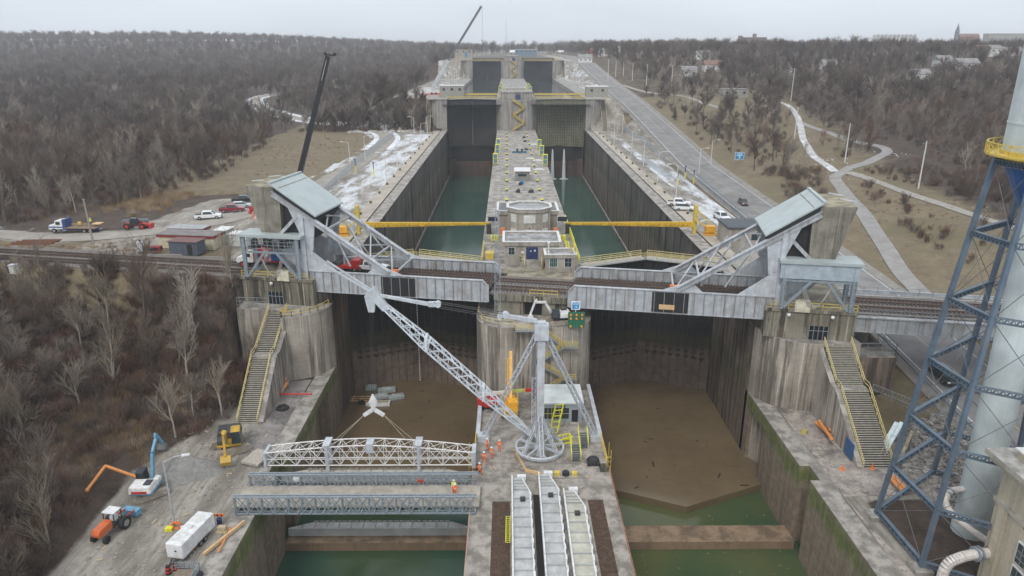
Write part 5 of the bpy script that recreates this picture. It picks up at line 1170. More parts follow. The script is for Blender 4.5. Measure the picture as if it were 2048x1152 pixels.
p=g(975,815,0); MB().cbox((p.x,p.y,.5),3.2,1.8,1.2).build('body',red,t); MB().beam((p.x-.6,p.y,2.2),(p.x+3.6,p.y+.4,2.5),.4,.45).build('boom_section',M('cream_white',(.66,.64,.55),.5),t); MB().beam((p.x+3.6,p.y+.4,2.5),(p.x+5.6,p.y+.6,2.6),.35,.4).build('boom_section',M('lime_section',(.45,.48,.12),.5),t); MB().beam((p.x+5.6,p.y+.6,2.6),(p.x+7.4,p.y+.7,2.6),.4,.45).beam((p.x+7.4,p.y+.7,2.8),(p.x+7.6,p.y+.6,.8),.4,.4).build('boom_head',red,t)
for dx in (-1,1): MB().tube((p.x+dx,p.y-1,.45),(p.x+dx,p.y-.7,.45),.45,.45,12).build('wheel',tyre,t)
t=T('box_trailer','white enclosed two-axle box trailer parked on the gravel yard','trailer',g(388,1086,0),R(78),local=True); TR=t
MB().box(-3.6,3.2,-1.15,1.15,.6,2.55).build('box_body',white,t,bevel=.12); MB().box(-.4,.2,-.25,.25,2.55,2.68).box(-2.9,-1.1,-.6,.6,2.55,2.58).box(.8,2.5,-.6,.6,2.55,2.58).build('roof_vent',sh,t); wheels(t,(-.1,.85),1.2,.36,.24); MB().beam((-3.6,.5,.55),(-4.8,0,.5),.12).beam((-3.6,-.5,.55),(-4.8,0,.5),.12).build('drawbar',dsteel,t); MB().box(-3.66,-3.6,-.35,-.1,1.6,1.75).build('marker_plate',black,t)
for s in (-1,1): MB().box(-.9,1.7,s*1.15-.04,s*1.22+.0,.75,.85).build('mudguard',rimm,t)
TR.scale=(.84,.84,.9)
t=T('tractor','orange tractor with white canopy and blue front loader on the gravel yard','tractor',g(226,1062,0),R(258),local=True)
orT=M('tractor_orange',(.62,.13,.03),.45,s=2,dirt=(.3,.14,.08),da=.5); MB().yprof([(.2,.9),(2.2,.9),(2.35,1.3),(2.1,1.75),(.2,1.9)],-.5,.5).build('bonnet',orT,t,bevel=.08); MB().box(-1.2,.3,-.6,.6,.9,1.35).build('floor_frame',dsteel,t); MB().box(-1.1,.2,-.75,.75,2.55,2.7).build('canopy',white,t,bevel=.1)
m=MB(); 
for a in (-1,.1):
    for b in (-.65,.65): m.beam((a,b,1.2),(a,b,2.55),.08)
m.build('canopy_post',black,t); MB().box(-.9,-.3,-.3,.3,1.3,1.9).build('seat',white,t)
for s in (-1,1): w_=MB().tube((-1,s*.65,.75),(-1,s*1.15,.75),.75,.75,18).build('rear_wheel',tyre,t); MB().tube((-1,s*1.1,.75),(-1,s*1.18,.75),.4,.4,12).build('rim',rimm,w_,world=False); MB().tube((1.7,s*.6,.45),(1.7,s*.95,.45),.45,.45,14).build('front_wheel',tyre,t)
MB().beam((-1.4,-.6,1.1),(-3.0,-.6,.9),.14).beam((-1.4,.6,1.1),(-3.0,.6,.9),.14).build('loader_arm',red,t); MB().box(-3.6,-2.8,-1.0,1.0,.2,.9).build('loader_bucket',skb,t)
# tall cranes
t=T('black_mobile_crane','black telescopic mobile crane with white-tipped boom standing behind the western counterweight','crane',(-46.5,150,14.3))
B0=DY(594,372,150); B1=DY(657,112,150); d=(B1-B0)
MB().cbox((B0.x-.5,150,14.3),8.5,2.6,1.6,.3).cbox((B0.x,150,15.9),3,2.4,1.6,.3).build('carrier',dsteel,t); q0=Vector((B0.x-1.2,150,17))
MB().beam(q0,B0+d*.08,1.1,1.3).build('boom_base',black,t); MB().beam(B0+d*.05,B0+d*.5,.95,1.0).beam(B0+d*.5,B1,.8,.85).build('boom',M('boom_black',(.012,.013,.017),.4,s=2),t)
MB().beam(B0+d*.82-Vector((0,.45,0)),B0+d*.97-Vector((0,.45,0)),.45,.05).build('white_marking',white,t); MB().beam(B1+Vector((-.7,0,.3)),B1+Vector((1.5,0,.1)),.35,.3).tube(B1+Vector((1.4,-.2,.35)),B1+Vector((1.4,.2,.35)),.3,.3,8).tube(B1+Vector((-.5,-.2,.5)),B1+Vector((-.5,.2,.5)),.25,.25,8).build('boom_head',black,t)
for i in range(4): MB().tube((B0.x-3.5+i*2,148.4+i*.6,14.85),(B0.x-3.5+i*2,148.8+i*.6,14.85),.6,.6,12).build('wheel',tyre,t)
t=T('far_mobile_crane','distant grey telescopic crane leaning over the second step with its boom against the sky','crane',(-41,395,28.4))
Yc=395; A0=DY(866,172,Yc); A1=DY(963,13,Yc); d=A1-A0
MB().beam(A0-Vector((0,0,.5)),A0+d*.33,2.0,1.9).build('boom_base',lgrey,t); MB().beam(A0+d*.28,A1,1.1,1.1).build('boom',M('boom_darkgrey',(.12,.13,.14),.5,s=1),t); MB().cbox(A1-Vector((0,0,.3)),1.8,.6,.9).build('boom_head',white,t); MB().tube(A1+Vector((.5,0,0)),DY(965,110,Yc),.05,.05,4).build('hoist_rope',cable,t)
MB().cbox((A0.x-1,Yc,28.4),11,3,1.9,.2).cbox((A0.x-3,Yc,30.2),4,2.6,1.7,.2).build('carrier',white,t); m=MB()
for i in range(5): m.tube((A0.x-5+i*2.2,Yc-1.6,29),(A0.x-5+i*2.2,Yc-1.1,29),.6,.6,10)
MB().beam((A0.x-7,Yc-2.5,28.8),(A0.x+5,Yc-2.5,28.8),.4).build('outrigger',red,t); m.box(A0.x-5,A0.x+4,Yc-1.45,Yc-1.35,28.9,29.1); m.build('wheels_row',tyre,t)
# ship arrester booms
for s_,x0,x1,lb in ((-1,-31.2,-4.0,'slim yellow arrester boom lying level across the western chamber'),(1,39.2,12.7,'slim yellow and orange arrester boom lying level across the eastern chamber')):
    t=T('arrester_boom',lb,'boom',(x0,146.5,14.2)); A=Vector((x0,146.5,15.9)); B=Vector((x1,146.5,15.9)); dx=(x1-x0)
    am=M('boom_yellow',(.66,.42,.03),.5,s=1.5,dirt=(.45,.22,.05),da=.6)
    MB().hexa([(x0,146.2,15.55),(x0,146.8,15.55),(x0,146.8,16.7),(x0,146.2,16.7)] if s_>0 else [(x0,146.8,15.55),(x0,146.2,15.55),(x0,146.2,16.7),(x0,146.8,16.7)],[(x1,146.35,16.1),(x1,146.65,16.1),(x1,146.65,16.65),(x1,146.35,16.65)] if s_>0 else [(x1,146.65,16.1),(x1,146.35,16.1),(x1,146.35,16.65),(x1,146.65,16.65)]).build('arm',am,t)
    m=MB()
    for a in range(26):
        if a%7==6: continue
        f=.04+a*.033; x=x0+dx*f; h=.5*(1-f*.6); m.beam((x,146.17,15.6+f*.6),(x+dx*.012,146.17,15.6+f*.6+h),.07,.04).beam((x+dx*.024,146.17,15.6+f*.6),(x+dx*.012,146.17,15.6+f*.6+h),.07,.04)
    m.build('lattice_pattern',M('boom_hole',(.13,.08,.02),.7),t)
    MB().beam((x0-s_*-.3,146.5,14.2),(x0-s_*-.3,146.5,20.3),.7,.9).build('post',ylw,t); MB().cbox((x0+s_*3.2,145,14.2),2.1,1.8,.5).cbox((x0+s_*3.2,145,14.9),1.9,1.7,1.3).build('machine_cab',M('amber_paint',(.72,.36,.03)),t); MB().beam((x0,146.5,19.8),(x0+s_*5,146.5,15),.25).beam((x0,145.5,17.5),(x0+s_*5,144,14.4),.3).build('brace',ylw,t)
    MB().tube((x0+s_*3.6,148.5,14.2),(x0+s_*3.6,149.5,14.2),2.4,2.4,18).build('winch_wheel',lgrey,t); MB().cbox((x1,146.5,14.2),1.,1.,2.1).build('cradle',dsteel,t)
# ================= PEOPLE =================
def man(seed,pose):
    j={'pelvis':(0,0,.95),'chest':(0,0,1.32),'neck':(0,0,1.52),'head':(0.03,0,1.66),'ls':(0,.2,1.42),'rs':(0,-.2,1.42)}
    e=[('pelvis','chest'),('chest','neck'),('neck','head'),('chest','ls'),('chest','rs')]
    for s,k in ((1,'l'),(-1,'r')):
        st=pose*s*.16; j[k+'h']=(0,s*.1,.9); j[k+'k']=(st*.6+.03,s*.12,.5); j[k+'a']=(st,s*.13,.08); j[k+'t']=(st+.16,s*.14,.05)
        ar=(.05-st*.6,s*.27,1.15) if pose<1.5 else (.14,s*.24,1.18); ha=(.16-st,s*.27,.93) if pose<1.5 else (.36,s*.12,1.2)
        j[k+'e']=ar; j[k+'w']=ha; j[k+'f']=(ha[0]+.07,ha[1],ha[2]-.07)
        e+=[('pelvis',k+'h'),(k+'h',k+'k'),(k+'k',k+'a'),(k+'a',k+'t'),(k+'s',k+'e'),(k+'e',k+'w'),(k+'w',k+'f')]
    rad={'pelvis':.16,'chest':.18,'neck':.07,'head':.1,'s':.08,'h':.11,'k':.075,'a':.055,'t':.05,'e':.055,'w':.04,'f':.04}
    ks=list(j); me=bpy.data.meshes.new('person'); me.from_pydata([j[k] for k in ks],[(ks.index(a),ks.index(b)) for a,b in e],[]); o=bpy.data.objects.new('person',me); COL.objects.link(o)
    sk=o.modifiers.new('skin','SKIN'); 
    for i,k in enumerate(ks):
        r_=rad.get(k) or rad[k[-1]]; me.skin_vertices[0].data[i].radius=(r_,r_*.85)
    me.skin_vertices[0].data[0].use_root=True; o.modifiers.new('sub','SUBSURF').levels=1; dg=bpy.context.evaluated_depsgraph_get(); m2=bpy.data.meshes.new_from_object(o.evaluated_get(dg)); bpy.data.objects.remove(o); m2.name='body'; return m2
MEN=[man(0,.3),man(1,1.),man(2,2.)]
skin=M('skin',(.42,.25,.18),.6); hivis=M('hi_vis_orange',(.85,.13,.02),.7,s=4); hiy=M('hi_vis_yellow',(.62,.72,.05),.7,s=4); dkc=M('dark_clothes',(.03,.035,.05),.8)
def person(label,p,hd,suit=hivis,pose=0,hat=white,stripe=True):
    t=T('person',label,'person',p,R(hd),group=None,local=True); me=MEN[pose].copy(); me.materials.clear(); me.materials.append(suit); me.materials.append(skin); me.materials.append(dkc)
    for f in me.polygons:
        c=f.center; 
        if c.z>1.52 or (abs(c.y)>.2 and c.z<.99): f.material_index=1
        if c.z<.12: f.material_index=2
        if suit is not hivis and c.z<.92 and abs(c.y)<.22: f.material_index=2
    o=bpy.data.objects.new('body',me); COL.objects.link(o); o.parent=t
    MB().ball((.03,0,1.74),.14,10,6,.8).tube((.03,0,1.72),(.03,0,1.74),.17,.16,12).build('hard_hat',hat,t)
    if stripe:
        for z,r_ in ((1.12,.205),(1.3,.215)): m=MB().ring((0,0,z),r_,.022,12).build('reflective_band',M('reflective',(.8,.8,.6),.4),t)
    for s in (-1,1): MB().ball((.125,s*.035,1.67),.014,5,3).build('eye',black,t)
    MB().ball((.14,0,1.64),.016,5,3).build('nose',skin,t); return t
person('worker in orange coveralls and white helmet near the left derrick leg, leftmost of four',g(967,927,0),-60,pose=2)
person('worker in orange coveralls bending by the truss end, nearest the western basin',g(966,929,0)+Vector((-.4,-2.4,0)),160,pose=2)
person('worker in orange coveralls standing lowest of the group beside the derrick',g(982,918,0),80)
person('worker in orange coveralls standing nearest to the derrick wheel',g(998,903,0),-90)
person('worker in orange coveralls and white helmet farthest back by the left leg foot',g(973,900,0),0,pose=1)
person('worker in dark clothes with yellow vest and helmet standing on the panel bridge',D2(907,985,.6),-80,hiy)
person('worker in bright orange jacket crouching on the panel bridge beside a colleague',D2(909,993,.6),-70,hivis,2)
person('worker in orange jacket on the western bridge deck beneath the raking strut',UV(-31.2,2.2,14.95),-40)
person('worker in dark clothes and yellow helmet on the western bridge deck behind the red truck',UV(-30.0,1.8,14.95),20,dkc,1,hiy)
person('worker in yellow jacket on the far side of the western bridge',UV(-33.5,12.6,15.4),-60,hiy)
person('worker in yellow vest on the timber load of the flatbed truck',g(187,462)+Vector((0,0,1.3)),-60,hiy,2)
person('worker in orange vest by the red equipment beside the concrete counterweight',g(508,440),-60)
# ================= WATER TOWER =================
stb=M('steel_blue',(.10,.14,.185),.5,.1,s=.8,dirt=(.16,.17,.19),da=.5); tankw=M('tank_white',(.56,.62,.62),.5,s=.25,dirt=(.38,.42,.42),da=.5,streak=.15); tblue=M('tank_blue',(.02,.09,.26),.4,s=.5)
t=T('water_tower','tall white surge tank on battered steel-blue lattice legs at the right edge','water tower',(51.5,66.5,0))
CX,CY=51.5,66.5; legs=[(42.3,69.1),(42.6,60.2),(53.5,77.2),(60.7,63.9),(60.4,72.8),(49.5,55.8)]
order=[1,0,2,4,3,5]
def lp(i,z):
    a,b=legs[i]; f=z/41.; r=math.hypot(a-CX,b-CY); k=(5.2/r)*f+(1-f); return Vector((CX+(a-CX)*k,CY+(b-CY)*k,z))
for i in range(6):
    m=MB(); m.beam(lp(i,.0),lp(i,41.5),.44,.4); m.build('leg',stb,t); MB().cbox((legs[i][0],legs[i][1],0),1.8,1.8,.5).build('footing',CD,t)
lv=[.9,6.9,13.4,20.2,27.,34.,41.]
for k in range(6):
    i,j=order[k],order[(k+1)%6]
    for n,z in enumerate(lv):
        if n==0 and k in (0,): pass
        m=MB(); a,b=lp(i,z),lp(j,z); up=Vector((0,0,1)); m.beam(a+up*.25,b+up*.25,.4,.08).beam(a-up*.25,b-up*.25,.4,.08); N=22
        for q in range(N):
            u=a+(b-a)*q/N; v=a+(b-a)*(q+1)/N; o_=.25 if q%2 else -.25; m.beam(u+up*o_,v-up*o_,.35,.06)
        m.build('horizontal_brace',stb,t)
        if n<6: m=MB(); m.tube(lp(i,z),lp(j,lv[n+1]),.04,.04,4).tube(lp(j,z),lp(i,lv[n+1]),.04,.04,4).build('tie_rod',M('tie_rod',(.12,.12,.12),.6),t)
MB().tube((CX,CY,-.5),(CX,CY,37),1.75,1.75,28).build('riser_pipe',tankw,t,smooth=False); MB().tube((CX,CY,36),(CX,CY,41.3),1.9,4.6,28).build('tank_bottom',tblue,t)
MB().tube((CX,CY,42.1),(CX,CY,64),4.6,4.6,36,True).tube((CX,CY,44.6),(CX,CY,44.75),4.66,4.66,36).build('tank_shell',tankw,t); MB().tube((CX,CY,41.3),(CX,CY,42.1),4.7,4.7,32).tube((CX,CY,41.6),(CX,CY,41.75),5.9,5.9,32).build('balcony',ylw,t)
m=MB(); N=24
for i in range(N):
    a=2*math.pi*i/N; b=2*math.pi*(i+1)/N; p=Vector((CX+5.9*math.cos(a),CY+5.9*math.sin(a),41.75)); q=Vector((CX+5.9*math.cos(b),CY+5.9*math.sin(b),41.75)); u=Vector((0,0,1.05)); m.beam(p,p+u,.1).beam(p+u,q+u,.1).beam(p,q+u,.05).beam(q,p+u,.05).beam(p,q,.12)
m.build('balcony_railing',ylw,t)
def bendpipe(label,pts,r,name='pipe'):
    P=[Vector(p) for p in pts]; Q=[]
    for i in range(len(P)-1):
        p0=P[max(0,i-1)];p1=P[i];p2=P[i+1];p3=P[min(len(P)-1,i+2)]
        for k in range(6):
            s=k/6; Q.append(.5*((2*p1)+(p2-p0)*s+(2*p0-5*p1+4*p2-p3)*s*s+(3*p1-p0-3*p2+p3)*s**3))
    Q.append(P[-1]); m=MB()
    for a,b in zip(Q,Q[1:]): m.tube(a,b,r,r,10,False)
    t=T(name,label,'pipe',(Q[0].x,Q[0].y,0)); m.build('pipe_run',M('pipe_white',(.62,.58,.54),.5,s=2,dirt=(.42,.36,.3),da=.6),t)
    m=MB(); d=(Q[8]-Q[7]).normalized(); m.tube(Q[7]-d*.3,Q[7]-d*.15,r*1.5,r*1.5,12).tube(Q[7]+d*.15,Q[7]+d*.3,r*1.5,r*1.5,12).build('flange',MATS['galv'],t)
bendpipe('curved white pipe running from the blue tower riser to the power house',[DY(1945,982,66),DY(1905,985,67),DY(1893,1010,66),DY(1920,1045,64),DY(1975,1085,62),DY(2010,1110,61)],.36)
bendpipe('thick white pipe bending down to the ground in front of the power house',[(48.,57.6,4.2),(46.2,57.4,4.4),(43.9,57.,4.2),(42.7,56.9,3.2),(42.5,56.8,0),(42.4,56.5,-.6)],.5)
# power house
t=T('power_house','cream stone power house corner with moulded cornice and grey roof at the lower right','building',(58,45,0)); cream=concrete('cream_stone',(.50,.44,.33),(.42,.37,.28),.25,(),0,(.4,.4,.4),.5); x0=47.2
MB().box(x0,75,30,58.4,-1,13.8).build('walls',cream,t); MB().box(x0-.9,76,29,59.3,13.8,14.3).box(x0-1.25,76,29,59.7,14.3,14.8).box(x0-.2,76,30,58.6,9.8,10.2).build('cornice',concrete('cornice_stone',(.46,.42,.35),(.33,.3,.25),.3,(),0,(.42,.41,.38)),t); MB().box(x0+.6,75,30,58,14.8,15.6).build('parapet',cream,t); MB().box(x0+.4,76,29,58.2,15.6,15.75).build('coping',rimw,t); MB().box(x0+1.6,75,30,57.2,15.62,15.8).build('roof_deck',M('roof_bluegrey',(.33,.40,.45),.6,s=.4),t)
for y in (56.5,47.6): MB().box(x0-.25,x0+.1,y,y+1.1,-1,9.78).build('pilaster',cream,t)
for y in (50.3,42.0):
    for z0,z1 in ((1,5.6),(5.9,8.2)):
        w_=MB().box(x0-.12,x0+.02,y,y+4.2,z0,z1).build('window_frame',rimw,t); t2=MB().box(x0-.16,x0-.12,y+.15,y+4.05,z0+.15,z1-.15); o=t2.build('pane',glass,t); m=MB()
        for k in range(1,6): m.box(x0-.2,x0-.16,y+.15+k*.65-.03,y+.15+k*.65+.03,z0+.15,z1-.15)
        for k in range(1,int((z1-z0)/.7)): m.box(x0-.2,x0-.16,y+.15,y+4.05,z0+k*.7-.03,z0+k*.7+.03)
        m.build('glazing_bars',M('bar_grey',(.2,.22,.22),.6),t)
MB().box(x0-.1,x0+.02,53.5,54.4,9.6,10.8).build('vent_opening',black,t)
# ================= STREET FURNITURE AND SMALL THINGS =================
def lamp_proto(h=9.,arm=2.2,double=False):
    p=MB().tube((0,0,0),(0,0,h),.13,.08,8); a=MB().tube((0,0,h-.1),(arm*.5,0,h+.35),.05,.05,6).tube((arm*.5,0,h+.35),(arm,0,h+.4),.05,.05,6); l=MB().hexa([(arm-.1,-.18,h+.3),(arm+.75,-.14,h+.3),(arm+.75,.14,h+.3),(arm-.1,.18,h+.3)],[(arm-.1,-.14,h+.46),(arm+.7,-.1,h+.46),(arm+.7,.1,h+.46),(arm-.1,.14,h+.46)])
    if double: a.tube((0,0,h-.1),(-arm,0,h+.3),.05,.05,6)
    return p,a,l
pol=M('lamp_pole',(.45,.47,.48),.5,.3,s=3); polw=M('lamp_pole_white',(.62,.62,.6),.5,s=3)
def lampobj(label,loc,h,arm,rz,mat,group):
    t=T('lamp_post',label,'lamp post',loc,R(rz),group=group,local=True); p,a,l=lamp_proto(h,arm); p.build('pole',mat,t); a.build('arm',mat,t); l.build('lamp_head',white,t); return t
lampobj('tall street lamp with curved arm standing on the gravel yard beside the box trailer',g(350,1050,0),8.4,2.,20,pol,None)
base=None
Lw=[(701,338),(731,322),(773,366),(795,338),(813,312),(843,290),(829,274),(855,272)]; Le=[(1228,288),(1263,309),(1287,333),(1315,364),(1352,396),(1398,350),(1245,268),(1422,330)]
wds=['nearest the arrester boom','by the fence gate','on the snowy yard by the quay','in the middle of the snow','beyond the snow patch','beside the far quay bollards','by the rubble slope','at the foot of the far stair']
wde=['at the foot of the far eastern stair','at the head of the snow patch','beside the mesh fence corner','on the eastern quay edge','nearest the parked white pickups','beside the gate at the road edge','on the grey bank by the far stair','at the roadside above the gate']
for side,(L_,ws) in enumerate(((Lw,wds),(Le,wde))):
    for i,((px,py),wd) in enumerate(zip(L_,ws)):
        p=GT(px,py); nm=('white yard lamp post on the western bank, ' if side==0 else 'white yard lamp post on the eastern bank, ')+wd
        if base is None: base=lampobj(nm,p,8.5,2.,180,polw,'yard lamp posts')
        else: dup(base,p,R(180 if i%2==0 else 0),nm)
for k in range(6):
    for s_ in (-1,1): dup(base,(s_*1.0+(-38 if s_<0 else 47),470+k*24,28.4),R(90-90*s_),'distant lamp post in the row along the %s bank of the second step'%('western' if s_<0 else 'eastern'),'distant lamps of the %s row'%('western' if s_<0 else 'eastern'))
# utility poles and wires
wood_=M('pole_wood',(.30,.27,.235),.8,s=3); prev=None; tops=[]
PP=[((1583,203),(1583,137),'beyond the snowy path'),((1590,277),(1597,215),'beside the snowy path, next to the road sign'),((1691,326),(1700,247),'in the fork of the footpaths'),((1839,378),(1853,283),'nearest the water tower'),((1343,182),(1343,130),'above the low garage'),((1293,172),(1294,128),'second along the distant road row'),((1265,162),(1266,126),'third along the distant road row'),((1247,152),(1248,124),'fourth along the distant road row'),((1232,146),(1233,121),'fifth along the distant road row'),((1217,140),(1217,118),'last of the distant road row')]
for (b_,tp,wd) in PP:
    p=GT(*b_); q=DY(tp[0],tp[1],p.y); h=max(6,q.z-p.z); t=T('utility_pole','pale slim utility pole '+wd,'utility pole',p,group='utility poles of the east bank'); MB().tube(p,p+Vector((.0,0,h)),.22,.14,8).build('pole',polw,t); MB().beam(p+Vector((-1,0,h-.6)),p+Vector((1,0,h-.6)),.12).build('crossarm',wood_,t); tops.append(p+Vector((0,0,h-.5)))
def wires(label,A,B,n=3,sp=.8,sag=.02):
    m=MB()
    for k in range(n):
        o_=Vector(((k-(n-1)/2)*sp,0,-.25*k)); a=A+o_; b=B+o_; L=(b-a).length; P=[a+(b-a)*i/10-Vector((0,0,sag*L*4*(i/10)*(1-i/10))) for i in range(11)]; m.path(P,.03,3)
    m.beam(A-Vector((sp,0,.1)),A+Vector((sp,0,-.1)),.05); return tag(m.build('power_line',cable),label,'power line')
wires('power lines from the fork pole to the pole nearest the water tower',tops[2],tops[3]); wires('power lines running right from the nearest east pole past the water tower',tops[3],tops[3]+Vector((75,-6,2)))
wires('power lines between the snowy path pole and the fork pole',tops[1],tops[2]); wires('power lines from the pole beyond the path to the one beside it',tops[0],tops[1]); wires('power lines across the woods from the garage pole',tops[4],tops[0])
t=T('wooden_pole','leaning weathered wooden pole in front of the flatbed truck','utility pole',D2(190,489,14.5)); a=D2(190,489,14.5); b=DY(169,396,a.y+.5); MB().tube(a,b,.2,.14,8).build('pole',wood_,t); MB().beam(b-Vector((.3,0,.2)),b+Vector((.3,0,-.2)),.1).build('cap',wood_,t)
# fences
def fence(label,pts,h=2.2,mesh=True,col=None,name='mesh_fence',sp=3.):
    t=T(name,label,'fence',pts[0]); MB().rail(pts,h,sp,.035,2).build('frame',col or galv,t)
    if mesh:
        m=MB()
        for a,b in zip(pts,pts[1:]):
            a=Vector(a);b=Vector(b);L=(b-a).length;n=int(L/.45)
            for i in range(n): 
                p=a+(b-a)*i/n; q=a+(b-a)*(i+1)/n; m.beam(p+Vector((0,0,.05)),q+Vector((0,0,h)),.02).beam(q+Vector((0,0,.05)),p+Vector((0,0,h)),.02)
        o=m.build('wire_mesh',col or galv,t); o['kind']='stuff'
    return t
def gp(l): return [tuple(GT(*q)) for q in l]
fence('long mesh fence between the snowy yard and the dirt road on the western bank',gp([(640,400),(672,368),(705,338),(745,305),(788,272)]),2.4)
fence('mesh fence along the foot of the bank beside the eastern road',gp([(1246,262),(1290,290),(1328,320),(1332,333)]),2.4); fence('mesh fence running down beside the parked white pickups east',gp([(1396,362),(1430,395),(1470,428),(1500,455)]),2.4); fence('mesh fence between eastern quay and snow patch',gp([(1283,322),(1316,345),(1340,362),(1380,366)]),2.2)
fence('low mesh fence across the verge below the underpass stairs',[(50.2,88,6),(55,86.5,4.4),(60.5,83,3.4),(60.8,74,2.5)],1.6)
t=T('guard_rail','steel guard rail along the canal side of the road','guard rail',(61.2,150,9)); m=MB(); m2=MB()
ys=list(range(70,640,8))
for a,b in zip(ys,ys[1:]): m.beam((61.0,a,roadz(a)+.75),(61.0,b,roadz(b)+.75),.08,.32); m2.beam((61.1,a,roadz(a)-.1),(61.1,a,roadz(a)+.8),.15)
m.build('rail_beam',galv,t); m2.beam((61.15,70,roadz(70)+.5),(61.15,78,roadz(78)+.5),.05); o=m2.build('posts',wood_,t); o['kind']='stuff'
t=T('guard_rail','white two-bar barrier along the far side of the road beyond the viaduct','guard rail',(75.5,70,3)); m=MB(); 
for a in range(60,98,6): m.rail([(75.6,a,roadz(a)),(75.6,a+6,roadz(a+6))],1.1,3,.05,2)
m.build('rails',white,t)
# road sign
p=GT(1478,330); t=T('road_sign','blue roadside information sign on two posts in the grass','sign',p); sb=M('sign_blue',(.02,.22,.50),.5,s=3); q=DY(1478,312,p.y)
MB().box(p.x-1.7,p.x-1.5,p.y,p.y+.15,p.z,q.z+1).box(p.x+1.5,p.x+1.7,p.y,p.y+.15,p.z,q.z+1).build('post',wood_,t); MB().box(p.x-1.6,p.x+1.6,p.y-.1,p.y,q.z-1.3,q.z+1.3).build('board_edge',white,t); MB().box(p.x-1.45,p.x+1.45,p.y-.14,p.y-.1,q.z-1.15,q.z+1.15).build('board',sb,t)
m=MB(); m.box(p.x-1.0,p.x+.9,p.y-.17,p.y-.14,q.z+.55,q.z+.85).box(p.x-1.1,p.x+1.1,p.y-.17,p.y-.14,q.z+.05,q.z+.35).box(p.x-.25,p.x+.25,p.y-.17,p.y-.14,q.z-.9,q.z+.06); m.build('symbol',M('sign_pale',(.5,.7,.85),.5),t)
# VHF sign and green light board on nose pier
bp=D2(1151,668,10.9); t=T('signal_sign','white-edged blue VHF 14 sign on a post at the edge of the nose pier','sign',(12.0,101.6,10.9)); X,Y=11.0,101.7; Z=DY(1151,611,Y).z; X=DY(1151,611,Y).x
MB().beam((X,Y,10.9),(X,Y,Z),.14).build('post',white,t); MB().box(X-.68,X+.68,Y-.1,Y-.02,Z-.68,Z+.68).build('board_edge',M('board_white',(.8,.8,.8),.5),t); MB().box(X-.52,X+.52,Y-.13,Y-.1,Z-.52,Z+.52).build('board',M('vhf_blue',(.01,.28,.62),.5),t)
rot=Matrix.Rotation(math.pi/2,3,'X'); text('VHF',.5,MATS['board_white'],t,(X,Y-.15,Z+.22),rot); text('14',.48,MATS['board_white'],t,(X,Y-.15,Z-.25),rot)
t=T('signal_board','green signal board with eight amber lamps on the rim of the nose pier','signal board',(11.2,101.,9)); c=DY(1152,640,101.); 
MB().box(c.x-1.28,c.x+1.28,100.85,101.0,c.z-1.25,c.z+1.3).build('board',M('board_green',(.015,.13,.07),.6,s=2),t); MB().beam((c.x-1,101.1,8),(c.x-1,101.1,c.z+1.2),.12).beam((c.x+1,101.1,8),(c.x+1,101.1,c.z+1.2),.12).build('support',galv,t)
amb=M('amber_lamp',(.75,.30,.06),.4,s=4)
for a,b in ((-.85,.9),(0,.9),(.85,.9),(-.85,.3),(0,.3),(.85,.3),(-.85,-.95),(.8,-.95)): l=MB().tube((c.x+a,100.85,c.z+b),(c.x+a,100.6,c.z+b),.17,.17,10).build('signal_lamp',amb,t)
# stairs and things on the pier nose
t=T('access_stair','zigzag yellow-railed metal stair down the face of the nose pier behind the derrick mast','stairway',(7.5,100.2,0)); m=MB(); r_=MB()
for a,b in (((4.6,10.9),(8.6,8.0)),((8.6,8.0),(4.4,5.2)),((4.4,5.2),(8.8,2.6)),((8.8,2.6),(5.6,.1))):
    y=100.4; m.beam((a[0],y,a[1]),(b[0],y,b[1]),1.0,.15); r_.rail([(a[0],y-.5,a[1]),(b[0],y-.5,b[1])],1,1,.045,3)
m.box(8.2,10.6,99.8,101,7.9,8.05).box(8.4,10.4,99.8,101,2.5,2.65).box(1.0,5.0,99.6,101,10.7,10.85); r_.rail([(8.4,99.8,8),(10.6,99.8,8)],1,1,.045,3).rail([(8.6,99.8,2.6),(10.4,99.8,2.6)],1,1,.045,3).rail([(1,99.6,10.85),(5.2,99.6,10.85)],1,1,.045,3).rail([(1,101,10.85),(1,99.6,10.85)],1,1,.045,3)
m.build('flights',galv,t); r_.build('handrail',ylw,t)
t=T('pier_railing','pale yellow railing around the left rim of the nose pier','railing',(-4,103,10.9)); MB().rail([(-4.7,110,10.9),(-4.7,105.5,10.9),(-3.6,102.8,10.9),(-1.5,101.5,10.9),(.8,101.4,10.9)],1.05,1.8,.045,2).build('rails',yl2,t)
t=T('track_railing','yellow railing with grey posts along the edge of the track on the centre pier','railing',UV(3,.6,14.4)); MB().rail([UV(-2.2,.5,14.35),UV(9.2,.5,14.35)],1.9,2.4,.035,1).build('posts',galv,t); MB().rail([UV(3.4,.45,14.35),UV(7.8,.45,14.35)],1.,2.,.05,2).build('rails',ylw,t)
MB_=MB().ring((-0.0,0,0),.5,.2,14) if 0 else None
def tyreobj(label,p,r=.75): return tag(MB().ring((p[0],p[1],p[2]+.2),r*.72,r*.3,18).build('spare_tyre',tyre),label,'tyre')
tyreobj('large black tyre lying on the terrace at the foot of the western pier wall',g(565,817,0),.95); tyreobj('small tyre lying on the centre deck behind the derrick',g(1106,826,0),.6)
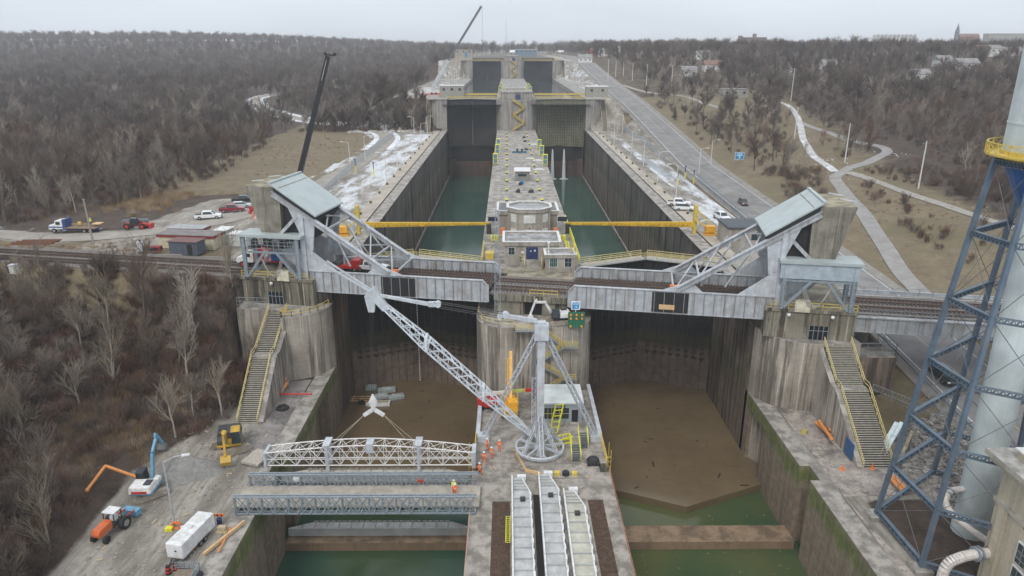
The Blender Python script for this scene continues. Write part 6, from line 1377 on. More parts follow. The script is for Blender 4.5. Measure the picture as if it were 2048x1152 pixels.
# grey hut
t=T('site_hut','grey metal hut with flat white roof, glazed bay and open door beside the derrick mast','hut',(9.2,91,0)); a=g(1162,846,0); x0,x1=6.0,9.7; 
x0=g(1085,846,0).x; x1=g(1163,848,0).x; y0=g(1120,846,0).y; hut=M('hut_grey',(.33,.37,.40),.5,.1,s=.6,dirt=(.28,.3,.3),da=.4)
MB().box(x0,x1,y0,y0+5.6,0,3.1).build('walls',hut,t); MB().box(x0-.2,x1+.2,y0-.25,y0+5.8,3.1,3.32).build('roof',M('hut_roof',(.60,.64,.63),.5,s=.4),t); MB().box(x1-1.5,x1-.6,y0-.06,y0,.1,2.1).build('door',black,t); MB().box(x0+.1,x1-1.9,y0-.05,y0,.7,2.4).build('glazed_bay',glass,t)
m=MB(); 
for k in range(5): m.box(x0+.1+k*.55,x0+.15+k*.55,y0-.08,y0-.05,.7,2.4)
m.box(x0+.1,x1-1.9,y0-.08,y0-.05,1.5,1.56); m.build('glazing_bars',yl2,t); MB().box((x0+x1)/2-.2,(x0+x1)/2+.3,y0-.2,y0,2.6,2.85).build('wall_lamp',black,t); MB().box(x1-1.8,x1-.3,y0-.8,y0,0,.2).build('door_step',CD,t)
t=T('tilted_ladder','bright yellow ladder frame leaning beside the grey hut','ladder',g(1105,862,0)); p=g(1098,868,0); by=M('bright_yellow',(.68,.64,.04),.5,s=3); m=MB(); A=Vector((p.x,p.y,.1)); B=A+Vector((.9,1.6,3.6))
for o_ in (Vector((0,0,0)),Vector((1.1,0,.1))): m.beam(A+o_,B+o_,.14,.28)
for k in range(6): m.beam(A+(B-A)*k/5,A+(B-A)*k/5+Vector((1.1,0,.1)),.12)
m.build('frame',by,t); p=g(1125,884,0); t=T('yellow_crate_frame','yellow box frame lying beside the slewing wheel','frame',p); m=MB()
for z in (.2,1.0):
    m.beam(p+Vector((-1,-.3,z)),p+Vector((.8,.5,z)),.14).beam(p+Vector((-.6,-1.2,z)),p+Vector((1.2,-.4,z)),.14).beam(p+Vector((-1,-.3,z)),p+Vector((-.6,-1.2,z)),.14).beam(p+Vector((.8,.5,z)),p+Vector((1.2,-.4,z)),.14)
for q in ((-1,-.3),(.8,.5),(-.6,-1.2),(1.2,-.4)): m.beam(p+Vector((*q,0)),p+Vector((*q,1)),.14)
m.build('frame',by,t)
for i,(px,py) in enumerate(((1165,890),(1150,915))):
    p=g(px,py,0); t=T('metal_steps','grey metal steps with yellow handrails, %s of the pair right of the derrick'%('farther' if i==0 else 'nearer'),'steps',p); m=MB()
    for k in range(7): m.box(p.x-.5,p.x+.5,p.y-1+k*.33,p.y-.75+k*.33,.15+k*.16,.22+k*.16)
    m.beam((p.x-.5,p.y-1,.1),(p.x-.5,p.y+1.3,1.25),.08,.2).beam((p.x+.5,p.y-1,.1),(p.x+.5,p.y+1.3,1.25),.08,.2); m.build('treads',M('tread_blue',(.12,.15,.18),.5,.4),t)
    MB().rail([(p.x-.6,p.y-1,.2),(p.x-.6,p.y+1.4,1.3)],1,1.2,.05,2).rail([(p.x+.6,p.y-1,.2),(p.x+.6,p.y+1.4,1.3)],1,1.2,.05,2).build('handrail',by,t)
p=g(1185,925,0); t=tag(MB().ball((p.x,p.y,.25),.85,10,6,.7).cbox((p.x,p.y-.3,0),1.6,1.3,.4).build('tarpaulin_heap',M('tarp_black',(.02,.02,.022),.6,s=2,bump=.8)),'crumpled black tarpaulin heap right of the metal steps','tarpaulin')
t=T('timber_kerb','bent row of timber boards edging the gravel patch by the derrick','timber edging',g(1050,930,0)); MB().beam(g(1031,908,0)+Vector((0,0,.2)),g(1050,943,0)+Vector((0,0,.2)),.12,.4).beam(g(1050,943,0)+Vector((0,0,.2)),g(1105,957,0)+Vector((0,0,.2)),.12,.4).build('boards',tan,t)
p=g(1130,952,0); t=T('winch_unit','small yellow and black winch unit on a concrete pad in front of the slewing wheel','winch',p); MB().cbox((p.x,p.y,0),3.2,1.2,.15).build('pad',CD,t); MB().cbox((p.x-1.1,p.y,.15),.7,.6,.45).cbox((p.x+1.1,p.y,.15),.7,.6,.4).build('housing',ylw,t); MB().tube((p.x,p.y,.1),(p.x,p.y,.6),.45,.45,12).build('drum',black,t)
t=T('yellow_ladder','yellow ladder lying on the leaf bed beside the leftmost white stoplog','ladder',g(1012,1065,0)); A=g(1011,1038,0)+Vector((0,0,.35)); B=g(1010,1090,0)+Vector((0,0,.35)); m=MB(); w_=Vector((.45,0,0)); m.beam(A,B,.08).beam(A+w_,B+w_,.08)
for k in range(14): m.beam(A+(B-A)*k/13,A+(B-A)*k/13+w_,.05)
m.build('rungs',by,t)
leaf=M('dead_leaves',(.075,.045,.028),.95,var=.6,s=3,dirt=(.14,.09,.055),da=.8,bump=.9)
S(MB().prism([(-1.9,55),(.2,55),(.2,72.3),(-1.9,72.3)],0,.02).build('leaf_bed',leaf)); S(MB().prism([(9.5,55),(11.3,55),(11.3,72.6),(9.5,72.6)],0,.02).build('leaf_bed',leaf))
S(MB().prism([(3.0,55),(3.9,55),(3.9,73.6),(3.0,73.6)],0,.02).prism([(6.55,55),(6.9,55),(6.9,73.),(6.55,73.)],0,.02).build('slot_shade_strip',M('slot_shade_dark',(.012,.01,.009),.9)))  # flat near-black strips on the deck: painted shade in the gaps between stoplogs
for side in (-1,1):
    x=XCL+.15 if side<0 else XCR-.15; nm='western' if side<0 else 'eastern'
    t=T('edge_railing','thin rusty post railing along the %s edge of the centre pier deck'%nm,'railing',(x,65,0)); MB().rail([(x,55,0),(x,78,0)],1.0,2.2,.025,2).build('rails',M('rail_rust_red',(.45,.25,.17),.7,s=2),t)
    t=T('edge_ladder','yellow cage ladder and rail at the %s edge of the centre pier'%nm,'ladder',(x,84,0)); m=MB(); m.rail([(x,80,0),(x,86.5,0)],1.1,1.2,.055,2)
    for k in range(4): m.box(x+side*.1-.0,x+side*.1+side*.7 if side>0 else x+side*.1,82+k*.01,82.1,-.1-k*.7,0-k*.7) if side>0 else m.box(x-.8,x-.1,82,82.1,-.1-k*.7,-k*.7)
    m.beam((x+side*.8,82,-3),(x+side*.8,82,1),.08).beam((x+side*.8,84,-3),(x+side*.8,84,1),.08); m.build('ladder_frame',ylw,t)
# centre wall furniture
bm_=M('bollard_dark',(.09,.085,.06),.7,s=4); b0=None
for r_i,X in enumerate((-.3,8.8)):
    for k in range(13):
        p=(X,166+k*14.2,14.2); lb='yellow-topped bollard in the %s row of the centre wall'%('left' if r_i==0 else 'right'); gr='bollards of the %s row'%('left' if r_i==0 else 'right')
        if b0 is None: b0=T('bollard',lb,'bollard',p,group=gr,local=True); MB().tube((0,0,0),(0,0,.5),.3,.35,10).build('post',bm_,b0); MB().tube((0,0,.5),(0,0,.72),.5,.42,10).build('cap',by,b0)
        else: dup(b0,p,0,lb,gr)
b1=T('bollard','mooring bollard in the row along the western quay','bollard',(XL-5.4,139,14.25),group='bollards of the western quay',local=True); MB().tube((0,0,0),(0,0,.55),.28,.35,10).build('post',bm_,b1); MB().tube((0,0,.55),(0,0,.75),.45,.36,10).build('cap',M('bollard_cap',(.34,.30,.17),.8,s=3),b1)
for r_i,X in enumerate((XL-5.4,XR+4.8)):
    for k in range(15):
        dup(b1,(X,152+k*13,14.25),0,'mooring bollard in the row along the %s quay'%('western' if r_i==0 else 'eastern'),'bollards of the %s quay'%('western' if r_i==0 else 'eastern'))
bpn=M('blue_panel',(.10,.22,.38),.5,s=3)
for i,(px,py,sd) in enumerate(((997,297,'left'),(995,310,'left'),(991,330,'left'),(1078,299,'right'),(1083,312,'right'),(1090,332,'right'))):
    p=D2(px,py,14.2); wd=('farthest','middle','nearest')[i%3]; t=T('signal_cabinet','yellow-framed cabinet with blue panels, %s of three on the %s edge of the centre wall'%(wd,sd),'cabinet',p,group='cabinets on the %s edge'%sd)
    MB().cbox(p,1.7,1.4,.5).build('plinth',CD,t); m=MB()
    for a in (-.75,.75):
        for b_ in (-.6,.6): m.beam(p+Vector((a,b_,.5)),p+Vector((a,b_,3.7)),.22)
    for z in (.6,2.1,3.7): m.cbox(p+Vector((0,0,z)),1.75,1.45,.18)
    m.build('frame',by,t)
    for z in (.85,2.35): MB().cbox(p+Vector((0,-.1,z)),1.1,1.2,1.1).build('panel',bpn,t)
p=D2(1044,362,14.2); t=T('wall_shed','small grey shed with pale flat roof in the middle of the centre wall','shed',p); MB().box(p.x-2,p.x+2.2,p.y,p.y+6,14.2,17).build('walls',M('shed_grey',(.22,.22,.20),.8,s=1),t); MB().box(p.x-2.3,p.x+2.5,p.y-.4,p.y+6.4,17,17.25).build('roof',rimw,t); MB().box(p.x-1.2,p.x+1.3,p.y-.08,p.y,15.6,16.3).build('window',glass,t)
p=D2(1044,369,14.2); t=T('blue_drum','blue drum and white box standing in front of the small grey shed','drum',p); MB().tube(p,p+Vector((0,0,1)),.5,.5,12).build('drum',M('drum_blue',(.03,.2,.5),.5),t); MB().cbox(p+Vector((-1.2,0,0)),.8,.7,.8).build('box',white,t)
p=D2(1039,306,14.2); t=T('blue_bench','long blue frame with dark winches across the centre wall','frame',p); MB().cbox(p,5.5,.5,.7).build('beam',M('frame_blue',(.04,.12,.2),.5),t); MB().cbox(p+Vector((-.8,0,.7)),.8,.6,.9).cbox(p+Vector((.9,0,.7)),.8,.6,.9).build('winch',dsteel,t)
for i,(px,py,w_,h_) in enumerate(((1040,370,1,.5),(1036,385,1.2,.6),(1062,385,1.5,.5),(1052,300,1.6,.4),(1068,290,3,.3),(1060,318,3,.3),(1075,322,3.5,.3),(1078,340,3.5,.3),(1048,276,1.4,.5),(1050,284,1.4,.5))):
    p=D2(px,py,14.2); t=tag(MB().cbox(p,w_,1.1,h_).cbox(p+Vector((.1,.1,h_)),w_*.6,.6,h_*.6).build('deck_equipment',(dsteel,rimw)[i in (4,5,6,7)]),['small dark capstan in front of the shed','dark capstan nearest the yellow beam','dark hatch right of the yellow beam','dark hatch at the right of the centre wall','white slab near the right cabinets','white slab between the right cabinets','long white slab beside the nearest right cabinet','white slab in front of the nearest right cabinet','dark hatch near the far pier, upper one','dark hatch near the far pier, lower one'][i],'deck equipment')
for sgn,lb in ((-1,'left'),(1,'right')):
    x=XCL-.1 if sgn<0 else XCR+.1; t=T('mooring_platform','yellow railed platform on the %s edge of the centre wall by the control buildings'%lb,'platform',(x,130,14.2)); m=MB(); m.rail([(x,124,14.2),(x,136,14.2)],1.3,1.5,.07,3).rail([(x-sgn*2,126,14.2),(x-sgn*2,131,14.2)],1.2,1.5,.07,3)
    if sgn>0: m.rail([(x,136,14.2),(x,158,14.2)],1.4,1.5,.1,3).lattice((x-1.3,127,14.3),(x-1.3,138,14.5),.5,.5,.5,.5,12,.14,.09)
    m.build('railing',by if sgn>0 else ylw,t); MB().cbox((x-sgn*1.2,128,14.2),1.4,1.8,1.1).build('machine_box',ylw,t); MB().cbox((x-sgn*2.,141,14.2),1.5,1.4,1.0).build('winch_housing',by,t)
MB_=[tag(MB().tube((x,137,14.2),(x,137,16.4),.12).cbox((x,137,16.4),.8,.7,1.3).build('signal_lantern',orange),'orange signal lantern on the %s side of the control tower'%s,'lantern') for x,s in ((-1.,'left'),(9.4,'right'))]
# far steps: zigzag stairs on pier faces, side stairs, huts
for Y,z0,wd in ((349,14.2,'second'),(619,28.4,'third')):
    t=T('access_stair','zigzag yellow stair on the face of the %s step centre pier'%wd,'stairway',(5,Y,z0)); m=MB(); xs=(2.5,8); z=z0
    for k in range(4): a=xs[k%2]; b=xs[(k+1)%2]; m.beam((a,Y-.6,z+3.5*k),(b,Y-.6,z+3.5*(k+1)),1.,.2).rail([(a,Y-1.1,z+3.5*k),(b,Y-1.1,z+3.5*(k+1))],1.1,1.2,.09,2)
    m.build('flights',ylw,t); MB().box(3.9,6.2,Y+3.8,Y+4.0,z0+14.2,z0+16.6).build('door',navy,t)
    for sx in (-1,1):
        x=XL-7 if sx<0 else XR+7; s_=T('side_stair','narrow railed stair beside the %s wall of the %s step'%('western' if sx<0 else 'eastern',wd),'stairway',(x,Y,z0)); m=MB(); m.beam((x+sx*2,Y-2,z0),(x+sx*2,Y+12,z0+14.2),2.2,.4,up=(0,0,1)); m.build('flight',M('dark_stair',(.12,.12,.12),.8),s_); MB().rail([(x+sx*.8,Y-2,z0),(x+sx*.8,Y+12,z0+14.2)],1,2,.08,1).rail([(x+sx*3.2,Y-2,z0),(x+sx*3.2,Y+12,z0+14.2)],1,2,.08,1).build('handrail',ylw,s_)
def house(label,px,py,w_,d_,h,rf,wl,name='house',Y=None,rz=0,gable=True,cat='house',roofh=None):
    if name=='far_building': p=DY(px,py,Y); p.z=44.4
    elif Y is None: p=GT(px,py)
    else: p=DY(px,py,Y); p.z=p.z
    t=T(name,label,cat,p,rz,local=True); MB().box(-w_/2,w_/2,-d_/2,d_/2,-3 if Y is None or Y<700 else -25,h).build('walls',wl,t)
    rh=roofh or d_*.35
    if gable: MB().hexa([(-w_/2-.4,-d_/2-.5,h),(-w_/2-.4,d_/2+.5,h),(-w_/2-.4,0,h+rh)][::-1],[(w_/2+.4,-d_/2-.5,h),(w_/2+.4,d_/2+.5,h),(w_/2+.4,0,h+rh)][::-1]).build('roof',rf,t)
    else: MB().box(-w_/2-.2,w_/2+.2,-d_/2-.2,d_/2+.2,h,h+.4).build('roof',rf,t)
    n=max(2,int(w_/4))
    for i in range(n): x=-w_/2+(i+.5)*w_/n; MB().box(x-.6,x+.6,-d_/2-.06,-d_/2,h-2.2,h-1).build('window',glass,t)
    return t
sid=M('siding_white',(.62,.62,.6),.7,s=1); brick=M('brick_red',(.25,.10,.08),.8,s=2); shing=M('shingle_grey',(.22,.21,.21),.9,s=1,dirt=(.6,.62,.65),da=.4); brn=M('shingle_brown',(.20,.12,.09),.9,s=1); conc2=M('block_grey',(.30,.29,.26),.8,s=1)
house('low concrete block garage half hidden by bushes above the road',1467,194,14,8,4,shing,conc2,'garage',gable=False,cat='garage')
HL=[('grey house with snowy roof among the eastern woods',1840,150,11,9,4,shing,sid),('small white house beyond the footpath woods',1660,118,10,8,4,shing,sid),('white house with grey roof left of the red-roofed house',1378,140,10,8,4,shing,sid),('house with rusty red roof beyond the road poles',1425,142,13,9,4,brn,sid),('small pale house with snowy roof above the road',1405,118,12,9,4,shing,sid),('pale gabled house behind the tall fir',1570,140,9,8,4,shing,sid),('white gabled house left of the gabled row',1888,122,10,8,5,shing,sid),('gabled house with snowy roof in the middle of the eastern row',1935,124,14,9,5,shing,sid),('cream house with steep brown gable in the eastern row',1960,130,9,8,5.5,brn,sid),('cream gabled house next to the brown gable',1985,128,9,8,5.5,shing,sid),('low wide house at the right end of the row',2020,130,16,9,4,shing,sid),('red brick house by the distant road bend',1190,118,16,10,5,brick,brick),('white house near the distant road bend',1210,112,12,9,5,shing,sid),('pale house beyond the far road poles',1243,108,12,9,5,shing,sid),('distant white house left of the far gates',1170,125,12,9,4,shing,sid),('white house glimpsed through the eastern trees',1735,122,10,8,4,shing,sid)]
for q in HL: house(*q)
t=house('long dark brick institution with a square roof turret on the eastern skyline',1505,86,46,14,9,shing,M('brick_dark',(.16,.11,.11),.8,s=.5),'institution',Y=1300,gable=False,cat='building'); MB().box(0,5,-6,0,9,15).box(-23,-19,-6,6,9,12).build('turret',MATS['brick_dark'],t)
t=house('long white apartment block on the eastern skyline',1790,84,75,14,12,rimw,sid,'apartment_block',Y=1400,gable=False,cat='building')
for i in range(10): MB().box(-36+i*7.6,-33.5+i*7.6,-9,-7,0,13.5).build('stair_bay',M('bay_grey',(.4,.4,.42),.7),t)
t=house('pale flat block at the right end of the skyline',2015,80,80,20,12,rimw,conc2,'apartment_block',Y=1500,gable=False,cat='building')
t=house('red brick church nave with tall grey spire on the skyline',1938,82,34,12,7,brn,M('church_brick',(.33,.15,.13),.8,s=.5),'church',Y=1300,cat='church',roofh=5); MB().box(-22.5,-17.5,-2.5,2.5,0,14).build('tower',M('tower_stone',(.16,.17,.19),.8),t); MB().hexa([(-22.8,-2.8,14),(-17.2,-2.8,14),(-17.2,2.8,14),(-22.8,2.8,14)],[(-20.2,-.2,29),(-19.8,-.2,29),(-19.8,.2,29),(-20.2,.2,29)]).build('spire',MATS['tower_stone'],t)
t=house('beige pump house with tall blue door left of the far gates',928,119,15,10,8,shing,beige,'pump_house',Y=640,gable=False,cat='building'); MB().box(1,3.6,-5.1,-5,2,6).build('door',bpn,t)
t=house('small grey equipment building west of the second step',905,190,12,6,4.5,rimw,conc2,'equipment_building',Y=372,gable=False,cat='building'); t=house('small grey equipment building east of the second step',1193,190,11,6,4,rimw,conc2,'equipment_building',Y=372,gable=False,cat='building')
house('flat equipment building beside the eastern road by the arrester crane',1478,487,6.8,7.5,3.8,M('tar_roof',(.07,.08,.09),.7,s=1),beige,'equipment_building',gable=False,cat='building')
t=house('pale building with blue-grey tank behind the far gates',1052,112,22,8,7,rimw,M('tank_greyblue',(.16,.22,.27),.7),'far_building',Y=760,gable=False,cat='building'); MB().tube((-20,0,0),(-20,0,36),.35,.1,6).build('antenna',rimm,t)
for i,(px,w_) in enumerate(((1030,26),(1085,30),(1120,24))): house(['snow-roofed building behind the far pier','low snow-roofed works right of the far pier','white-roofed works near the distant road'][i],px,96,w_*.5,9,3.6,rimw,conc2,'far_building',Y=1000+90*i,gable=i%2==0,cat='building')
# west yard: cabins, container, poles, cabinets
maroon=M('maroon_trim',(.24,.025,.03),.6,s=2); crm=M('cabin_cream',(.52,.48,.35),.7,s=1.5,dirt=(.35,.32,.22),da=.5); rfg=M('cabin_roof',(.20,.185,.18),.9,s=.8)
def cabin(label,p,w_,d_,h,rz,wall_,roof_,trim=None,name='site_cabin',cat='cabin'):
    t=T(name,label,cat,p,rz,local=True); MB().box(-w_/2,w_/2,-d_/2,d_/2,0,h).build('walls',wall_,t); MB().box(-w_/2-.2,w_/2+.2,-d_/2-.2,d_/2+.2,h+.02,h+.14).build('roof',roof_,t)
    if trim: MB().box(-w_/2-.15,w_/2+.15,-d_/2-.15,-d_/2-.02,h-.45,h+.02).box(w_/2+.02,w_/2+.15,-d_/2-.02,d_/2+.15,h-.45,h+.02).build('trim',trim,t)
    MB().box(w_*.15,w_*.15+1,-d_/2-.05,-d_/2-.01,.1,2.1).build('door',black,t); return t
cabin('cream site cabin with grey roof and maroon trim, the long front one',D2(378,497,14.3)+Vector((0,2,0)),11.6,4,2.7,R(-8),crm,rfg,maroon)
cabin('second maroon-trimmed site cabin behind the cream cabin',D2(383,478,14.3),7.2,3,2.6,R(-6),crm,M('cabin_roof_pale',(.34,.35,.36),.8,s=1),maroon)
cabin('dark blue-grey corrugated shed with rusty roof in front of the cream cabin',D2(378,505,14.5),5.6,3.0,2.5,R(-8),M('shed_bluegrey',(.085,.10,.13),.7,s=2,streak=.4),M('roof_rust',(.16,.09,.085),.8,s=2),None,'corrugated_shed','shed')
cabin('small pale green container beside the cream cabin',D2(436,492,14.3)+Vector((0,3,0)),2.4,5,2.6,R(-8),M('container_green',(.35,.42,.38),.6,s=2),rimw,None,'storage_container','container')
cabin('white topped container behind the red boom truck',D2(484,489,14.3),3.6,2.6,2.4,R(-8),M('container_white',(.5,.53,.52),.6,s=2),white,None,'storage_container','container')
p=D2(284,501,14.7); t=T('electrical_cabinet','grey electrical cabinet beside the track near the site cabins','cabinet',p); MB().cbox(p,1.0,.8,1.9).build('case',lgrey,t); MB().cbox(p+Vector((.1,0,1.9)),.3,.3,.25).build('vent',black,t)
p=D2(308,500,14.7); t=T('timber_pallet_frame','maroon timber frame lying beside the electrical cabinet','frame',p); MB().cbox(p,3.2,1.2,.9).build('frame',maroon,t); MB().cbox(p-Vector((0,.66,-.2)),2.4,.1,.5).build('opening',black,t)
p=D2(33,545,14.2); t=T('relay_box','small pale relay box on the grass below the track','cabinet',p); MB().cbox(p,1.1,.9,1.5).build('case',sh,t); MB().cbox(p+Vector((0,0,1.5)),1.3,1.1,.12).build('lid',lgrey,t)
t=T('rail_stack','stack of rusty rails lying on the grass beside the track','rail stack',D2(70,487,14.4)); p=D2(70,487,14.4); m=MB()
for k in range(9): m.beam(p+Vector((-4.2+k*.15,-1.2+k*.32,.2+.15*(k%3))),p+Vector((4.0+k*.1,-1.0+k*.32,.25+.15*(k%3))),.16,.2)
for x in (-3,0,3): m.beam(p+Vector((x,-1.6,.08)),p+Vector((x,2,.08)),.25,.15)
m.build('rails',rust,t)
p=D2(516,425,14.3); t=T('red_equipment_pile','pile of red and rusty equipment at the foot of the counterweight','equipment pile',p); m=MB(); r5=random.Random(5)
for k in range(14): m.cbox(p+Vector((r5.uniform(-1.5,1.5),r5.uniform(-1,1),r5.uniform(0,.6))),r5.uniform(.3,1.3),.4,r5.uniform(.3,1),r5.random()*3)
m.build('parts',red,t)
for i,(px,py) in enumerate(((712,345),(748,352),(1370,360),(1387,368),(1355,372))):
    p=GT(px,py); t=T('gate_post','yellow gate post with dark lamp, %s'%['left of the western yard gate','right of the western yard gate','left of the eastern road gate','right of the eastern road gate','beside the eastern gate fence'][i],'post',p); MB().tube(p,p+Vector((0,0,2.2)),.18).build('post',by,t); MB().tube(p+Vector((0,0,2.2)),p+Vector((0,0,4.0)),.12).ball(p+Vector((0,0,4.1)),.28,8,5).build('lamp',navy,t)
# gravel heap, slabs, pipes on the western yard
c=g(372,940,0); m=MB(); N=28; rg=random.Random(3)
m.v.append((c.x,c.y,2.3)); rings=[]
for j in range(1,7):
    row=[]
    for i in range(N):
        a=2*math.pi*i/N; r_=j/6*(1+.12*math.sin(3*a+1)+.06*rg.random()); m.v.append((c.x+4.4*r_*math.cos(a),c.y+3.0*r_*math.sin(a),max(-.1,2.3*(1-(j/6)**1.25)+rg.uniform(-.08,.08)))); row.append(len(m.v)-1)
    rings.append(row)
for i in range(N): m.f.append((0,rings[0][i],rings[0][(i+1)%N]))
for a,b in zip(rings,rings[1:]):
    for i in range(N): m.f.append((a[i],b[i],b[(i+1)%N],a[(i+1)%N]))
o=m.build('gravel_heap',M('heap_gravel',(.24,.235,.22),.95,var=.3,s=2,bump=.9),smooth=True); tag(o,'heap of grey gravel between the two excavators','gravel heap')
orp=M('pipe_orange',(.66,.26,.07),.45,s=3)
def pipe(label,pts,r=.28,mat=None): return tag(MB().path(pts,r,10).ball(pts[-1],r*1.3,8,6).ball(pts[0],r*1.3,8,6).build('orange_pipe',mat or orp),label,'pipe')
def gz(px,py,z): return D2(px,py,z)
pa=g(177,985); pb=g(215,943); pc=g(285,967); pipe('bent orange pipe lying on the slope behind the blue and white excavator',[pa+Vector((0,0,.5)),pb+Vector((0,0,1.0)),pc+Vector((0,0,.9))],.19)
pipe('short orange pipe leaning on the western flank wall, upper one',[gz(570,756,1.6),gz(557,778,.8)],.25); pipe('short orange pipe leaning on the western flank wall, lower one',[gz(573,766,.9),gz(560,786,.3)],.25)
for i,(a,b) in enumerate((((1634,848),(1660,872)),((1645,838),(1662,862)),((1640,845),(1664,880)))): pipe('orange pipe beside the eastern flank wall, %s of three'%('lowest','topmost','middle')[i],[gz(*a,.5+i*.3),gz(*b,.5+i*.3)],.22)
pipe('orange double pipe behind the blue tower leg, left one',[gz(1783,960,.4),gz(1806,985,.4)],.25); pipe('orange double pipe behind the blue tower leg, right one',[gz(1789,957,.4),gz(1812,981,.4)],.25)
pipe('thin orange pipe along the edge of the western basin wall',[gz(462,1053,.3),gz(437,1100,.3)],.1); pipe('red rail lying across the western terrace at the foot of the pier wall',[gz(560,787,.7),gz(622,787,.7)],.13,red)
def slabs(label,px,py,n,L,rz,mat,w_=.5): 
    p=g(px,py,0); t=T('slab_stack',label,'slab stack',p); m=MB(); d=Vector((math.cos(rz),math.sin(rz),0)); nn=Vector((-d.y,d.x,0))
    for k in range(n): m.beam(p+nn*(k*w_*1.05-n*w_/2)-d*L/2+Vector((0,0,.35)),p+nn*(k*w_*1.05-n*w_/2)+d*L/2+Vector((0,0,.4)),w_,.35)
    m.beam(p-nn*n*w_/2-d*L*.3+Vector((0,0,.12)),p+nn*n*w_/2-d*L*.3+Vector((0,0,.12)),.3,.2); m.build('slabs',mat,t); return t
slabs('stack of grey concrete beams on the western yard beside the yellow excavator',513,918,5,3.2,R(70),M('beam_concrete',(.40,.37,.32),.8,s=2))
for i,(px,py) in enumerate(((338,1145),(353,1138))):
    p=g(px,py,0); t=T('traffic_drum','orange and black traffic drum, %s of the two by the trailer hitch'%('left','right')[i],'traffic drum',p)
    for k in range(5): MB().tube(p+Vector((0,0,.05+k*.2)),p+Vector((0,0,.25+k*.2)),.3-.02*k,.28-.02*k,12).build('band',(black,red)[k%2],t)
p=g(365,1165,0); t=T('open_trailer','dark mesh-sided open trailer loaded with debris at the bottom edge of the yard','trailer',p); MB().cbox(p,2.6,3.2,.5,-.2).build('bed',dsteel,t); MB().rail([p+Vector((-1.3,1.5,.5)),p+Vector((1.2,1.5,.5)),p+Vector((1.3,-1.5,.5))],.9,.5,.03,4).build('mesh_side',galv,t); MB().cbox(p+Vector((0,0,.5)),1.8,2.4,.3).build('debris',M('debris',(.2,.16,.12),.9,s=3),t)
for dx in (-1.35,1.35): MB().tube(p+Vector((dx,0,.35)),p+Vector((dx*1.15,0,.35)),.35).build('wheel',tyre,t)
p=g(352,1050,0); t=T('hose_coil','orange hose coil and yellow crate at the foot of the street lamp','hose coil',p); MB().ring(p+Vector((.3,-.4,.4)),.45,.14,14,'y').build('hose',orange,t); MB().cbox(p+Vector((-.4,-.7,0)),.8,.6,.4).build('crate',by,t); MB().tube(p+Vector((1.1,-.7,0)),p+Vector((1.1,-.7,.5)),.22).build('bucket',white,t)
p=g(438,1042,0); t=T('striped_barrier','orange and black striped barrier board behind the trailer','barrier',p); MB().cbox(p+Vector((0,0,.8)),1.4,.08,.3).build('board',orange,t); MB().tube(p+Vector((.2,-.3,0)),p+Vector((.2,-.3,.7)),.3).build('bin',navy,t)
for i in range(3): MB().cbox(p+Vector((-.5+i*.45,-.06,.8)),.14,.04,.3).build('stripe',black,t)
slabs('pair of tan timber planks along the western basin edge near the trailer',449,1078,2,6,R(66),tan,.12)
pm_=M('pallet',(.45,.36,.24),.9,s=3); p=g(445,1060,0); tag(MB().cbox(p,1.2,1.0,.15).cbox(p+Vector((0,0,.15)),.9,.5,.5).build('pallet',pm_),'timber pallet with a small generator behind the box trailer','pallet')
for px,py,lb in ((1745,908,'orange traffic cone at the foot of the eastern stair'),(1685,942,'small red cone on the cracked eastern terrace')):
    p=g(px,py+32 if px>1700 else py,0); t=T('traffic_cone',lb,'cone',p); MB().tube(p,p+Vector((0,0,.8)),.22,.04,10).build('cone',orange,t); MB().cbox(p,.6,.6,.06).build('base',orange,t)
p=g(1608,868,0); tag(MB().tube(p,p+Vector((0,0,.5)),.5,.4,12).tube(p+Vector((0,0,.5)),p+Vector((0,0,.55)),.3,.3,10).build('yellow_buoy',M('ochre',(.40,.33,.10),.7,s=2)),'ochre mooring cap on the cracked eastern terrace','mooring cap')
tag(MB().box(44.7,44.88,80.5,82.6,.3,2.6).build('blue_board',M('board_blue',(.03,.09,.22),.5,s=2)),'blue board leaning on the flank wall of the eastern stair','board')
t=T('pale_chute','pale blue-white double chute rising from the foot of the eastern stair','chute',g(1758,905,0)); A=g(1754,925,0)+Vector((0,0,.8)); B=Vector((56,88.5,6.0)); B=D2(1795,848,3.6); m=MB()
for o_ in (0,.7): m.beam(A+Vector((o_,0,0)),B+Vector((o_,0,0)),.5,.35)
m.build('troughs',M('chute_pale',(.55,.64,.66),.4,s=2),t); MB().beam(A,A-Vector((0,0,.8)),.2).beam(B,B-Vector((0,0,1.2)),.2).build('support',white,t)
wall('retaining_wall','low dark concrete wing wall beside the pale chute',MB().hexa([(50.2,78.8,-.5),(53.5,82.5,-.5),(53.2,82.8,-.5),(49.9,79.1,-.5)],[(50.2,78.8,1.2),(53.5,82.5,3.4),(53.2,82.8,3.4),(49.9,79.1,1.2)]),CG,'retaining wall')
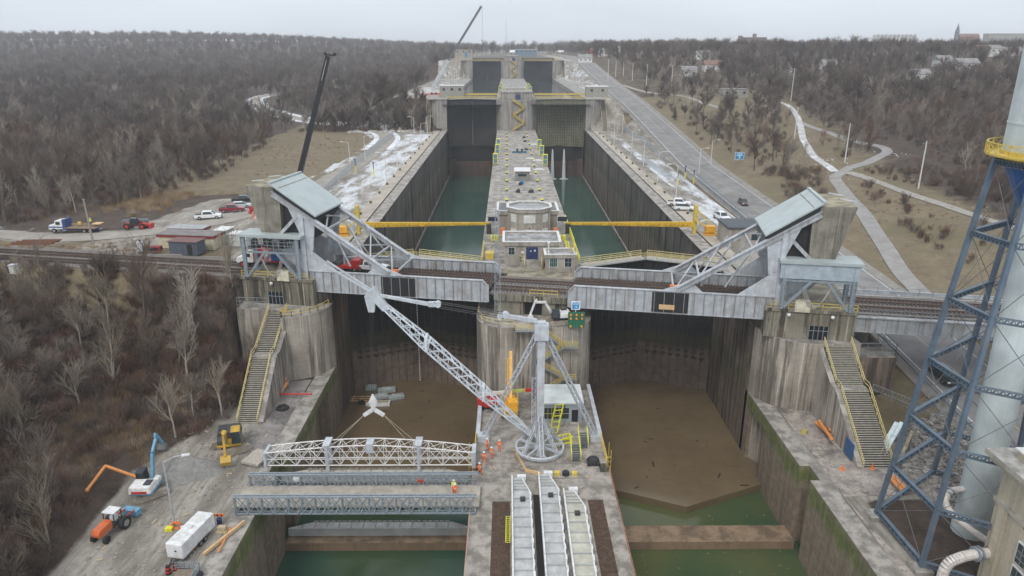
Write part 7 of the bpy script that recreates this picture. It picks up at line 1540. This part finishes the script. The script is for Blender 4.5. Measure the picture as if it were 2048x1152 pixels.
# rubble: broken stone on banks
def rocks(name,label,area,n,s0,s1,mat):
    r=random.Random(n); m=MB()
    for i in range(n):
        x,y=area(r); z=hh(x,y); s_=r.uniform(s0,s1); k=len(m.v); q=[]
        for a in ((-1,-1,-1),(1,-1,-1),(1,1,-1),(-1,1,-1),(-1,-1,1),(1,-1,1),(1,1,1),(-1,1,1)): m.v.append((x+a[0]*s_*r.uniform(.3,1),y+a[1]*s_*r.uniform(.3,1),z+a[2]*s_*r.uniform(.25,.7)))
        for f in ((3,2,1,0),(4,5,6,7),(0,1,5,4),(1,2,6,5),(2,3,7,6),(3,0,4,7)): m.f.append(tuple(k+j for j in f))
    o=m.build(name,mat); o['kind']='stuff'; tag(o,label,'rubble'); return o
rk=M('rubble_stone',(.30,.28,.25),.9,var=.6,s=1.2,dirt=(.10,.085,.07),da=.8)
rocks('rubble','broken grey stone covering the slope between the eastern stair and the road',lambda r:(r.uniform(50.2,60.5),r.uniform(70,87)),3400,.10,.42,rk)
rocks('rubble','white broken stone at the foot of the wooded bank by the far western stair',lambda r:(r.uniform(-76,-40),r.gauss(347,3)),420,.3,1.1,M('rubble_white',(.5,.48,.45),.9,var=.5,s=1,dirt=(.15,.12,.1),da=.8))
rocks('rubble','scattered stones and snow lumps around the eastern footpaths',lambda r:(lambda c:(c[0]+r.gauss(0,2.5),c[1]+r.gauss(0,5)))(r.choice(((103,228),(112,246),(128,262),(136,250),(150,205),(118,282),(100,300),(96,310)))),150,.08,.3,M('snow_lump',(.7,.72,.75),.9,s=2))
rocks('rubble','loose stones and debris on the western terrace and yard edge',lambda r:(r.uniform(-46,-32.4),r.uniform(58,104)),420,.05,.22,rk)
rocks('rubble','loose stones and broken concrete on the eastern terrace',lambda r:(r.uniform(40.6,49.5),r.uniform(74,93)),260,.04,.15,rk)
# white drums floating in western basin
fl=M('float_grey',(.33,.37,.37),.6,s=2,dirt=(.2,.22,.2),da=.5)
for i,(px,py,sx,lb) in enumerate(((745,768,1.4,'small grey float box in the western basin, farthest of the floating gear'),(742,778,2.2,'larger grey float box just in front of the small one'),(773,783,3.4,'long grey pontoon drum in the western basin'),(762,796,2.6,'dark grey pontoon nearest the tyre fender'),(792,797,3.0,'pale pontoon at the right of the floating gear'))):
    p=D2(px,py,-10.6); t=T('pontoon',lb,'pontoon',p,group='floating gear in the western basin'); MB().cbox(p,sx,1.3,.8,.1*i).build('hull',fl,t,bevel=.15); MB().cbox(p+Vector((0,0,.8)),sx*.5,.5,.12).build('deck_plate',lgrey,t)
p=D2(758,808,-10.6); t=T('small_boat','small white work boat with pointed bow among the pontoons','boat',p); MB().prism([(p.x-2.4,p.y-.5),(p.x-1.4,p.y-.9),(p.x+2,p.y-.7),(p.x+2,p.y+.6),(p.x-1.4,p.y+.3)],-10.6,-10.0).build('hull',white,t); MB().prism([(p.x-1.3,p.y-.6),(p.x+1.7,p.y-.5),(p.x+1.7,p.y+.35),(p.x-1.1,p.y+.1)],-9.99,-9.95).build('cockpit',M('boat_inner',(.35,.34,.2),.6,s=3),t)
t=T('wooden_raft','thin timber raft frame with black tyres beside the pontoons','raft',D2(722,798,-10.6)); p=D2(722,798,-10.55); m=MB()
for k in range(3): m.beam(p+Vector((-2,-.8+k*.9,.1)),p+Vector((2.6,-.8+k*.9,.1)),.12)
for x in (-1.5,0,1.8): m.beam(p+Vector((x,-1,.2)),p+Vector((x,1.2,.2)),.12)
m.build('timbers',tan,t); MB().ring(p+Vector((.3,-1.5,.2)),.5,.2,12).build('tyre_fender',tyre,t)
# water jets, depth chains
for i,(px,x0) in enumerate(((1103,22.2),(1127,27.9))):
    t=T('water_jet','%s of the two white water jets falling below the upper eastern gate'%('left','right')[i],'water jet',(x0,354,-9.7)); m=MB(); n=10
    for k in range(n): f=k/n; m.tube((x0,355-2*f,4.5-14.2*f**1.6),(x0,355-2*(k+1)/n,4.5-14.2*((k+1)/n)**1.6),.25+.75*f,.25+.75*(k+1)/n,8,False)
    m.build('spray',M('spray',(.62,.66,.68),.6,s=3,dirt=(.35,.4,.42),da=.6),t); MB().tube((x0,352,-9.66),(x0,352,-9.62),2.2,2.2,14).build('foam',M('foam',(.55,.62,.62),.7),t)
t=T('depth_chain','white marked chain hanging down the mitre of the western gate to the mud','chain',((XL+XCL-.5)/2,127.5,-10)); m=MB(); xm=(XL+XCL-.5)/2
for k in range(44): m.cbox((xm,126.6,-10.4+k*.52),.16,.12,.3)
m.tube((xm,126.66,-10.5),(xm,126.66,13),.02,.02,4); m.build('links',white,t)
# strip all helper marks
for o in bpy.data.objects:
    if '_local' in o.keys(): del o['_local']
# cracked terrace slabs beside the eastern basin, worn patches west
def slabmat(name,c1,c2,crack,sc_):
    m,nt,b,p=newmat(name); n=noise(nt,p,.35,8,.7); col=mixc(nt,mrange(nt,n,.38,.6),c1,c2); n2=noise(nt,p,.13,5,.7); col=mixc(nt,mrange(nt,n2,.52,.6,0,.75),col,tuple(v*.42 for v in c1))
    dd=nt.nodes.new('ShaderNodeVectorMath'); dd.operation='ADD'; nv=nt.nodes.new('ShaderNodeTexNoise'); nv.inputs['Scale'].default_value=1.4; nv.inputs['Detail'].default_value=5; nt.links.new(p,nv.inputs['Vector']); nt.links.new(p,dd.inputs[0]); nt.links.new(nv.outputs['Color'],dd.inputs[1])
    v=nt.nodes.new('ShaderNodeTexVoronoi'); v.feature='DISTANCE_TO_EDGE'; v.inputs['Scale'].default_value=sc_*1.5; nt.links.new(dd.outputs[0],v.inputs['Vector']); col=mixc(nt,mrange(nt,v.outputs['Distance'],0,.03,.65,0),col,crack)
    nt.links.new(col,b.inputs['Base Color']); b.inputs['Roughness'].default_value=.85; addbump(nt,b,n,.6,.1); return m
S(MB().prism([(40.5,73),(41.6,60),(41.8,50),(40.5,50)][::-1]+[(49.6,73.5),(49.9,79),(45.6,79),(44.9,94),(40.5,97)],-.05,.05).build('terrace',slabmat('cracked_slabs',(.22,.19,.175),(.40,.36,.31),(.05,.045,.04),.42)))
S(MB().prism([(-32.1,84),(-32.1,105.5),(-35.2,105),(-35.4,91),(-37,84.5)],-.05,.05).build('terrace',slabmat('worn_slabs',(.17,.155,.15),(.27,.25,.235),(.08,.07,.06),.2)))
for i,(px,py) in enumerate(((1650,905),(1700,925),(1690,985),(1720,965))):
    pass
# rungs, recesses and fender timbers on the tall chamber walls
for sx,xw,nm in ((1,XL,'western'),(-1,XR,'eastern')):
    for k,y in enumerate((165,215,265,315)):
        t=T('wall_ladder','steel rung ladder let into the tall %s chamber wall, %s from the bridge'%(nm,('first','second','third','fourth')[k]),'ladder',(xw,y,-9)); m=MB()
        for s_ in (-.3,.3): m.beam((xw+sx*.06,y+s_,-9),(xw+sx*.06,y+s_,14.2),.1,.12)
        for q in range(38): m.beam((xw+sx*.06,y-.3,-8.6+q*.6),(xw+sx*.06,y+.3,-8.6+q*.6),.06)
        m.build('rungs',dsteel,t)
# drift and scum on the pools, debris on the mud
r9=random.Random(9)
def bits(name,label,n,x0,x1,y0,y1,z,s0,s1,mat):
    m=MB()
    for i in range(n):
        x=r9.uniform(x0,x1); y=r9.uniform(y0,y1); a=r9.uniform(0,3.1); L=r9.uniform(s0,s1); m.beam((x,y,z+.03),(x+L*math.cos(a),y+L*math.sin(a),z+.05),L*r9.uniform(.1,.35),.06)
    o=m.build(name,mat); tag(o,label,'debris'); o['kind']='stuff'
bits('mud_debris','dark sticks and stones strewn over the muddy floor of the western basin',16,XL+.5,XCL-.5,90,126,-10.6,.2,1.3,M('debris_dark',(.03,.022,.015),.9,s=2))
bits('mud_debris','dark sticks and stones strewn over the muddy floor of the eastern basin',18,XCR+.5,XR-.5,90,126,-10.6,.2,1.4,MATS['debris_dark'])
bits('drift','floating leaves and scum on the green pools by the sill',140,XCR+.3,XR-.3,60,86,-11.7,.08,.5,M('scum',(.16,.15,.09),.9,s=2))
# furniture of the second and third steps
for Y,z0,wd in ((357,28.4,'second'),(627,42.6,'third')):
    t=T('step_control_house','beige flat-roofed control house on the centre pier of the %s step'%wd,'building',(4.2,Y+26,z0)); MB().box(-.5,8.9,Y+24,Y+33,z0-.2,z0+3.6).build('walls',beige,t); flatroof(t,[(-.8,Y+23.7),(9.2,Y+23.7),(9.2,Y+33.3),(-.8,Y+33.3)],z0+3.5,.4)
    for k in range(3): window(t,.8+k*2.8,2.2+k*2.8,Y+24,z0+1.2,z0+2.6,1)
    for sx in (-1,1):
        x=XCL+.6 if sx<0 else XCR-.6; m=MB().rail([(x,Y+2,z0),(x,Y+80,z0)],1.1,4,.05,2); tag(m.build('edge_railing',ylw),'yellow railing along the %s edge of the %s step centre pier'%('western' if sx<0 else 'eastern',wd),'railing')
        xa_,xb_=(XL-2,XCL-.5) if sx<0 else (XCR+.5,XR+2)
        t=T('arrester_boom','thin yellow boom across the %s chamber above the %s step gate'%('western' if sx<0 else 'eastern',wd),'boom',(xa_,Y+17,z0)); MB().beam((xa_,Y+17,z0+1.4),(xb_,Y+17,z0+1.4),.5,.8).build('arm',ylw,t); xp=xa_ if sx<0 else xb_; MB().beam((xp,Y+17,z0),(xp,Y+17,z0+5.5),.7,.7).cbox((xp+sx*2.5,Y+17,z0),2,2,2).build('post',orange if sx<0 else ylw,t)
for i,o_ in enumerate([o for o in list(bpy.data.objects) if o.name.startswith('signal_cabinet') and o.parent is None][:6]):
    q=o_.matrix_basis.translation; sd='left' if q.x<4 else 'right'; dup(o_,(q.x*1.0,q.y+165,28.4),0,'distant yellow-framed cabinet on the %s edge of the second step pier'%sd,'cabinets on the %s edge of the second step'%sd)
bits('site_scrap','small timber and concrete scrap strewn over the western gravel yard',90,-45,-33,60,100,.02,.15,.8,pm_)
bits('site_scrap','hoses, boards and scrap strewn over the deck around the derrick',60,XCL+.8,XCR-.8,77,98,.02,.15,.9,pm_)
